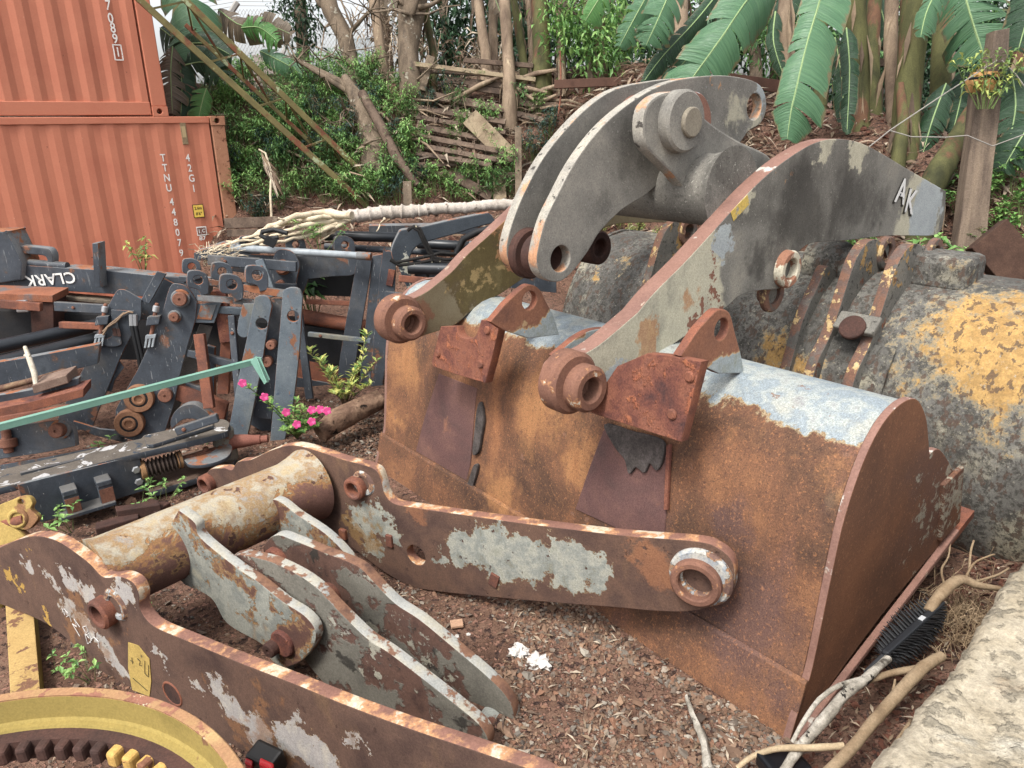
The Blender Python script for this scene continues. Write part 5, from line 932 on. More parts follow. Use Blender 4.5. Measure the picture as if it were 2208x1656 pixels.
def shrub_mesh(n_st, H, spread, ll, lw, per, droop=.35, whorl=True, bare=.25):
    st, fo = MB(), MB()
    for i in range(n_st):
        a = random.uniform(0, 2 * math.pi); r = random.uniform(.1, 1) * spread; h = H * random.uniform(.55, 1.05)
        b0 = V3(math.cos(a), math.sin(a), 0) * r * .2; tip = V3(math.cos(a) * r, math.sin(a) * r, h)
        mid = (b0 + tip) / 2 + V3(math.cos(a), math.sin(a), 0) * r * -.12 + rv(.02)
        pts = [b0 * (1 - t) ** 2 + 2 * mid * t * (1 - t) + tip * t * t for t in np.linspace(0, 1, 5)]
        st.tube(pts, [.008 * (1 - .7 * t) * H + .002 for t in np.linspace(0, 1, 5)], 4, cap=False)
        for j in range(per):
            t = bare + (1 - bare) * (j + random.random()) / per
            if whorl: t = 1 - (1 - t) ** 1.5 * (1 - bare)
            q = b0 * (1 - t) ** 2 + 2 * mid * t * (1 - t) + tip * t * t
            b = random.uniform(0, 2 * math.pi); d = V3(math.cos(b), math.sin(b), random.uniform(-.25, .9))
            leaf(fo, q, d, ZZ, ll * random.uniform(.6, 1.15), lw * random.uniform(.7, 1.1), droop=droop * random.uniform(.3, 1.4))
    return st, fo
def shrub(label, cat, loc, st_fo, mats, name='shrub', group=None, s=1., rz=0., small=False):
    o = thing(name, label, cat, (0, 0, 0), group); st, fo = st_fo
    st.raw('stems', mats[1], o); fo.raw('foliage', mats[0], o)
    o.location = [float(c) for c in loc]; o.scale = (s, s, s); o.rotation_euler = (0, 0, rz); return o
def dup(o, loc, s, rz, label=None, mat=None):
    c = o.copy(); COL.objects.link(c); c.location = [float(x) for x in loc]; c.scale = (s, s, s); c.rotation_euler = (random.uniform(-.15, .15), random.uniform(-.15, .15), rz)
    if label: c['label'] = label
    for ch in o.children:
        d = ch.copy(); COL.objects.link(d); d.parent = c
        if mat and ch.name.startswith('foliage'):
            d.material_slots[0].link = 'OBJECT'; d.material_slots[0].material = mat
    return c
protos = []
for k in range(4):
    protos.append(shrub_mesh(13, 1., .55, .19, .045, 17, droop=.4))
LAB = 'lance-leaved green weed bush growing among its like on the earth bank'
GRP = 'weed bushes on the bank'
P0 = []
spots = []
for i in range(1500):
    px = random.uniform(470, 1120); py = random.uniform(130, 450)
    if px > 880 and 170 < py < 400 and random.random() < .94: continue
    if py < 150 + (px - 470) * -.02 or (px > 800 and py < 190): continue
    if px < 620 and py < 150: continue
    q = BG(px, py)
    if any(np.linalg.norm(q - s_) < .17 for s_ in spots): continue
    spots.append(q)
    if len(spots) > 190: break
for i, q in enumerate(spots):
    s = random.uniform(.28, .55); rz = random.uniform(0, 6.28); mt = random.choice([g_bright, g_bright, g_bright, g_mid, g_mid, g_blue])
    if i < 4: o = shrub(LAB, 'bush', q - ZZ * .04, protos[i], (g_bright, greenstem), 'weed_bush', GRP, s, rz); P0.append(o)
    else: dup(P0[i % 4], q - ZZ * .04, s, rz, mat=mt)
for (px, py, s, mt) in ((620, 385, .55, g_mid), (560, 400, .5, g_mid), (700, 400, .6, g_mid), (540, 330, .55, g_bright), (880, 370, .5, g_bright), (900, 340, .55, g_bright), (960, 430, .4, g_bright), (1010, 410, .4, g_bright), (640, 300, .6, g_mid), (500, 250, .5, g_bright), (830, 420, .5, g_bright), (1180, 300, .5, g_blue), (1160, 250, .35, g_bright), (1150, 350, .5, g_blue)):
    dup(P0[random.randrange(4)], BG(px, py) - ZZ * .05, s, random.uniform(0, 6), mat=mt)
# a distinct low bush beside the container
sb = shrub_mesh(16, 1., .6, .2, .06, 22, droop=.2, bare=.1)
shrub('low rounded broad-leaved bush at the foot of the bank right beside the container corner', 'bush', BG(560, 468) - ZZ * .1, sb, (g_blue, greenstem), 'low_bush', None, .42)
# right-hand plants beside the post and behind the lichened bucket
sp3 = [shrub_mesh(9, 1., .6, .2, .11, 12, droop=.25, bare=.3) for _ in range(2)]
rl_ = 'broad-leaved green seedling on the bank at the right, behind the lichened bucket'
r0 = shrub(rl_, 'plant', BG(2080, 470, 3) - ZZ * .05, sp3[0], (g_bright, greenstem), 'seedling', 'seedlings on the right bank', .42)
r1 = shrub(rl_, 'plant', BG(2130, 440, 3) - ZZ * .05, sp3[1], (g_bright, greenstem), 'seedling', 'seedlings on the right bank', .4, 2)
for px, py, s in ((2180, 430, .45), (2060, 430, .3), (2150, 520, .35), (1790, 560, .3), (1830, 560, .32), (1860, 545, .26), (1780, 545, .22), (2170, 560, .4), (2200, 480, .4), (2100, 540, .3)):
    dup(random.choice([r0, r1]), BG(px, py, 3) - ZZ * .03, s, random.uniform(0, 6))
for px, py in ((1310, 505), (1380, 500), (1340, 495), (1420, 520), (1360, 515), (1290, 510)):
    dup(P0[random.randrange(4)], BG(px, py) - ZZ * .03, .22, random.uniform(0, 6), mat=g_yel)
tl = shrub_mesh(8, 1.5, .38, .17, .07, 15, droop=.3, bare=.55)
shrub('tall green weed rising behind the end of the grey arm', 'plant', (3.2, 5.35, 0), tl, (g_bright, greenstem), 'tall_weed', None, 1.)
shrub('tall green weed rising behind the slanting rotten board', 'plant', (3.75, 5.1, 0), shrub_mesh(7, 1.4, .4, .17, .07, 15, droop=.3, bare=.55), (g_bright, greenstem), 'tall_weed', None, 1.)
# litter of dead leaves and stalks
lit = MB()
for i in range(6500):
    px, py = random.uniform(430, 2208), random.uniform(110, 560)
    if i % 3 == 0: px, py = random.uniform(760, 1700), random.uniform(120, 330)
    q = BG(px, py); a = random.uniform(0, 6.28); L = random.uniform(.05, .28) if i % 2 else random.uniform(.1, .5)
    leaf(lit, q + ZZ * random.uniform(.0, .07), V3(math.cos(a), math.sin(a), random.uniform(-.5, .35)), ZZ + rv(.5), L, random.uniform(.008, .05), droop=.1)
lit.raw('dead_leaves', g_dry, kind='stuff')
dryst = MB()
for i in range(900):
    px, py = random.uniform(450, 1150), random.uniform(130, 450); q = BG(px, py); h = random.uniform(.1, .45); d = unit(V3(random.gauss(0, .6), random.gauss(-.2, .4), .8)); r2_ = rv(.05)
    dryst.tube([q, q + d * h * .5 + r2_, q + d * h + r2_ * 2 - ZZ * .04], [.005, .004, .002], 3, cap=False)
dryst.raw('dry_stalks', twig, kind='stuff')
# ---- banana leaves and stems
def banmat(name, cols, rib):
    T = NT(name); uv = T.n('UVMap').outputs[0]; sx = T.n('SeparateXYZ', None, Vector=uv)
    g = T.n('NewGeometry'); st = T.n('CombineXYZ', None, X=T.math('MULTIPLY', sx.outputs[0], 90.), Y=T.math('MULTIPLY', sx.outputs[1], .6))
    nz = T.noise(st.outputs[0], 1., 3, .6); c = T.ramp(nz, [C(x) for x in cols], .3, .7)
    n2_ = T.noise(g.outputs['Position'], 2.5, 4); c = T.mix(T.math('MULTIPLY', n2_, .5), c, C(cols[0]))
    ab = T.math('ABSOLUTE', sx.outputs[1]); en = T.noise(g.outputs['Position'], 14., 5); c = T.mix(T.math('MULTIPLY', T.sstep(T.math('MULTIPLY_ADD', en, .5, ab), 1.12, .12), .85), c, C('#7d6a45')); m = T.sstep(ab, .012, .03); c = T.mix(m, C(rib), c)
    T.set(T.b.inputs['Base Color'], c); T.b.inputs['Roughness'].default_value = .42; T.b.inputs['Specular IOR Level'].default_value = .5
    bn = T.n('Bump', None, Strength=.9, Distance=.02, Height=nz); T.t.links.new(bn.outputs[0], T.b.inputs['Normal'])
    tr = T.n('BsdfTranslucent', None, Color=c); mx = T.n('MixShader'); mx.inputs[0].default_value = .22
    T.t.links.new(T.b.outputs[0], mx.inputs[1]); T.t.links.new(tr.outputs[0], mx.inputs[2]); T.t.links.new(mx.outputs[0], T.t.nodes['Material Output'].inputs[0]); return T.m
ban_g = banmat('banana_leaf_green', ['#42704a', '#508055', '#629060'], '#9ab878')
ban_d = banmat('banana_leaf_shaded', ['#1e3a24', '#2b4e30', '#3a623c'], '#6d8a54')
ban_y = banmat('banana_leaf_bright', ['#3f7a34', '#55913f', '#76ab4e'], '#b6cf7c')
ban_b = banmat('banana_leaf_dead', ['#54463a', '#75654f', '#8f7d62'], '#9a8a68')
def ban_leaf(parent, pts, wl, wr, m, tear=.5, droop=.35, n=64, seed=0):
    """midrib through (px, py, t); half widths in metres left and right; blade split into strips where torn"""
    rg = random.Random(seed); P = [D(*q) for q in pts]; K = len(P); mid = []
    for i in range(n + 1):
        u = i / n * (K - 1); j = min(int(u), K - 2); f = u - j; p0 = P[max(j - 1, 0)]; p1 = P[j]; p2 = P[j + 1]; p3 = P[min(j + 2, K - 1)]
        mid.append(.5 * ((2 * p1) + (p2 - p0) * f + (2 * p0 - 5 * p1 + 4 * p2 - p3) * f * f + (3 * p1 - p0 - 3 * p2 + p3) * f ** 3))
    verts, faces, uvs = [], [], []
    for side, w in ((1, wl), (-1, wr)):
        i = 0
        while i < n:
            gapk = rg.uniform(.05, .45); ln = rg.randint(2, 9) if rg.random() < tear + .15 else rg.randint(9, 22); j = min(n, i + ln)
            dr = droop * rg.uniform(.4, 1.8); tw = rg.uniform(-.12, .12); cut = rg.uniform(.78, 1.0)
            for k in range(i, j):
                bidx = len(verts)
                for kk in (k, k + 1):
                    u = kk / n; t = unit(mid[min(kk + 1, n)] - mid[max(kk - 1, 0)]); vd = unit(mid[kk] - CC)
                    s = unit(np.cross(t, vd)) * side; back = unit(np.cross(t, s)) ; back = back if back @ vd > 0 else -back
                    prof = (min(1, u * 5 + .25) * min(1, (1 - u) * 3.2 + .08)) ** .6; W_ = w * prof * cut
                    for q_ in (0, .33, .66, 1.):
                        slant = t * (W_ * q_ * .28) + t * ((.5 * (i + j) - kk) / max(1, j - i) * gapk * .12 * q_ ** 2)
                        verts.append(mid[kk] + s * W_ * q_ * (1 - .12 * q_) + slant + back * (dr * W_ * q_ * q_) + t * tw * W_ * q_ - ZZ * dr * W_ * q_ * q_ * .5); uvs.append((u, side * q_))
                for q_ in range(3): faces.append((bidx + q_, bidx + q_ + 1, bidx + 5 + q_, bidx + 4 + q_))
            i = j
    mb = MB(); mb.add(verts, faces); me = bpy.data.meshes.new('leaf_blade'); me.from_pydata(mb.v, [], mb.f)
    uvl = me.uv_layers.new(name='UVMap')
    lv = np.empty(len(me.loops), dtype=np.int32); me.loops.foreach_get('vertex_index', lv); uvl.data.foreach_set('uv', np.array(uvs)[lv].ravel().astype(np.float32))
    shade(me, 60); o = put('leaf', me, m, parent)
    rb = MB(); rb.tube([q for q in mid[::6]], [.007 * (1 - .8 * i / (len(mid[::6]))) + .002 for i in range(len(mid[::6]))], 6, cap=False); rb.build('midrib', ban_rib, o, smooth=60)
    return o
ban_rib = M('midrib_green', ['#7d9a60', '#8fa86c'], 5, bump=.1)
stem_g = M('banana_stem', ['#35371f', '#4a4a28', '#5e5d32', '#434327'], 4, streak=.2, bump=.5, layers=[dict(cols=['#5a4030', '#6d4c34', '#4a3328'], sc=4, th=.03, w=.08, streak=.3), dict(cols=['#7d8442', '#8d9150'], sc=3, th=.1, w=.15, streak=.2, op=.6)])
stem_b = M('banana_stem_dead', ['#5b4a3c', '#7a6652', '#978168', '#6a5646'], 5, streak=.15, bump=.8, dist=.015, layers=[dict(cols=['#b09a7a', '#c2ad8c'], sc=5, th=.08, w=.08, streak=.15)])
skirt_m = leafmat('dead_sheath', ['#5e4c3c', '#7c664e', '#9a8468', '#4a3a30'], .1, .9)
def ban_stem(parent, pts, rs, m, skirt=0, name='stem'):
    P = [D(*q) for q in pts]; rs = list(rs); zb = bank_z(P[-1][0], P[-1][1])
    if P[-1][2] > zb: P.append(V3(P[-1][0], P[-1][1], zb - .1)); rs.append(rs[-1] * 1.15)
    b = MB(); K = len(P); pp_ = []; rr_ = []
    for i in range(K - 1):
        for f in (0, .33, .66): pp_.append(P[i] * (1 - f) + P[i + 1] * f); rr_.append((rs[i] * (1 - f) + rs[i + 1] * f) * random.uniform(.94, 1.06))
    pp_.append(P[-1]); rr_.append(rs[-1]); b.tube(pp_, rr_, 14, wob=.03); o = b.build(name, m, parent, smooth=60)
    if skirt:
        s = MB()
        for i in range(skirt):
            f = random.random(); j = min(int(f * (K - 1)), K - 2); q = P[j] * (1 - (f * (K - 1) - j)) + P[j + 1] * (f * (K - 1) - j); a = random.uniform(0, 6.28); e = V3(math.cos(a), math.sin(a), 0)
            leaf(s, q + e * rs[0] * .95, e * .25 - ZZ, e, random.uniform(.15, .55), random.uniform(.02, .07), droop=.05)
        s.raw('dead_sheaths', skirt_m, parent)
    return o
# right-hand banana plants: (label, stems, leaves)
def gz(px, py, t): q = D(px, py, t); return q
def banana(label, stems, leaves, skirt=14, mstem=None, seed=0):
    b0 = D(*stems[0][0][-1]); o = thing('banana_plant', label, 'banana plant', (b0[0], b0[1], bank_z(b0[0], b0[1])), None)
    for pts, rs, m in stems: ban_stem(o, pts, rs, m, skirt)
    for k, (pts, wl, wr, m, tear) in enumerate(leaves): ban_leaf(o, pts, wl, wr, m, tear, seed=seed * 10 + k)
    return o
banana('banana plant whose longest bright leaf hangs down right of the upper lever',
       [([(1835, -60, 7.6), (1845, 80, 7.7), (1852, 200, 7.8), (1850, 340, 7.8)], [.13, .12, .11, .13], stem_g)],
       [([(1790, -90, 6.9), (1768, 0, 6.8), (1740, 92, 6.7), (1717, 189, 6.65), (1706, 236, 6.65), (1697, 300, 6.7)], .36, .2, ban_g, .25), ([(1825, 60, 7.4), (1832, 150, 7.3), (1826, 290, 7.3)], .12, .1, ban_d, .4)], seed=1)
banana('banana plant with the widest drooping torn leaf, right of the pallet fence gap',
       [([(1700, -60, 8.4), (1690, 40, 8.5), (1700, 120, 8.6), (1712, 190, 8.6)], [.08, .08, .08, .1], stem_b)],
       [([(1680, -80, 7.6), (1611, 0, 7.5), (1560, 75, 7.45), (1497, 163, 7.5), (1480, 190, 7.5)], .34, .36, ban_g, .5), ([(1672, 25, 7.6), (1668, 90, 7.5), (1690, 165, 7.5)], .1, .09, ban_d, .3)], seed=2)
banana('banana plant with two narrow overlapping torn leaves at the top centre',
       [([(1470, -60, 9.2), (1468, 60, 9.3), (1462, 170, 9.4)], [.09, .09, .11], stem_b)],
       [([(1460, -60, 7.9), (1437, 0, 7.8), (1415, 50, 7.75), (1393, 98, 7.8)], .25, .24, ban_g, .6), ([(1420, -60, 8.1), (1388, 3, 8.0), (1362, 50, 8.0), (1336, 100, 8.05)], .2, .17, ban_g, .5),
        ([(1560, -30, 8.3), (1500, 45, 8.2), (1430, 120, 8.1), (1385, 180, 8.1)], .17, .12, ban_d, .4), ([(1590, 0, 8.6), (1530, 70, 8.4), (1470, 140, 8.3), (1430, 185, 8.3)], .18, .16, ban_g, .45), ([(1330, -60, 8.3), (1290, 0, 8.2), (1262, 45, 8.2)], .2, .14, ban_y, .2)], seed=3)
banana('banana plant with a big leaf torn into comb-like strips beside the wooden post',
       [([(1975, -60, 7.2), (1968, 90, 7.3), (1955, 230, 7.4), (1945, 380, 7.4)], [.13, .13, .13, .15], stem_g)],
       [([(2060, -90, 7.2), (2083, 0, 7.1), (2104, 70, 7.1), (2125, 130, 7.1)], .42, .34, ban_g, .95), ([(2040, -60, 6.9), (2000, 20, 6.8), (1985, 80, 6.8)], .16, .1, ban_g, .3)], seed=4)
banana('slim green banana plant with an orange-brown split sheath, second from the wooden post',
       [([(1925, -60, 7.7), (1920, 100, 7.7), (1925, 240, 7.7), (1930, 390, 7.6)], [.07, .07, .07, .09], stem_b), ([(1940, 180, 7.2), (1948, 260, 7.2), (1935, 360, 7.2)], [.04, .06, .07], stem_g)],
       [([(1800, 80, 7.9), (1815, 170, 7.9), (1822, 290, 7.9)], .13, .13, ban_d, .5)], seed=5)
banana('leaning green banana stem running down to the right end of the grey arm',
       [([(2100, 240, 6.9), (2060, 310, 6.8), (2020, 380, 6.7), (2000, 420, 6.7)], [.09, .1, .11, .12], stem_g)],
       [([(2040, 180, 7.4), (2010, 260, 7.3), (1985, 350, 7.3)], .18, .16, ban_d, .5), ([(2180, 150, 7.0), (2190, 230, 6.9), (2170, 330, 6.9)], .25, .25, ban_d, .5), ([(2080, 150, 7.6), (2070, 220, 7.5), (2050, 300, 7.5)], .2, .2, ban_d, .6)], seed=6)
banana('young banana plant low at the right edge, with dark leaves behind the post',
       [([(2205, 60, 7.4), (2200, 180, 7.4), (2195, 330, 7.3)], [.1, .1, .12], stem_g)],
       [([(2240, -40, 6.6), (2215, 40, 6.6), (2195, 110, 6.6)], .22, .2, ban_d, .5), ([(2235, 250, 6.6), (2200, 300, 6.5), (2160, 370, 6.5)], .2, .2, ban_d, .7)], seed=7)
banana('thin dark banana plant between the hanging leaf and the slim stems',
       [([(1775, -60, 8.6), (1772, 60, 8.6), (1768, 180, 8.6), (1765, 300, 8.5)], [.07, .07, .08, .1], stem_g), ([(1890, -60, 8.3), (1880, 100, 8.3), (1885, 300, 8.2)], [.08, .08, .1], stem_g), ([(2040, -60, 8.0), (2030, 120, 8.0), (2022, 330, 7.9)], [.1, .1, .12], stem_g)],
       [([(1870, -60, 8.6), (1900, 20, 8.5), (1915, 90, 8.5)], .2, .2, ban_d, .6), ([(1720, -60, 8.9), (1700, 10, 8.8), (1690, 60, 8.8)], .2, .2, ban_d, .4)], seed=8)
# centre group of stems
cs = [('thick yellow-green banana stem, the brightest of the centre stems', 1163, 0, 1168, 105, 10.4, .13, stem_g), ('pale dry banana stem rising behind the pallet', 1088, 0, 1098, 160, 10.2, .085, stem_b),
      ('leaning green banana stem between the pale one and the bright one', 1108, 0, 1130, 140, 10.6, .06, stem_g), ('yellow split banana stem right of the grey forked trunk', 920, 40, 935, 120, 10.6, .05, stem_g),
      ('brown shaggy banana stem left of the grey forked trunk', 805, -10, 828, 160, 10.9, .085, stem_b), ('grey dry banana stem with hanging sheaths, right of the yellow split one', 1030, 0, 1048, 120, 11.2, .08, stem_b),
      ('dark dry banana stem right of the bright one', 1205, 0, 1212, 150, 10.4, .06, stem_b), ('short shaggy banana stump under the leafy creeper', 1295, 90, 1300, 190, 10.2, .09, stem_b), ('dark banana stem far back between the pale ones', 1062, -10, 1065, 130, 11.6, .07, stem_b), ('thin dark banana stem left of the bright one', 1140, -10, 1146, 120, 11., .045, stem_b)]
for k, (lab, x0, y0, x1, y1, t, r, m) in enumerate(cs):
    q = D(x1, y1, t); o = thing('banana_plant', lab, 'banana plant', (q[0], q[1], bank_z(q[0], q[1])))
    top = D(x0, y0, t) ; top2 = top + (top - q) * .6; base_ = V3(q[0], q[1], min(q[2], bank_z(q[0], q[1])) - .05)
    ban_stem(o, [tuple(top2), tuple(top), tuple(q), tuple(base_)] if False else [(x0 - (x1 - x0) * .6, y0 - (y1 - y0) * .6, t), (x0, y0, t), (x1, y1, t), (x1, y1 + 60, t)], [r * .85, r * .9, r, r * 1.15], m, skirt=34)
    if k in (0, 4, 5): ban_leaf(o, [(x0, -60, t), (x0 + 30, -20, t), (x0 + 50, 30, t)], .16, .16, ban_b, .8, seed=90 + k)
# left banana beside the container
banana('banana plant behind the containers with one yellowing and one dead hanging leaf',
       [([(395, -60, 11.5), (385, 80, 11.5), (380, 240, 11.5)], [.12, .12, .13], stem_g)],
       [([(360, -60, 10.2), (400, 0, 10.2), (415, 70, 10.2), (410, 130, 10.2)], .5, .4, ban_g, .4), ([(345, 60, 10.3), (390, 90, 10.2), (450, 95, 10.1), (500, 120, 10.1)], .3, .35, ban_d, .6),
        ([(372, 100, 10.0), (368, 160, 10.0), (372, 245, 10.0)], .25, .2, ban_b, .9), ([(385, 120, 10.1), (392, 180, 10.1), (390, 250, 10.1)], .25, .25, ban_d, .7), ([(400, 140, 9.9), (440, 135, 9.9), (475, 165, 9.9)], .3, .3, ban_d, .6),
        ([(445, 190, 9.8), (436, 220, 9.8), (428, 255, 9.8)], .16, .2, ban_y, .0), ([(470, 20, 10.6), (520, 55, 10.6), (580, 55, 10.6), (630, 75, 10.6)], .22, .28, ban_b, .9), ([(520, 60, 10.3), (560, 60, 10.3), (600, 90, 10.3)], .2, .2, ban_y, .9), ([(560, 110, 11), (620, 140, 10.8), (670, 175, 10.6)], .2, .2, ban_g, .5)], seed=9)
# ---- trees
def limb(mb, pts, rs, seg=12, wob=.06, root=False):
    P = [D(*q) for q in pts]; rs = list(rs)
    if root: z = bank_z(P[-1][0], P[-1][1]); P.append(V3(P[-1][0], P[-1][1], min(z, P[-1][2]) - .12)); rs.append(rs[-1] * 1.25)
    mb.tube(P, rs, seg, wob=wob)
def tree(label, trunk, branches, name='bare_tree', m=bark, cat='tree', crown=None):
    q = D(*trunk[0][-1]); o = thing(name, label, cat, (q[0], q[1], bank_z(q[0], q[1])))
    b = MB(); limb(b, trunk[0], trunk[1], 18, root=True); b.build('trunk', m, o, smooth=60)
    if branches:
        b = MB()
        for pts, rs in branches: limb(b, pts, rs, 7)
        for i in range(26):
            pts, rs = random.choice(branches); s = D(*pts[-1]) if random.random() < .5 else D(*pts[len(pts) // 2]); d = unit(rv() + V3(0, 0, .2)); e = s + d * random.uniform(.2, .6); b.tube([s, (s + e) / 2 + rv(.05), e + rv(.05)], [.012, .008, .004], 5)
        b.build('branches', m, o, smooth=60)
    if crown:
        fo = MB()
        for (px, py, t, r, n) in crown:
            c = D(px, py, t)
            for i in range(n):
                p = c + rv(r * .5); leaf(fo, p, rv() - ZZ * .3, ZZ + rv(.4), random.uniform(.08, .14), random.uniform(.03, .05), droop=.2)
        fo.raw('crown', crown_m.get(name, g_mid), o)
    return o
crown_m = {'creeper_post': g_dark, 'leafy_tree': g_bright}
tree('leaning grey tree trunk left of the centre with thin bare twigs', [[(690, -60, 10.6), (712, 20, 10.6), (745, 80, 10.6), (758, 140, 10.6), (772, 215, 10.5), (778, 240, 10.5)], [.13, .12, .12, .11, .13, .12]],
     [([(712, 20, 10.6), (690, 10, 10.6), (672, -20, 10.6)], [.06, .04, .02]), ([(745, 80, 10.6), (800, 20, 10.4), (820, -20, 10.4)], [.04, .02, .01]), ([(720, 40, 10.6), (700, 60, 10.5), (690, 130, 10.4)], [.02, .012, .006]), ([(735, 0, 10.5), (760, 60, 10.3), (750, 110, 10.2)], [.015, .01, .005]), ([(680, 100, 10.5), (740, 130, 10.5)], [.01, .008])])
tree('thick grey trunk forking into thin twigs at the top centre', [[(895, -60, 10.3), (888, 10, 10.3), (884, 60, 10.3), (880, 110, 10.3), (884, 160, 10.3)], [.22, .2, .17, .14, .15]],
     [([(884, 20, 10.2), (860, 0, 10.1), (840, -30, 10.1)], [.05, .03, .02]), ([(890, 20, 10.2), (930, 10, 10.1), (980, -20, 10.1)], [.05, .03, .02]), ([(890, 30, 10.1), (900, 0, 10.), (905, -40, 10.)], [.04, .03, .02]), ([(880, 30, 10.1), (850, 20, 10.), (800, 28, 9.9)], [.03, .02, .01]), ([(895, 30, 10.1), (925, 30, 10.), (960, 15, 9.9)], [.02, .015, .01])])
tree('broken mossy stump leaning left, its splintered top grey, in the middle of the bank', [[(742, 165, 10.2), (765, 205, 10.15), (785, 245, 10.1), (800, 290, 10.1), (812, 345, 10.)], [.05, .1, .14, .17, .2]],
     [([(765, 205, 10.2), (700, 165, 10.2), (640, 130, 10.2)], [.05, .04, .02]), ([(790, 250, 10.1), (745, 235, 10.), (735, 260, 10.)], [.03, .02, .012])], name='tree_stump', cat='tree stump')
tree('post smothered in dark green creeper against the sky', [[(645, -40, 12.2), (650, 60, 12.2), (655, 135, 12.2)], [.1, .1, .1]], None, name='creeper_post', cat='creeper', crown=[(640, 0, 12.1, .5, 240), (655, 35, 12.1, .4, 200), (650, 75, 12.1, .3, 160), (660, 105, 12.1, .25, 110), (620, 15, 12.1, .3, 120)])
tree('leafy bright-green small tree overhanging the banana stems, left of the big torn leaves', [[(1270, -80, 10.2), (1262, 20, 10.2), (1268, 100, 10.2), (1280, 190, 10.2)], [.04, .04, .05, .06]], [([(1268, 60, 10.1), (1230, 20, 10.), (1205, -20, 10.)], [.02, .015, .01]), ([(1268, 40, 10.1), (1300, 20, 10.), (1330, -20, 10.)], [.02, .015, .01])], name='leafy_tree',
     crown=[(1230, 10, 10., .45, 420), (1290, 40, 10., .5, 480), (1260, 90, 10., .4, 330), (1320, 90, 10., .35, 220), (1215, 60, 10.1, .3, 220), (1345, 20, 10.3, .4, 260), (1300, 130, 10., .25, 120)])
crown_m['leafy_tree'] = g_mid
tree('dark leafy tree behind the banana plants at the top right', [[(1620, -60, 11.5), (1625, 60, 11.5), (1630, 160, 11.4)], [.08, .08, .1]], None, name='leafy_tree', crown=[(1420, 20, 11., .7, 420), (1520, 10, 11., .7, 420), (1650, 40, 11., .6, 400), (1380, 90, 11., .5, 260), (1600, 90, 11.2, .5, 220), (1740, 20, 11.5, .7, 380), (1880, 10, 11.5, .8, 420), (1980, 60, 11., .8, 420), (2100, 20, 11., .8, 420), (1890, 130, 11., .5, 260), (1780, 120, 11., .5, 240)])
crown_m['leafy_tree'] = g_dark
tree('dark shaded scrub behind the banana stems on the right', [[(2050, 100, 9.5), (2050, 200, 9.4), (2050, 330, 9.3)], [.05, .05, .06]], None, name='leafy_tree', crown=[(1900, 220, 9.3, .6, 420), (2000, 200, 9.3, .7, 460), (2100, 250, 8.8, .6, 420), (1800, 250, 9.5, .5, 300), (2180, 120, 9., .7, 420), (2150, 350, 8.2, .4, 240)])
# dense foliage closing the skyline behind the banana stems
def hedge(label, cen, m, leaf_l=.2, leaf_w=.07):
    x, y, t = cen[0][:3]; q = D(x, y, t); o = thing('background_tree', label, 'tree', (q[0], q[1], bank_z(q[0], q[1])))
    b = MB(); b.tube([q + V3(0, 0, .6), q * V3(1, 1, 0) + V3(0, 0, bank_z(q[0], q[1]) - .1)], [.08, .12], 10, wob=.05); b.build('trunk', bark, o, smooth=60)
    fo = MB()
    for (px, py, tt, r, n) in cen:
        c = D(px, py, tt)
        for i in range(n):
            p = c + rv(1.) * V3(r * .55, r * .5, r * .42); leaf(fo, p, rv() - ZZ * .4, ZZ + rv(.5), leaf_l * random.uniform(.6, 1.2), leaf_w, droop=.25)
    fo.raw('crown', m, o); return o
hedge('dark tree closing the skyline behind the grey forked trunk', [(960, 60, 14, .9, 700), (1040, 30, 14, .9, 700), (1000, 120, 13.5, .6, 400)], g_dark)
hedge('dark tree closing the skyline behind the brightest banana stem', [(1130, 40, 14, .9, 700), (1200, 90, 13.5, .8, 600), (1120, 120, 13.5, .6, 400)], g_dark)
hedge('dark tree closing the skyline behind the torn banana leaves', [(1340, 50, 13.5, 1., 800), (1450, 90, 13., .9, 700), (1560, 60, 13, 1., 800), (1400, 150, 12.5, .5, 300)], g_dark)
hedge('green tree behind the hanging banana leaf on the skyline', [(1680, 70, 13, 1., 800), (1790, 60, 13, 1., 800), (1740, 150, 12.5, .6, 400)], g_mid)
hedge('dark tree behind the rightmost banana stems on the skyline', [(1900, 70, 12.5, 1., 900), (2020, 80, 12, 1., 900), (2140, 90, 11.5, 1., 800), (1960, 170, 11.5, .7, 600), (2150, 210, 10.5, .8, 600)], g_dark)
hedge('brown tangled dead tree crown behind the shaggy left banana stem', [(830, 60, 13.5, .5, 260), (880, 110, 13, .5, 300), (1040, 130, 12.5, .5, 400)], g_dry, .3, .03)
# ---- dead wood lying about on the bank
def tb(x, y, t): return min(t, float((BG(x, y) - CC) @ CF) - .1) if t > 8 else t
def stick(label, pts, rs, m=wood, name='fallen_branch', cat='branch', seg=8, wob=.08):
    pts = [(q[0], q[1], tb(*q)) for q in pts]
    b = MB(); b.tube([D(*q) for q in pts], rs, seg, wob=wob); o = b.build(name, m, smooth=60); return tag(o, label, cat)
stick('dark fallen branch pointing up to the left from the broken stump', [(636, 128, 10.3), (680, 150, 10.25), (730, 175, 10.2), (790, 215, 10.2)], [.03, .045, .05, .05], bark)
stick('long diagonal rotten pole leaning from the stump down to the right', [(780, 200, 9.9), (820, 270, 9.8), (855, 340, 9.7), (900, 400, 9.7)], [.06, .07, .07, .05])
stick('leaning dead brown trunk piece lying behind the stump', [(770, 165, 11.2), (810, 130, 11.4), (830, 100, 11.5)], [.1, .09, .07], stem_b)
pal = D(1000, 290, 10.1)
_p0, _p1 = BG(1000, 205), BG(1000, 385); _pn = unit(np.cross(V3(1, .02, 0), _p0 - _p1)); _pn = _pn if _pn[1] < 0 else -_pn
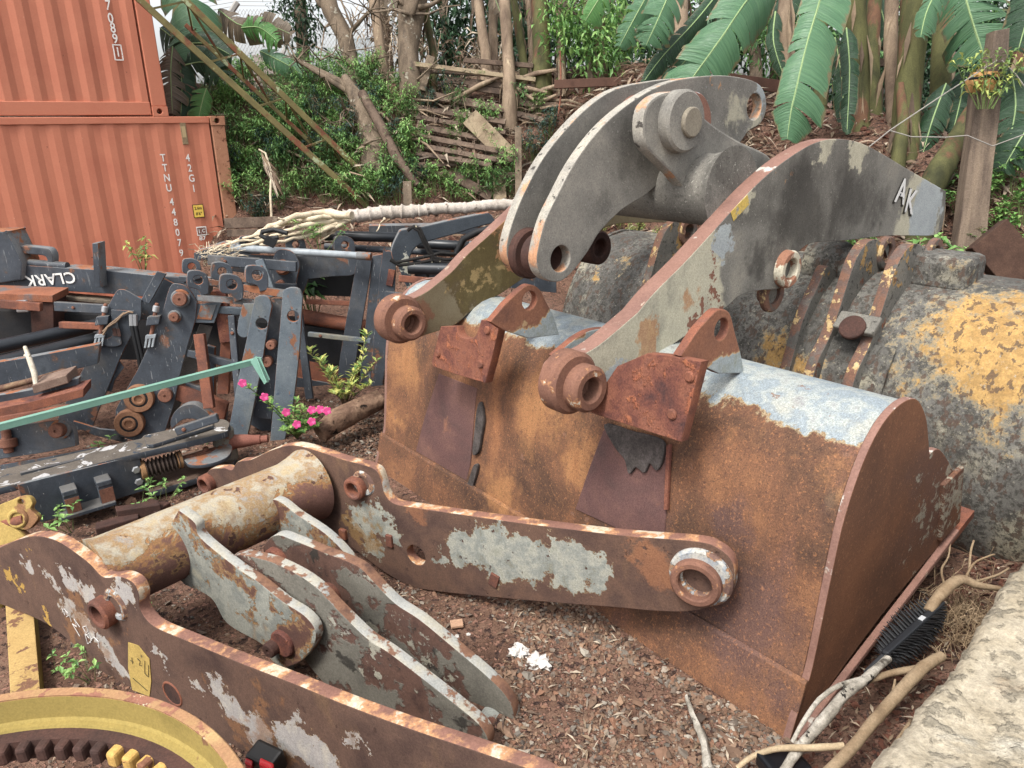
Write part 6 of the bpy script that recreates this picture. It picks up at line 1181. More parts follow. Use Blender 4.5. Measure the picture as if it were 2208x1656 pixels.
pm = Plane((_p0 + _p1) / 2 + _pn * .22, _pn, up=(0, 0, 1))
pallet = thing('pallet', 'grey-brown slatted wooden pallet standing on edge against the bank', 'pallet', pm.p(990, 400))
slats = [((895, 200), (1090, 236), 22), ((898, 232), (1090, 264), 15), ((898, 253), (1090, 286), 13), ((898, 273), (1080, 306), 14), ((898, 293), (1075, 326), 14), ((898, 313), (1070, 345), 13), ((898, 331), (1060, 357), 12)]
for (a, b_, w) in slats:
    q0, q1 = pm.p(*a), pm.p(*b_); h = w * 10.1 / F_PX; m = MB(); m.box(q0, q1, .03, h, up=pm.v); m.build('slat', wood, pallet, bevel=.004)
for x in (900, 985, 1075):
    m = MB(); m.box(pm.off(-.05).p(x, 195 + (x - 900) * .2), pm.off(-.05).p(x + 8, 345), .05, .08, up=pm.n); m.build('bearer', wood, pallet, bevel=.005)
def plank(label, a, b_, w, t0, t1=None, m=None, th=.04, name='plank', n=(.05, -1, .2), cat='plank'):
    t1 = t1 or t0; t0, t1 = tb(*a, t0), tb(*b_, t1); q0, q1 = D(*a, t0), D(*b_, t1); mb = MB(); d = unit(q1 - q0); nn = unit(V3(*n) - d * (V3(*n) @ d)); mb.box(q0, q1, th, w * (t0 + t1) / 2 / F_PX, up=np.cross(nn, d)); o = mb.build(name, m or wood, bevel=.005); return tag(o, label, cat)
oldw = M('split_mossy_board', ['#6a5844', '#86735a', '#9c8a6c', '#5a4a3a'], 4, streak=1, bump=1., dist=.015, layers=[dict(cols=['#74804a', '#868f58'], sc=5, th=.06, w=.08, op=.8), dict(cols=['#8a5a38'], sc=5, th=.12, w=.06)])
for k, (a, b_, w_, z_) in enumerate((((895, 150), (1080, 160), 12, 'topmost'), ((960, 172), (1150, 190), 13, 'second from the top'), ((1010, 188), (1190, 214), 12, 'third from the top'), ((1085, 215), (1200, 232), 14, 'lying right of the pallet top'), ((1090, 240), (1185, 262), 12, 'right of the pallet, under the others'), ((1000, 130), (1150, 142), 10, 'nearest the pale dry stem'))):
    plank('weathered grey plank of the heap above the pallet, ' + z_, a, b_, w_, 10.3)
plank('long board sloping down to the right over the brushwood, above the pallet', (893, 138), (1155, 172), 9, 10.2, m=oldw)
plank('mossy split plank leaning across the right end of the pallet', (1012, 252), (1105, 345), 40, 9.9, m=oldw)
plank('thin board standing under the mossy plank', (1045, 305), (1070, 370), 22, 9.95)
plank('short pale board under the pallet, standing upright', (1077, 378), (1078, 434), 28, 9.8, m=oldw)
plank('upright grey post at the right end of the pallet', (1117, 275), (1118, 420), 14, 9.7, m=bark, th=.06, name='wooden_post', cat='post')
plank('upper of two horizontal rails nailed across below the pallet', (890, 358), (1110, 343), 12, 9.85)
plank('lower of two horizontal rails nailed across below the pallet', (890, 376), (1135, 378), 12, 9.85)
plank('weathered board lying diagonally at the foot of the bank', (980, 380), (1060, 425), 20, 9.8)
plank('grey stake standing behind the pale trunk', (878, 392), (880, 450), 18, 9.0, m=bark, th=.06, name='wooden_post', cat='post')
plank('rotten dark stake rising above the top left corner of the pallet', (930, 122), (908, 195), 18, 10.3, m=bark, th=.06, name='wooden_post', cat='post')
plank('reddish board lying on the bank top behind the upper lever', (1195, 182), (1340, 176), 18, 9.8, m=M('red_brown_board', ['#4f352a', '#5f4132'], 6, bump=.5))
plank('long dark red board behind the banana leaf, right of the upper lever', (1560, 170), (1700, 190), 26, 8.6, m=M('red_dark_board', ['#40291f', '#523529'], 6, bump=.5))
plank('dark brown board behind the hanging leaf on the bank', (1870, 133), (1990, 140), 16, 9.)
for k, (a, b_) in enumerate((((980, 215), (1090, 160)), ((1100, 190), (1180, 200)), ((1110, 175), (1200, 150)), ((1130, 215), (1215, 180)), ((1140, 240), (1200, 205)), ((1040, 150), (1150, 215)))):
    stick('dry palm-like stalk lying in the tangle above the pallet', [(*a, 10.3), ((a[0] + b_[0]) / 2, (a[1] + b_[1]) / 2 - 4, 10.25), (*b_, 10.2)], [.03, .035, .02], stem_b, 'dry_stalk', 'stalk')['group'] = 'dry stalks above the pallet'
plank('upper grey board of the low timber edging beside the container', (485, 482), (645, 476), 22, 8.3)
plank('lower dark board of the low timber edging beside the container', (490, 503), (645, 500), 16, 8.2)
plank('rotten board standing at a slant on the bank at the right edge', (2125, 505), (2215, 610), 95, 4.9, m=M('brown_rotten_board', ['#35241c', '#4a3327', '#5c4232'], 5, bump=.9, dist=.01), th=.09)
stick('long rust-brown rod standing in the brushwood above the pallet', [(1208, 110, 10.), (1210, 200, 9.9), (1203, 252, 9.9)], [.012, .012, .012], rust_plain, 'iron_rod', 'rod')
random.seed(21)
for k in range(38):
    x, y = random.choice([(random.uniform(560, 900), random.uniform(170, 400)), (random.uniform(880, 1220), random.uniform(130, 260)), (random.uniform(760, 900), random.uniform(150, 260))]); a = random.uniform(-.9, .9); L = random.uniform(40, 120)
    q0 = BG(x, y); t0 = float((q0 - CC) @ CF) - .12; t1 = t0 - random.uniform(-.1, .35); c_ = random.uniform(-14, 14)
    stick('dry bare branch, one of many lying tangled on the bank', [(x, y, t0), (x + L * .5 * math.cos(a), y - L * .5 * math.sin(a) + c_, t1), (x + L * math.cos(a), y - L * math.sin(a), t1)], [.02, .016, .007], random.choice([bark, twig, stem_b]), 'dry_branch', 'branch', 6)['group'] = 'dry branches tangled on the bank'
# ---- lattice boom leaning over
olive = M('olive_yellow_tube', ['#5f5734', '#706639', '#7d7342'], 5, layers=[dict(cols=['#6b3f2a', '#7d4a30', '#5a3a2c'], sc=3.5, th=.02, w=.08), dict(cols=['#9aa67c'], sc=6, th=.1, w=.05)], bump=.3)
boom = thing('lattice_boom', 'rusting olive lattice boom leaning from the containers down to the bank foot', 'lattice boom', V3(*(D(830, 452, 10.0)[:2]), D(830, 452, 10.0)[2] - .1))
c1 = (D(286, -14, 8.2), D(806, 458, 9.9)); c2 = (D(385, -14, 8.5), D(860, 450, 10.2)); vd = unit(D(500, 200, 9) - CC)
c3 = (c2[0] + vd * .35 - ZZ * .3, c2[1] + vd * .35 - ZZ * .25)
for a, b_ in (c1, c2): m = MB(); m.box(a, b_, .075, .075); m.build('chord', olive, boom, bevel=.008)
m = MB(); m.box(c3[0], c3[1], .05, .05); m.build('chord', olive, boom, bevel=.006)
for i, f in enumerate((.03, .245, .44, .635, .82)):
    f2 = f + .0; a = c1[0] * (1 - f - .03) + c1[1] * (f + .03); b_ = c2[0] * (1 - f2) + c2[1] * f2; z_ = c3[0] * (1 - f) + c3[1] * f; z2 = c3[0] * (1 - f - .13) + c3[1] * (f + .13)
    m = MB(); m.box(a, b_, .022, .022); m.build('brace', olive, boom)
    m = MB(); m.box(b_, z2, .02, .02); m.build('brace', olive, boom); m = MB(); m.box(b_, z_, .02, .02); m.build('brace', olive, boom)
# ---- pale papaya trunk with roots
papm = M('pale_papaya_bark', ['#a89a8c', '#bdb0a2', '#cbbfb2', '#b3a598'], 3, streak=1, layers=[dict(cols=['#8a7564', '#9c8674'], sc=14, th=.12, w=.06, h=-.4), dict(cols=['#d8cfc4'], sc=5, th=.1, w=.1, op=.6)], bump=.9, dist=.015, grain=.25, bsc=45, k=.8)
pap = thing('papaya_log', 'pale ringed papaya trunk with its dried roots, laid across the top of the machine pile', 'tree trunk', D(900, 470, 6.7))
pts = [D(740 + i * 3.15, 468 - 28 * (i / 120) ** .8 + math.sin(i * .17) * 1.2 + math.sin(i * .61) * .5, 6.5 + .25 * i / 120) for i in range(121)]
rr_p = []
ring_at = 0
for i in range(121):
    if i >= ring_at: ring_at = i + random.randint(5, 9); rk = i
    rr_p.append((.05 if i > 50 else .057) * (1 + (.16 if i == rk else .07 if i == rk + 1 else -.02) * (1.3 if i < 60 else .7)) * random.uniform(.98, 1.02))
b = MB(); b.tube(pts, rr_p, 18, wob=.035); b.build('trunk', papm, pap, smooth=60)
for i in range(0):
    q = D(755 + i * 22, 462 - 25 * (i / 16) ** .8 + random.uniform(-8, 8), 6.45 + .2 * i / 16); b = MB(); b.lathe(q - V3(0, .05, 0), V3(random.uniform(-.3, .3), -1, .3), [(0, 0), (.022, .0), (.018, .02), (.006, .03), (0, .028)], 9); b.build('leaf_scar', papm, pap, smooth=60)
rootm = M('pale_root', ['#a8977c', '#bfae90', '#d0c0a2', '#8f7d64'], 8, bump=1., dist=.01, grain=.25, bsc=90)
for pts, r in (([(760, 466), (700, 458), (640, 465), (580, 490), (540, 515), (490, 545)], .035), ([(750, 472), (690, 480), (640, 490), (590, 510), (520, 530)], .03), ([(755, 474), (700, 490), (650, 500), (600, 512)], .026), ([(750, 476), (700, 498), (660, 508), (600, 522), (560, 528)], .022),
               ([(740, 470), (680, 470), (620, 482), (560, 505), (480, 528), (445, 545)], .02), ([(740, 468), (690, 462), (640, 475), (600, 470)], .018), ([(745, 478), (700, 505), (620, 510), (540, 520), (488, 520)], .018), ([(600, 490), (560, 510), (500, 525), (470, 540)], .015), ([(750, 474), (720, 500), (690, 520)], .012), ([(830, 472), (820, 482), (812, 498)], .01)):
    b = MB(); P_ = [D(x, y, 6.3 + random.uniform(-.1, .1)) for x, y in pts]; K = len(P_); PP2 = []
    for i in range(K - 1):
        for f in (0, .25, .5, .75): PP2.append(P_[i] * (1 - f) + P_[i + 1] * f + rv(.006))
    PP2.append(P_[-1]); b.tube(PP2, [r * (1 - .6 * i / len(PP2)) * random.uniform(.85, 1.15) for i in range(len(PP2))], 8, wob=.15); b.build('root', rootm, pap, smooth=60)
fib = MB()
for i in range(90):
    q = D(random.uniform(430, 500), random.uniform(535, 575), 6.1); q2 = q + V3(random.uniform(-.1, .16), random.uniform(-.05, .05), random.uniform(-.03, .08)); fib.tube([q, (q + q2) / 2 + rv(.015), q2], .003, 3)
fib.raw('root_fibres', rootm, pap)
stick('thin bent dry cane with a withered hanging leaf, left of the lattice boom', [(558, 322, 8.6), (572, 330, 8.6), (585, 370, 8.6), (583, 420, 8.6), (586, 475, 8.6)], [.01, .012, .012, .014, .014], rootm, 'dry_cane', 'cane')
wl = MB()
for i in range(40):
    f = random.random(); q = D(560 + 32 * f + random.uniform(-4, 4), 325 + 65 * f, 8.58); leaf(wl, q, V3(.35, 0, -1) + rv(.15), V3(0, -1, 0), .22, .03, droop=.0)
o = wl.raw('withered_leaf', g_dry); tag(o, 'withered brown leaf hanging from the bent dry cane', 'leaf')
# ---- wooden post on the right with wires and creeper
rp = Plane(D(2120, 250, 6.2), (-.1, -1, .1), up=(0, 0, 1))
rpo = thing('fence_post', 'weathered split wooden fence post with an orange rag tied round it', 'fence post', D(2098, 450, 6.2))
gp_ = M('split_grey_post', ['#4b4038', '#6c5c4e', '#8a7763', '#a58e6e'], 5, streak=.12, bump=1., dist=.02, grain=.25, bsc=60)
plate('post', [gp_], rpo, rp, [(2145, 66, 1), (2178, 60, 1), (2174, 130), (2165, 160), (2155, 260), (2140, 380), (2125, 560, 1), (2062, 560, 1), (2084, 380), (2097, 280), (2105, 200), (2122, 150), (2135, 130)], .14, bevel=.008)
rag = M('orange_rag', ['#b07a3c', '#c4914e', '#9a6a35'], 8, bump=.6)
b = MB(); q = rp.p(2128, 180); b.tube([q - rp.n * .07 + ZZ * .1, q - rp.n * .07 + ZZ * .04, q - rp.n * .07 - ZZ * .02, q - rp.n * .07 - ZZ * .06], [.1, .125, .12, .105], 14, wob=.12); b.build('rag', rag, rpo, smooth=50)
b = MB(); b.tube([rp.off(.06).p(*q) for q in ((2090, 170), (2110, 168), (2130, 163), (2150, 170), (2165, 168))], .012, 8, wob=.2); b.build('black_strap', rubber, rpo, smooth=60)
vine = shrub_mesh(12, .5, .4, .09, .035, 14, droop=.5, bare=.1); o = shrub('light green creeper clinging to the wooden fence post', 'creeper', D(2125, 235, 6.05), vine, (g_yel, greenstem), 'creeper', None, .9)
wm = flat('grey_wire', '#8f8a82', .6)
for lab, pts in (('thin wire sagging from the fence post down to the grey arm', [(2150, 130), (2040, 200), (1920, 280), (1870, 320)]), ('thin pale tendril stretched between the banana stems and the post', [(1920, 282), (1965, 295), (2040, 296), (2085, 292), (2140, 315), (2208, 290)]), ('wire running from the post to the right edge', [(2160, 130), (2190, 160), (2230, 215)])):
    b = MB(); b.tube([D(x, y, 6.05) for x, y in pts], .005, 5); o = b.build('wire', wm, smooth=60); tag(o, lab, 'wire')
# ---- fence, roof and shed in the far background
conc = M('concrete', ['#8d8a84', '#a3a09a'], 5, bump=.3)
fp = thing('concrete_fence', 'chain-link fence on a cranked concrete post against the sky', 'fence', D(492, 130, 17))
b = MB(); b.tube([D(494, 160, 17), D(493, 35, 17), D(512, 5, 17)], .07, 6); b.build('post', conc, fp)
b = MB(); b.tube([D(620, 90, 17), D(600, 140, 17)], .05, 6); b.tube([D(722, 100, 17), D(760, 135, 17)], .05, 6); b.build('stay', conc, fp)
nm = MB(); W0 = [D(430 + i * 8, 0, 17) for i in range(55)]
for i in range(0, 56):
    x = 420 + i * 7.5
    for sgn in (-1, 1):
        nm.tube([D(x, 20 + max(0, (x - 640) * .2), 17), D(x + sgn * 62, 140, 17)], .0045, 3, cap=False)
nm.raw('chain_link', wm, fp)
b = MB()
for k_ in range(3): b.tube([D(425, 28 - k_ * 10, 17), D(510, 12 - k_ * 9, 17), D(700, 14 - k_ * 9, 17)], .006, 3)
b.raw('barbed_wire', wm, fp)
hs = thing('house', 'distant house with a grey-brown tiled roof, behind the fence', 'house', D(600, 160, 24))
pl = Plane(D(600, 130, 24), (0, -1, .6), up=(0, 0, 1)); plate('roof', [M('tiled_roof', ['#6b5f5a', '#7f726a'], 8, bump=.4)], hs, pl, [(520, 160, 1), (545, 118, 1), (650, 118, 1), (680, 160, 1)], .1, smooth=False)
m = MB(); m.blk(D(600, 160, 25) - ZZ * 1., V3(1.2, 0, 0), V3(0, .6, 0), V3(0, 0, 1.)); m.build('wall', flat('plaster', '#a59a8c', .9), hs)
sh = thing('shed', 'small pale blue-grey metal shed or tank on the skyline between the trunks', 'shed', D(775, 150, 20))
m = MB(); m.blk(D(778, 115, 20), V3(.32, .05, 0), V3(-.05, .3, 0), V3(0, 0, .3)); m.build('body', flat('pale_sheet', '#a9b4b8', .6), sh)
m = MB(); m.blk(D(778, 87, 20), V3(.36, .05, 0), V3(-.05, .33, 0), V3(0, 0, .02)); m.build('lid', flat('pale_lid', '#8b979b', .6), sh)

# ================================================================ near right: wall, dirt, roots, brush
rockm = M('rough_pale_concrete', ['#8d8068', '#9e9178', '#ab9f88', '#7f745f'], 6, layers=[dict(cols=['#aaa392', '#b5ae9e'], sc=4, th=.05, w=.1, op=.8), dict(cols=['#7d7564', '#6f6858'], sc=24, th=.03, w=.12, op=.6, det=6), dict(cols=['#b0875a', '#9c7548'], sc=3, th=.12, w=.1, op=.5)], bump=1., bsc=45, dist=.015, grain=.3, k=.95)
wz = .95; wa, wb = G(2300, 1075, wz), G(1830, 1720, wz); wd = unit(wb - wa); wn = V3(-wd[1], wd[0], 0); wn = wn if wn[0] > 0 else -wn
wa = wa - wd * 1.2; wb = wb + wd * .8; LW = float(np.linalg.norm(wb - wa)); vs, fs = [], []; NU, NV = 150, 46
from mathutils import noise as mn
for i in range(NU + 1):
    for j in range(NV + 1):
        if j < 14: q = wa + wd * LW * i / NU + ZZ * (-wz * (1 - j / 14)); out = -wn
        else: q = wa + wd * LW * i / NU + wn * (.75 * (j - 14) / (NV - 14)); out = ZZ
        nn = mn.fractal(Vector(map(float, q * 5)), 1., 2., 5) * .022 + mn.fractal(Vector(map(float, q * 22)), 1., 2., 4) * .009
        if j in (13, 14, 15): out = unit(ZZ - wn)
        q = q + out * nn + (V3(0, 0, -.02) + wn * .0 if j == 14 else 0)
        vs.append(q)
fs = [(i * (NV + 1) + j, (i + 1) * (NV + 1) + j, (i + 1) * (NV + 1) + j + 1, i * (NV + 1) + j + 1) for i in range(NU) for j in range(NV)]
b = MB(); b.add(vs, fs); o = b.build('concrete_wall', rockm, smooth=70); tag(o, 'rough pale crumbling concrete wall filling the lower right corner', 'wall')
# mound of red dirt and roots between the wall and the buckets
mound = MB(); vs = []; NX, NY = 60, 70; c0 = G(1760, 1640, .0)
md = unit(G(2150, 1210, 0) - G(1760, 1640, 0)); mnn = V3(md[1], -md[0], 0)
for i in range(NX + 1):
    for j in range(NY + 1):
        u = -.9 + 2.9 * j / NY; v = -.25 + 1.0 * i / NX; q = c0 + md * u + mnn * v
        h = .16 * max(0, min(1, (v + .1) * 3)) * max(0, min(1, (u + .9) * 2)) - .01
        vs.append((q[0], q[1], h + mn.fractal(Vector((q[0] * 7, q[1] * 7, 0)), 1., 2., 5) * .02 * (h > 0)))
mound.add(vs, [(i * (NY + 1) + j, (i + 1) * (NY + 1) + j, (i + 1) * (NY + 1) + j + 1, i * (NY + 1) + j + 1) for i in range(NX) for j in range(NY)])
mound.build('dirt_mound', earth, smooth=70, kind='structure')
def gs(label, pts, rs, m, name='root', cat='root', wob=.08, seg=10):
    P_ = [G(x, y, z) for x, y, z in pts]; Q = []; R_ = []; K = len(P_)
    for i in range(K - 1):
        for f in (0, .25, .5, .75):
            p0, p1, p2, p3 = P_[max(i - 1, 0)], P_[i], P_[i + 1], P_[min(i + 2, K - 1)]
            Q.append(.5 * ((2 * p1) + (p2 - p0) * f + (2 * p0 - 5 * p1 + 4 * p2 - p3) * f * f + (3 * p1 - p0 - 3 * p2 + p3) * f ** 3)); R_.append(rs[i] * (1 - f) + rs[i + 1] * f)
    Q.append(P_[-1]); R_.append(rs[-1]); b = MB(); b.tube(Q, R_, seg, wob=wob); o = b.build(name, m, smooth=60); return tag(o, label, cat)
tanroot = M('tan_root', ['#6f5a42', '#8a7254', '#9c8566', '#7a6248'], 7, bump=.6, grain=.2)
ashw = M('ash_grey_branch', ['#6b645a', '#8f887b', '#b0a99c', '#4a443c'], 9, bump=.9, dist=.01, grain=.3, layers=[dict(cols=['#2e2a26'], sc=16, th=.12, w=.05)])
gs('thick tan root curving along the foot of the concrete wall', [(1770, 1680, .25), (1830, 1620, .27), (1880, 1560, .28), (1925, 1510, .28), (1990, 1440, .3), (2030, 1415, .3)], [.018, .019, .02, .022, .022, .02], tanroot)
gs('pale thin root bending left to the ground from the thick one', [(1590, 1656, .05), (1625, 1630, .1), (1680, 1614, .18), (1760, 1612, .24), (1820, 1608, .26)], [.009, .01, .011, .012, .012], M('cream_root', ['#a08a68', '#b8a27e'], 8, bump=.3))
gs('ash-grey branch with peeling bark leaning on the rusty bucket corner', [(1690, 1665, .12), (1725, 1610, .2), (1770, 1560, .27), (1820, 1500, .3), (1865, 1465, .3), (1915, 1420, .3)], [.016, .018, .02, .02, .017, .014], ashw, 'branch', 'branch', wob=.14)
gs('thin grey fork of the ash-grey branch', [(1708, 1600, .2), (1730, 1560, .25), (1765, 1510, .3), (1810, 1478, .32), (1870, 1460, .3)], [.007, .008, .009, .009, .008], ashw, 'branch', 'branch')
gs('short brown stem joining the brush from the left', [(1870, 1468, .26), (1920, 1452, .26), (1985, 1440, .25), (2010, 1435, .24)], [.012, .013, .013, .012], tanroot)
gs('brown root arching over the brush towards the wall', [(2000, 1320, .3), (2030, 1280, .33), (2070, 1250, .35), (2110, 1262, .33), (2160, 1270, .3)], [.02, .024, .022, .016, .01], tanroot)
for k, pts in enumerate(([(2080, 1250, .3), (2100, 1215, .36), (2130, 1200, .4), (2145, 1195, .42)], [(2040, 1270, .3), (2030, 1230, .3), (2045, 1200, .3), (2050, 1160, .35)], [(2100, 1255, .3), (2150, 1240, .3), (2175, 1225, .3)], [(2090, 1230, .3), (2093, 1190, .36), (2100, 1165, .4)], [(1960, 1560, .2), (1930, 1600, .2), (1900, 1640, .2)], [(1915, 1520, .2), (1925, 1490, .22), (1930, 1465, .24)])):
    gs('hair-thin brown rootlet beside the concrete wall', pts, [.006, .005, .004, .003][:len(pts)], tanroot, 'rootlet', 'rootlet')['group'] = 'rootlets beside the concrete wall'
rf = MB()
for i in range(420):
    q = G(random.gauss(2080, 45), random.gauss(1340, 45), .17); q2 = q + rv(.03) + ZZ * .02; q3 = q2 + rv(.03); rf.tube([q, q2, q3], .0015, 3, cap=False)
rf.raw('fine_roots', tanroot, kind='stuff')
# black cleaning brush
br = thing('brush', 'black plastic brush head with a pale label, bristles up, lying against the rusty bucket', 'brush', G(1965, 1380, .15))
bc0, bc1 = G(1905, 1420, .28), G(2030, 1308, .28); bd = unit(bc1 - bc0); LBr = float(np.linalg.norm(bc1 - bc0)); bw_ = unit(np.cross(bd, ZZ)); bu = unit(ZZ + bw_ * .2)
black = flat('black_bristle', '#17181a', .35, spec=.5)
m = MB(); m.box(bc0 + ZZ * .022, bc1 + ZZ * .022, .03, .022); m.build('back', flat('dark_brush_back', '#22252a', .35, spec=.6), br, bevel=.008)
m = MB()
for i in range(21):
    for sd_, Lh in ((-1, .09), (1, .065)):
        for j in range(5):
            f = (i + .5 + .4 * (j % 2)) / 21.5; w_ = math.sin(math.pi * min(1, max(.02, f))) ** .35
            p = bc0 + bd * LBr * f - ZZ * .012 * j + ZZ * .012; d = unit(bw_ * sd_ + ZZ * (.55 - .28 * j) + rv(.035)); L = Lh * w_ * random.uniform(.93, 1.05)
            m.tube([p + d * .008, p + d * L * .6, p + d * L], [.0065, .0045, .0012], 6)
m.build('bristles', black, br)
m = MB(); m.blk(bc0 + bd * LBr * .62 + ZZ * .035, bd * .016, bw_ * .009, ZZ * .0015); m.build('label_strip', flat('label_grey', '#b9bcc0', .5), br)
m = MB(); m.tube([bc0 - bd * .12, bc0 + bd * .01], [.014, .018], 12); m.build('handle_socket', flat('dark_grey_plastic', '#3b3d40', .4), br, smooth=60)
m = MB(); q = G(1690, 1652, .1); m.blk(q, V3(.07, .02, 0), V3(-.02, .06, 0), V3(0, 0, .03)); o = m.build('plastic_box', flat('black_box_plastic', '#15171c', .3), bevel=.012); tag(o, 'small black plastic piece at the bottom edge beside the thin roots', 'plastic piece')
# corrugated dry twig near bucket foot
o = gs('dark scaly twig lying on the gravel at the bottom edge, below the bucket foot', [(1480, 1500, .03), (1495, 1545, .03), (1515, 1590, .03), (1528, 1660, .03)], [.008, .012, .015, .017], ashw, 'twig', 'twig', wob=.3)
# ---- gravel: loose stones
def stones(n, sampler, smin, smax, name, m, flatk=.55):
    rng = np.random.default_rng(5); base_v = np.array([(1, 0, 0), (-.8, .3, 0), (0, 1, .1), (.1, -.9, 0), (0, .1, .8), (.1, 0, -.7), (.6, .6, .4), (-.6, -.5, .4)]); fc = [(0, 6, 3), (0, 2, 6), (2, 4, 6), (6, 4, 3), (2, 1, 4), (1, 7, 4), (7, 3, 4), (1, 3, 7), (0, 3, 5), (2, 0, 5), (1, 2, 5), (3, 1, 5)]
    mb = MB()
    for i in range(n):
        q = sampler(); s = smin + (smax - smin) * rng.random() ** 2.5; R_ = np.array(Matrix.Rotation(rng.uniform(0, 6.28), 3, 'Z') @ Matrix.Rotation(rng.normal(0, .5), 3, 'X'))
        v = base_v * (s * rng.uniform(.7, 1.3, 3) * (1, 1, flatk)) + rng.normal(0, s * .15, (8, 3)); v = v @ R_.T + q + (0, 0, s * .2); mb.add(v, fc)
    return mb.raw(name, m, kind='stuff')
grav = leafmat('gravel_stones', ['#6f5745', '#8c6d55', '#5e4838', '#99785c', '#68625a', '#7c614c', '#a09788', '#4a3f37', '#80604a', '#8c6248', '#6f5a48'], 0, .95)
def gsamp():
    r = random.random()
    if r < .5: x, y = random.uniform(1080, 1720), random.uniform(1230, 1680)
    elif r < .68: x, y = random.uniform(820, 1300), random.uniform(1200, 1500)
    elif r < .8: x, y = random.uniform(180, 760), random.uniform(930, 1170)
    else: x, y = random.uniform(100, 900), random.uniform(1250, 1680)
    q = G(x, y); q[2] = bank_z(q[0], q[1])
    if mn.fractal(Vector((q[0] * 2.2, q[1] * 2.2, 3.)), 1., 2., 4) < random.uniform(-.45, .1): return gsamp()
    return q
stones(17000, gsamp, .003, .015, 'gravel', grav, .8)
def foot_line():
    f = random.random(); q = G(1190 + 510 * f, 1312 + 298 * f); return q + V3(random.gauss(-.02, .03), random.gauss(-.02, .03), .005)
stones(900, foot_line, .004, .02, 'gravel_at_bucket_foot', grav, .6)
def slabs():
    return gsamp() + V3(0, 0, .004)
stones(160, slabs, .02, .038, 'flat_stones', grav, .35)
def far_samp():
    q = G(random.uniform(560, 900), random.uniform(860, 1000)); return q
stones(2500, far_samp, .008, .022, 'gravel_patch', grav, .45)
dirtclod = leafmat('red_clods', ['#4a2a20', '#5d3526', '#6e4230', '#3c241c'], 0, 1.)
def ms():
    u, v = random.uniform(-.7, 1.9), random.uniform(-.15, .6); q = c0 + md * u + mnn * v; q[2] = .15 * max(0, min(1, (v + .1) * 3)) * max(0, min(1, (u + .9) * 2)); return q
stones(2600, ms, .005, .02, 'red_clods', dirtclod, .6)
def bs():
    return BG(random.uniform(600, 2208), random.uniform(150, 560))
stones(2500, bs, .01, .05, 'bank_clods', dirtclod, .8)
lit2 = MB()
for i in range(1500):
    q = (gsamp() if i % 4 else foot_line()) if i % 2 else ms(); a = random.uniform(0, 6.28); leaf(lit2, q + ZZ * .012, V3(math.cos(a), math.sin(a), random.uniform(-.1, .3)), ZZ + rv(.3), random.uniform(.02, .07), random.uniform(.003, .014), droop=.1)
lit2.raw('leaf_litter', g_dry, kind='stuff')
# crumpled white foam lumps
foam = M('dirty_white_foam', ['#b5b0aa', '#cfcac4', '#a39a92'], 14, bump=.8, grain=.15)
def lump(label, px, py, s, group=None):
    vs, fs = [], []; q = G(px, py, s * .3); nu, nv = 22, 12
    for i in range(nv + 1):
        for j in range(nu):
            th, ph = math.pi * i / nv, 2 * math.pi * j / nu; d = V3(math.sin(th) * math.cos(ph), math.sin(th) * math.sin(ph), math.cos(th)); r = s * (1 + .8 * mn.fractal(Vector(map(float, d * 2.2 + px)), 1., 2., 5)); vs.append(q + d * r * V3(1, 1, .5))
    fs = [(i * nu + j, i * nu + (j + 1) % nu, (i + 1) * nu + (j + 1) % nu, (i + 1) * nu + j) for i in range(nv) for j in range(nu)]
    b = MB(); b.add(vs, fs); o = b.build('foam_lump', foam, smooth=30); return tag(o, label, 'foam lump', group)
lump('larger crumpled white foam lump on the gravel, nearer the bucket foot', 1160, 1428, .045); lump('crumpled white foam lump touching the larger one on its left', 1120, 1405, .04)
for px, py in ((930, 1338), (1010, 1368), (1090, 1345), (1305, 1450), (985, 1372), (920, 1345), (1180, 1345), (905, 1170)): lump('tiny white crumb of foam scattered on the gravel', px, py, .01, 'white crumbs on the gravel')
b = MB(); q = G(985, 1345, .02); b.blk(q, V3(.03, .004, 0), V3(-.004, .025, 0), V3(0, 0, .008)); o = b.build('brick_chip', M('brick_chip', ['#b0886a', '#c29a78'], 9, bump=.5), bevel=.004); tag(o, 'pale flat brick chip on the gravel below the arm', 'brick chip')
b = MB(); q = G(1128, 688, 1.27); b.blk(q, V3(.04, .01, 0), V3(0, .03, .01), V3(0, 0, .022)); o = b.build('brick_chip', M('orange_brick', ['#a8684c', '#b87858'], 9, bump=.5), bevel=.004); tag(o, 'orange brick chip lying on top of the rusty bucket', 'brick chip')
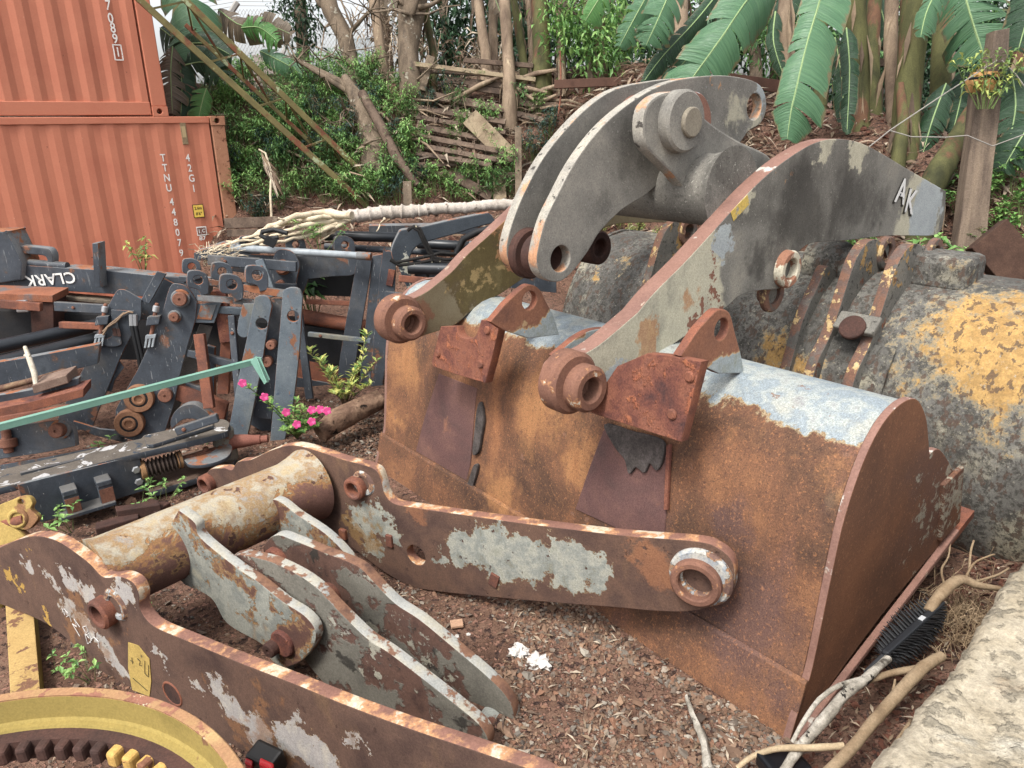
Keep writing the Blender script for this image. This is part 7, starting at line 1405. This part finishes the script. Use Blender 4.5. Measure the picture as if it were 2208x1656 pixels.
# log and flowers beside the masts
stick('split old log lying between the masts and the rusty bucket', [(690, 935, 5.3), (730, 905, 5.4), (770, 885, 5.5), (820, 862, 5.6)], [.07, .085, .08, .075], M('split_log', ['#4b362a', '#6b503e', '#8a6c54', '#5a4234'], 7, bump=1., dist=.03, bsc=30, layers=[dict(cols=['#1f1612'], sc=8, th=.1, w=.04, h=-1)]), 'log', 'log', seg=14, wob=.12)
per = thing('periwinkle', 'pink-flowered periwinkle growing at the foot of the blue-grey mast plate', 'flowering plant', G(640, 945))
st, fo = MB(), MB(); q0 = G(640, 945)
heads = [(530, 830), (572, 862), (617, 895), (640, 913), (672, 884), (690, 887), (705, 885), (672, 908), (655, 880), (610, 930), (690, 920), (640, 860), (625, 925), (660, 935)]
for (x, y) in heads:
    tip = D(x, y, 5.05); mid = (q0 + tip) / 2 + V3(random.uniform(-.03, .03), 0, .05); P_ = [q0 * (1 - f) ** 2 + 2 * mid * f * (1 - f) + tip * f * f for f in np.linspace(0, 1, 7)]
    st.tube(P_, [.006, .005, .005, .004, .004, .003, .002], 5, cap=False)
    for i in range(34):
        f = .25 + .75 * random.random(); p = q0 * (1 - f) ** 2 + 2 * mid * f * (1 - f) + tip * f * f; a = random.uniform(0, 6.28); leaf(fo, p, V3(math.cos(a), math.sin(a), .5), ZZ, random.uniform(.04, .075), .024, droop=.1)
st.raw('stems', greenstem, per); fo.raw('foliage', leafmat('periwinkle_leaf', ['#3f6e2c', '#5c9038', '#84b048', '#b6c860']), per)
pk = leafmat('pink_petal', ['#e0288c', '#d81b80', '#ee4a9e'], .3)
for (x, y) in ((523, 826), (570, 856), (617, 889), (640, 915), (672, 884), (690, 883), (705, 886), (672, 909)):
    c = D(x, y, 4.98); f = MB(); d = unit(CC - c + V3(0, 0, .8)); a0 = unit(np.cross(d, ZZ)); a1 = np.cross(d, a0)
    for k in range(5):
        a = 2 * math.pi * k / 5; e = a0 * math.cos(a) + a1 * math.sin(a); s_ = np.cross(d, e); f.add([c, c + e * .02 + s_ * .014 + d * .003, c + e * .03 + s_ * .005, c + e * .03 - s_ * .006, c + e * .02 - s_ * .014 + d * .003], [(0, 4, 3, 2, 1)])
    f.raw('flower', pk, per)
ys = thing('croton_shrub', 'yellow-green leggy shrub in front of the two leaning mast uprights', 'shrub', G(745, 880))
st, fo = MB(), MB(); q0 = G(745, 880)
for (x, y) in ((665, 755), (690, 778), (715, 800), (793, 720), (788, 760), (780, 790), (812, 780), (730, 830), (760, 830), (745, 850), (800, 830), (720, 850), (705, 805), (765, 800)):
    tip = D(x, y, 5.45); mid = (q0 + tip) / 2 + V3(0, 0, .06); P_ = [q0 * (1 - f) ** 2 + 2 * mid * f * (1 - f) + tip * f * f for f in np.linspace(0, 1, 7)]; st.tube(P_, [.006, .006, .005, .004, .004, .003, .002], 5, cap=False)
    for i in range(26):
        f = 1 - .7 * random.random() ** 1.6; p = q0 * (1 - f) ** 2 + 2 * mid * f * (1 - f) + tip * f * f; a = random.uniform(0, 6.28); leaf(fo, p, V3(math.cos(a), math.sin(a), .7), ZZ, random.uniform(.05, .085), .026, droop=.05)
st.raw('stems', twig, ys); fo.raw('foliage', leafmat('croton_leaf', ['#557d30', '#7a9a3a', '#b8bf4a', '#d6cf5e', '#4a7030']), ys)
# small seedlings on the ground
sd = shrub_mesh(4, .35, .35, .13, .06, 5, droop=.2, bare=.6)
s0_ = shrub('tiny green seedling sprouting from the gravel', 'seedling', G(155, 1145), sd, (g_bright, greenstem), 'seedling', 'seedlings on the gravel', .5)
for px, py, s in ((105, 1150, .35), (340, 1085, .4), (360, 1078, .35), (305, 1095, .4), (190, 1460, .3), (205, 1470, .35), (120, 1450, .25), (235, 975, .4), (440, 960, .35), (330, 1340, .3)): dup(s0_, G(px, py), s, random.uniform(0, 6))
lv2 = shrub_mesh(8, .8, .5, .3, .13, 9, droop=.35, bare=.3)
shrub('heart-leaved green plant growing inside the mast frame', 'plant', G(690, 790) + ZZ * .5, lv2, (g_mid, greenstem), 'plant', None, .75)
shrub('thin green plant poking out behind the third bored lug', 'plant', D(690, 545, 6.3), shrub_mesh(6, .6, .5, .16, .05, 9, droop=.2, bare=.3), (g_bright, greenstem), 'plant', None, .5)
shrub('small wilted plant against the container wall', 'plant', D(310, 592, 6.9), shrub_mesh(7, .6, .5, .16, .05, 9, droop=.4, bare=.3), (g_yel, greenstem), 'plant', None, .55)
# rusty scrap under the tube
scr = thing('rusty_bracket', 'small rusty bracket lying on the ground behind the cream-painted cross tube', 'scrap iron', G(280, 1125))
for c, x, y, z in ((G(255, 1130, .03), V3(.1, .06, 0), V3(-.02, .04, 0), V3(0, 0, .03)), (G(300, 1105, .05), V3(.12, .03, 0), V3(-.02, .03, 0), V3(0, 0, .05)), (G(330, 1095, .04), V3(.02, .06, .0), V3(-.08, .03, 0), V3(0, 0, .02))):
    b = MB(); b.blk(c, x, y, z); b.build('plate', dark_rust, scr, bevel=.006)
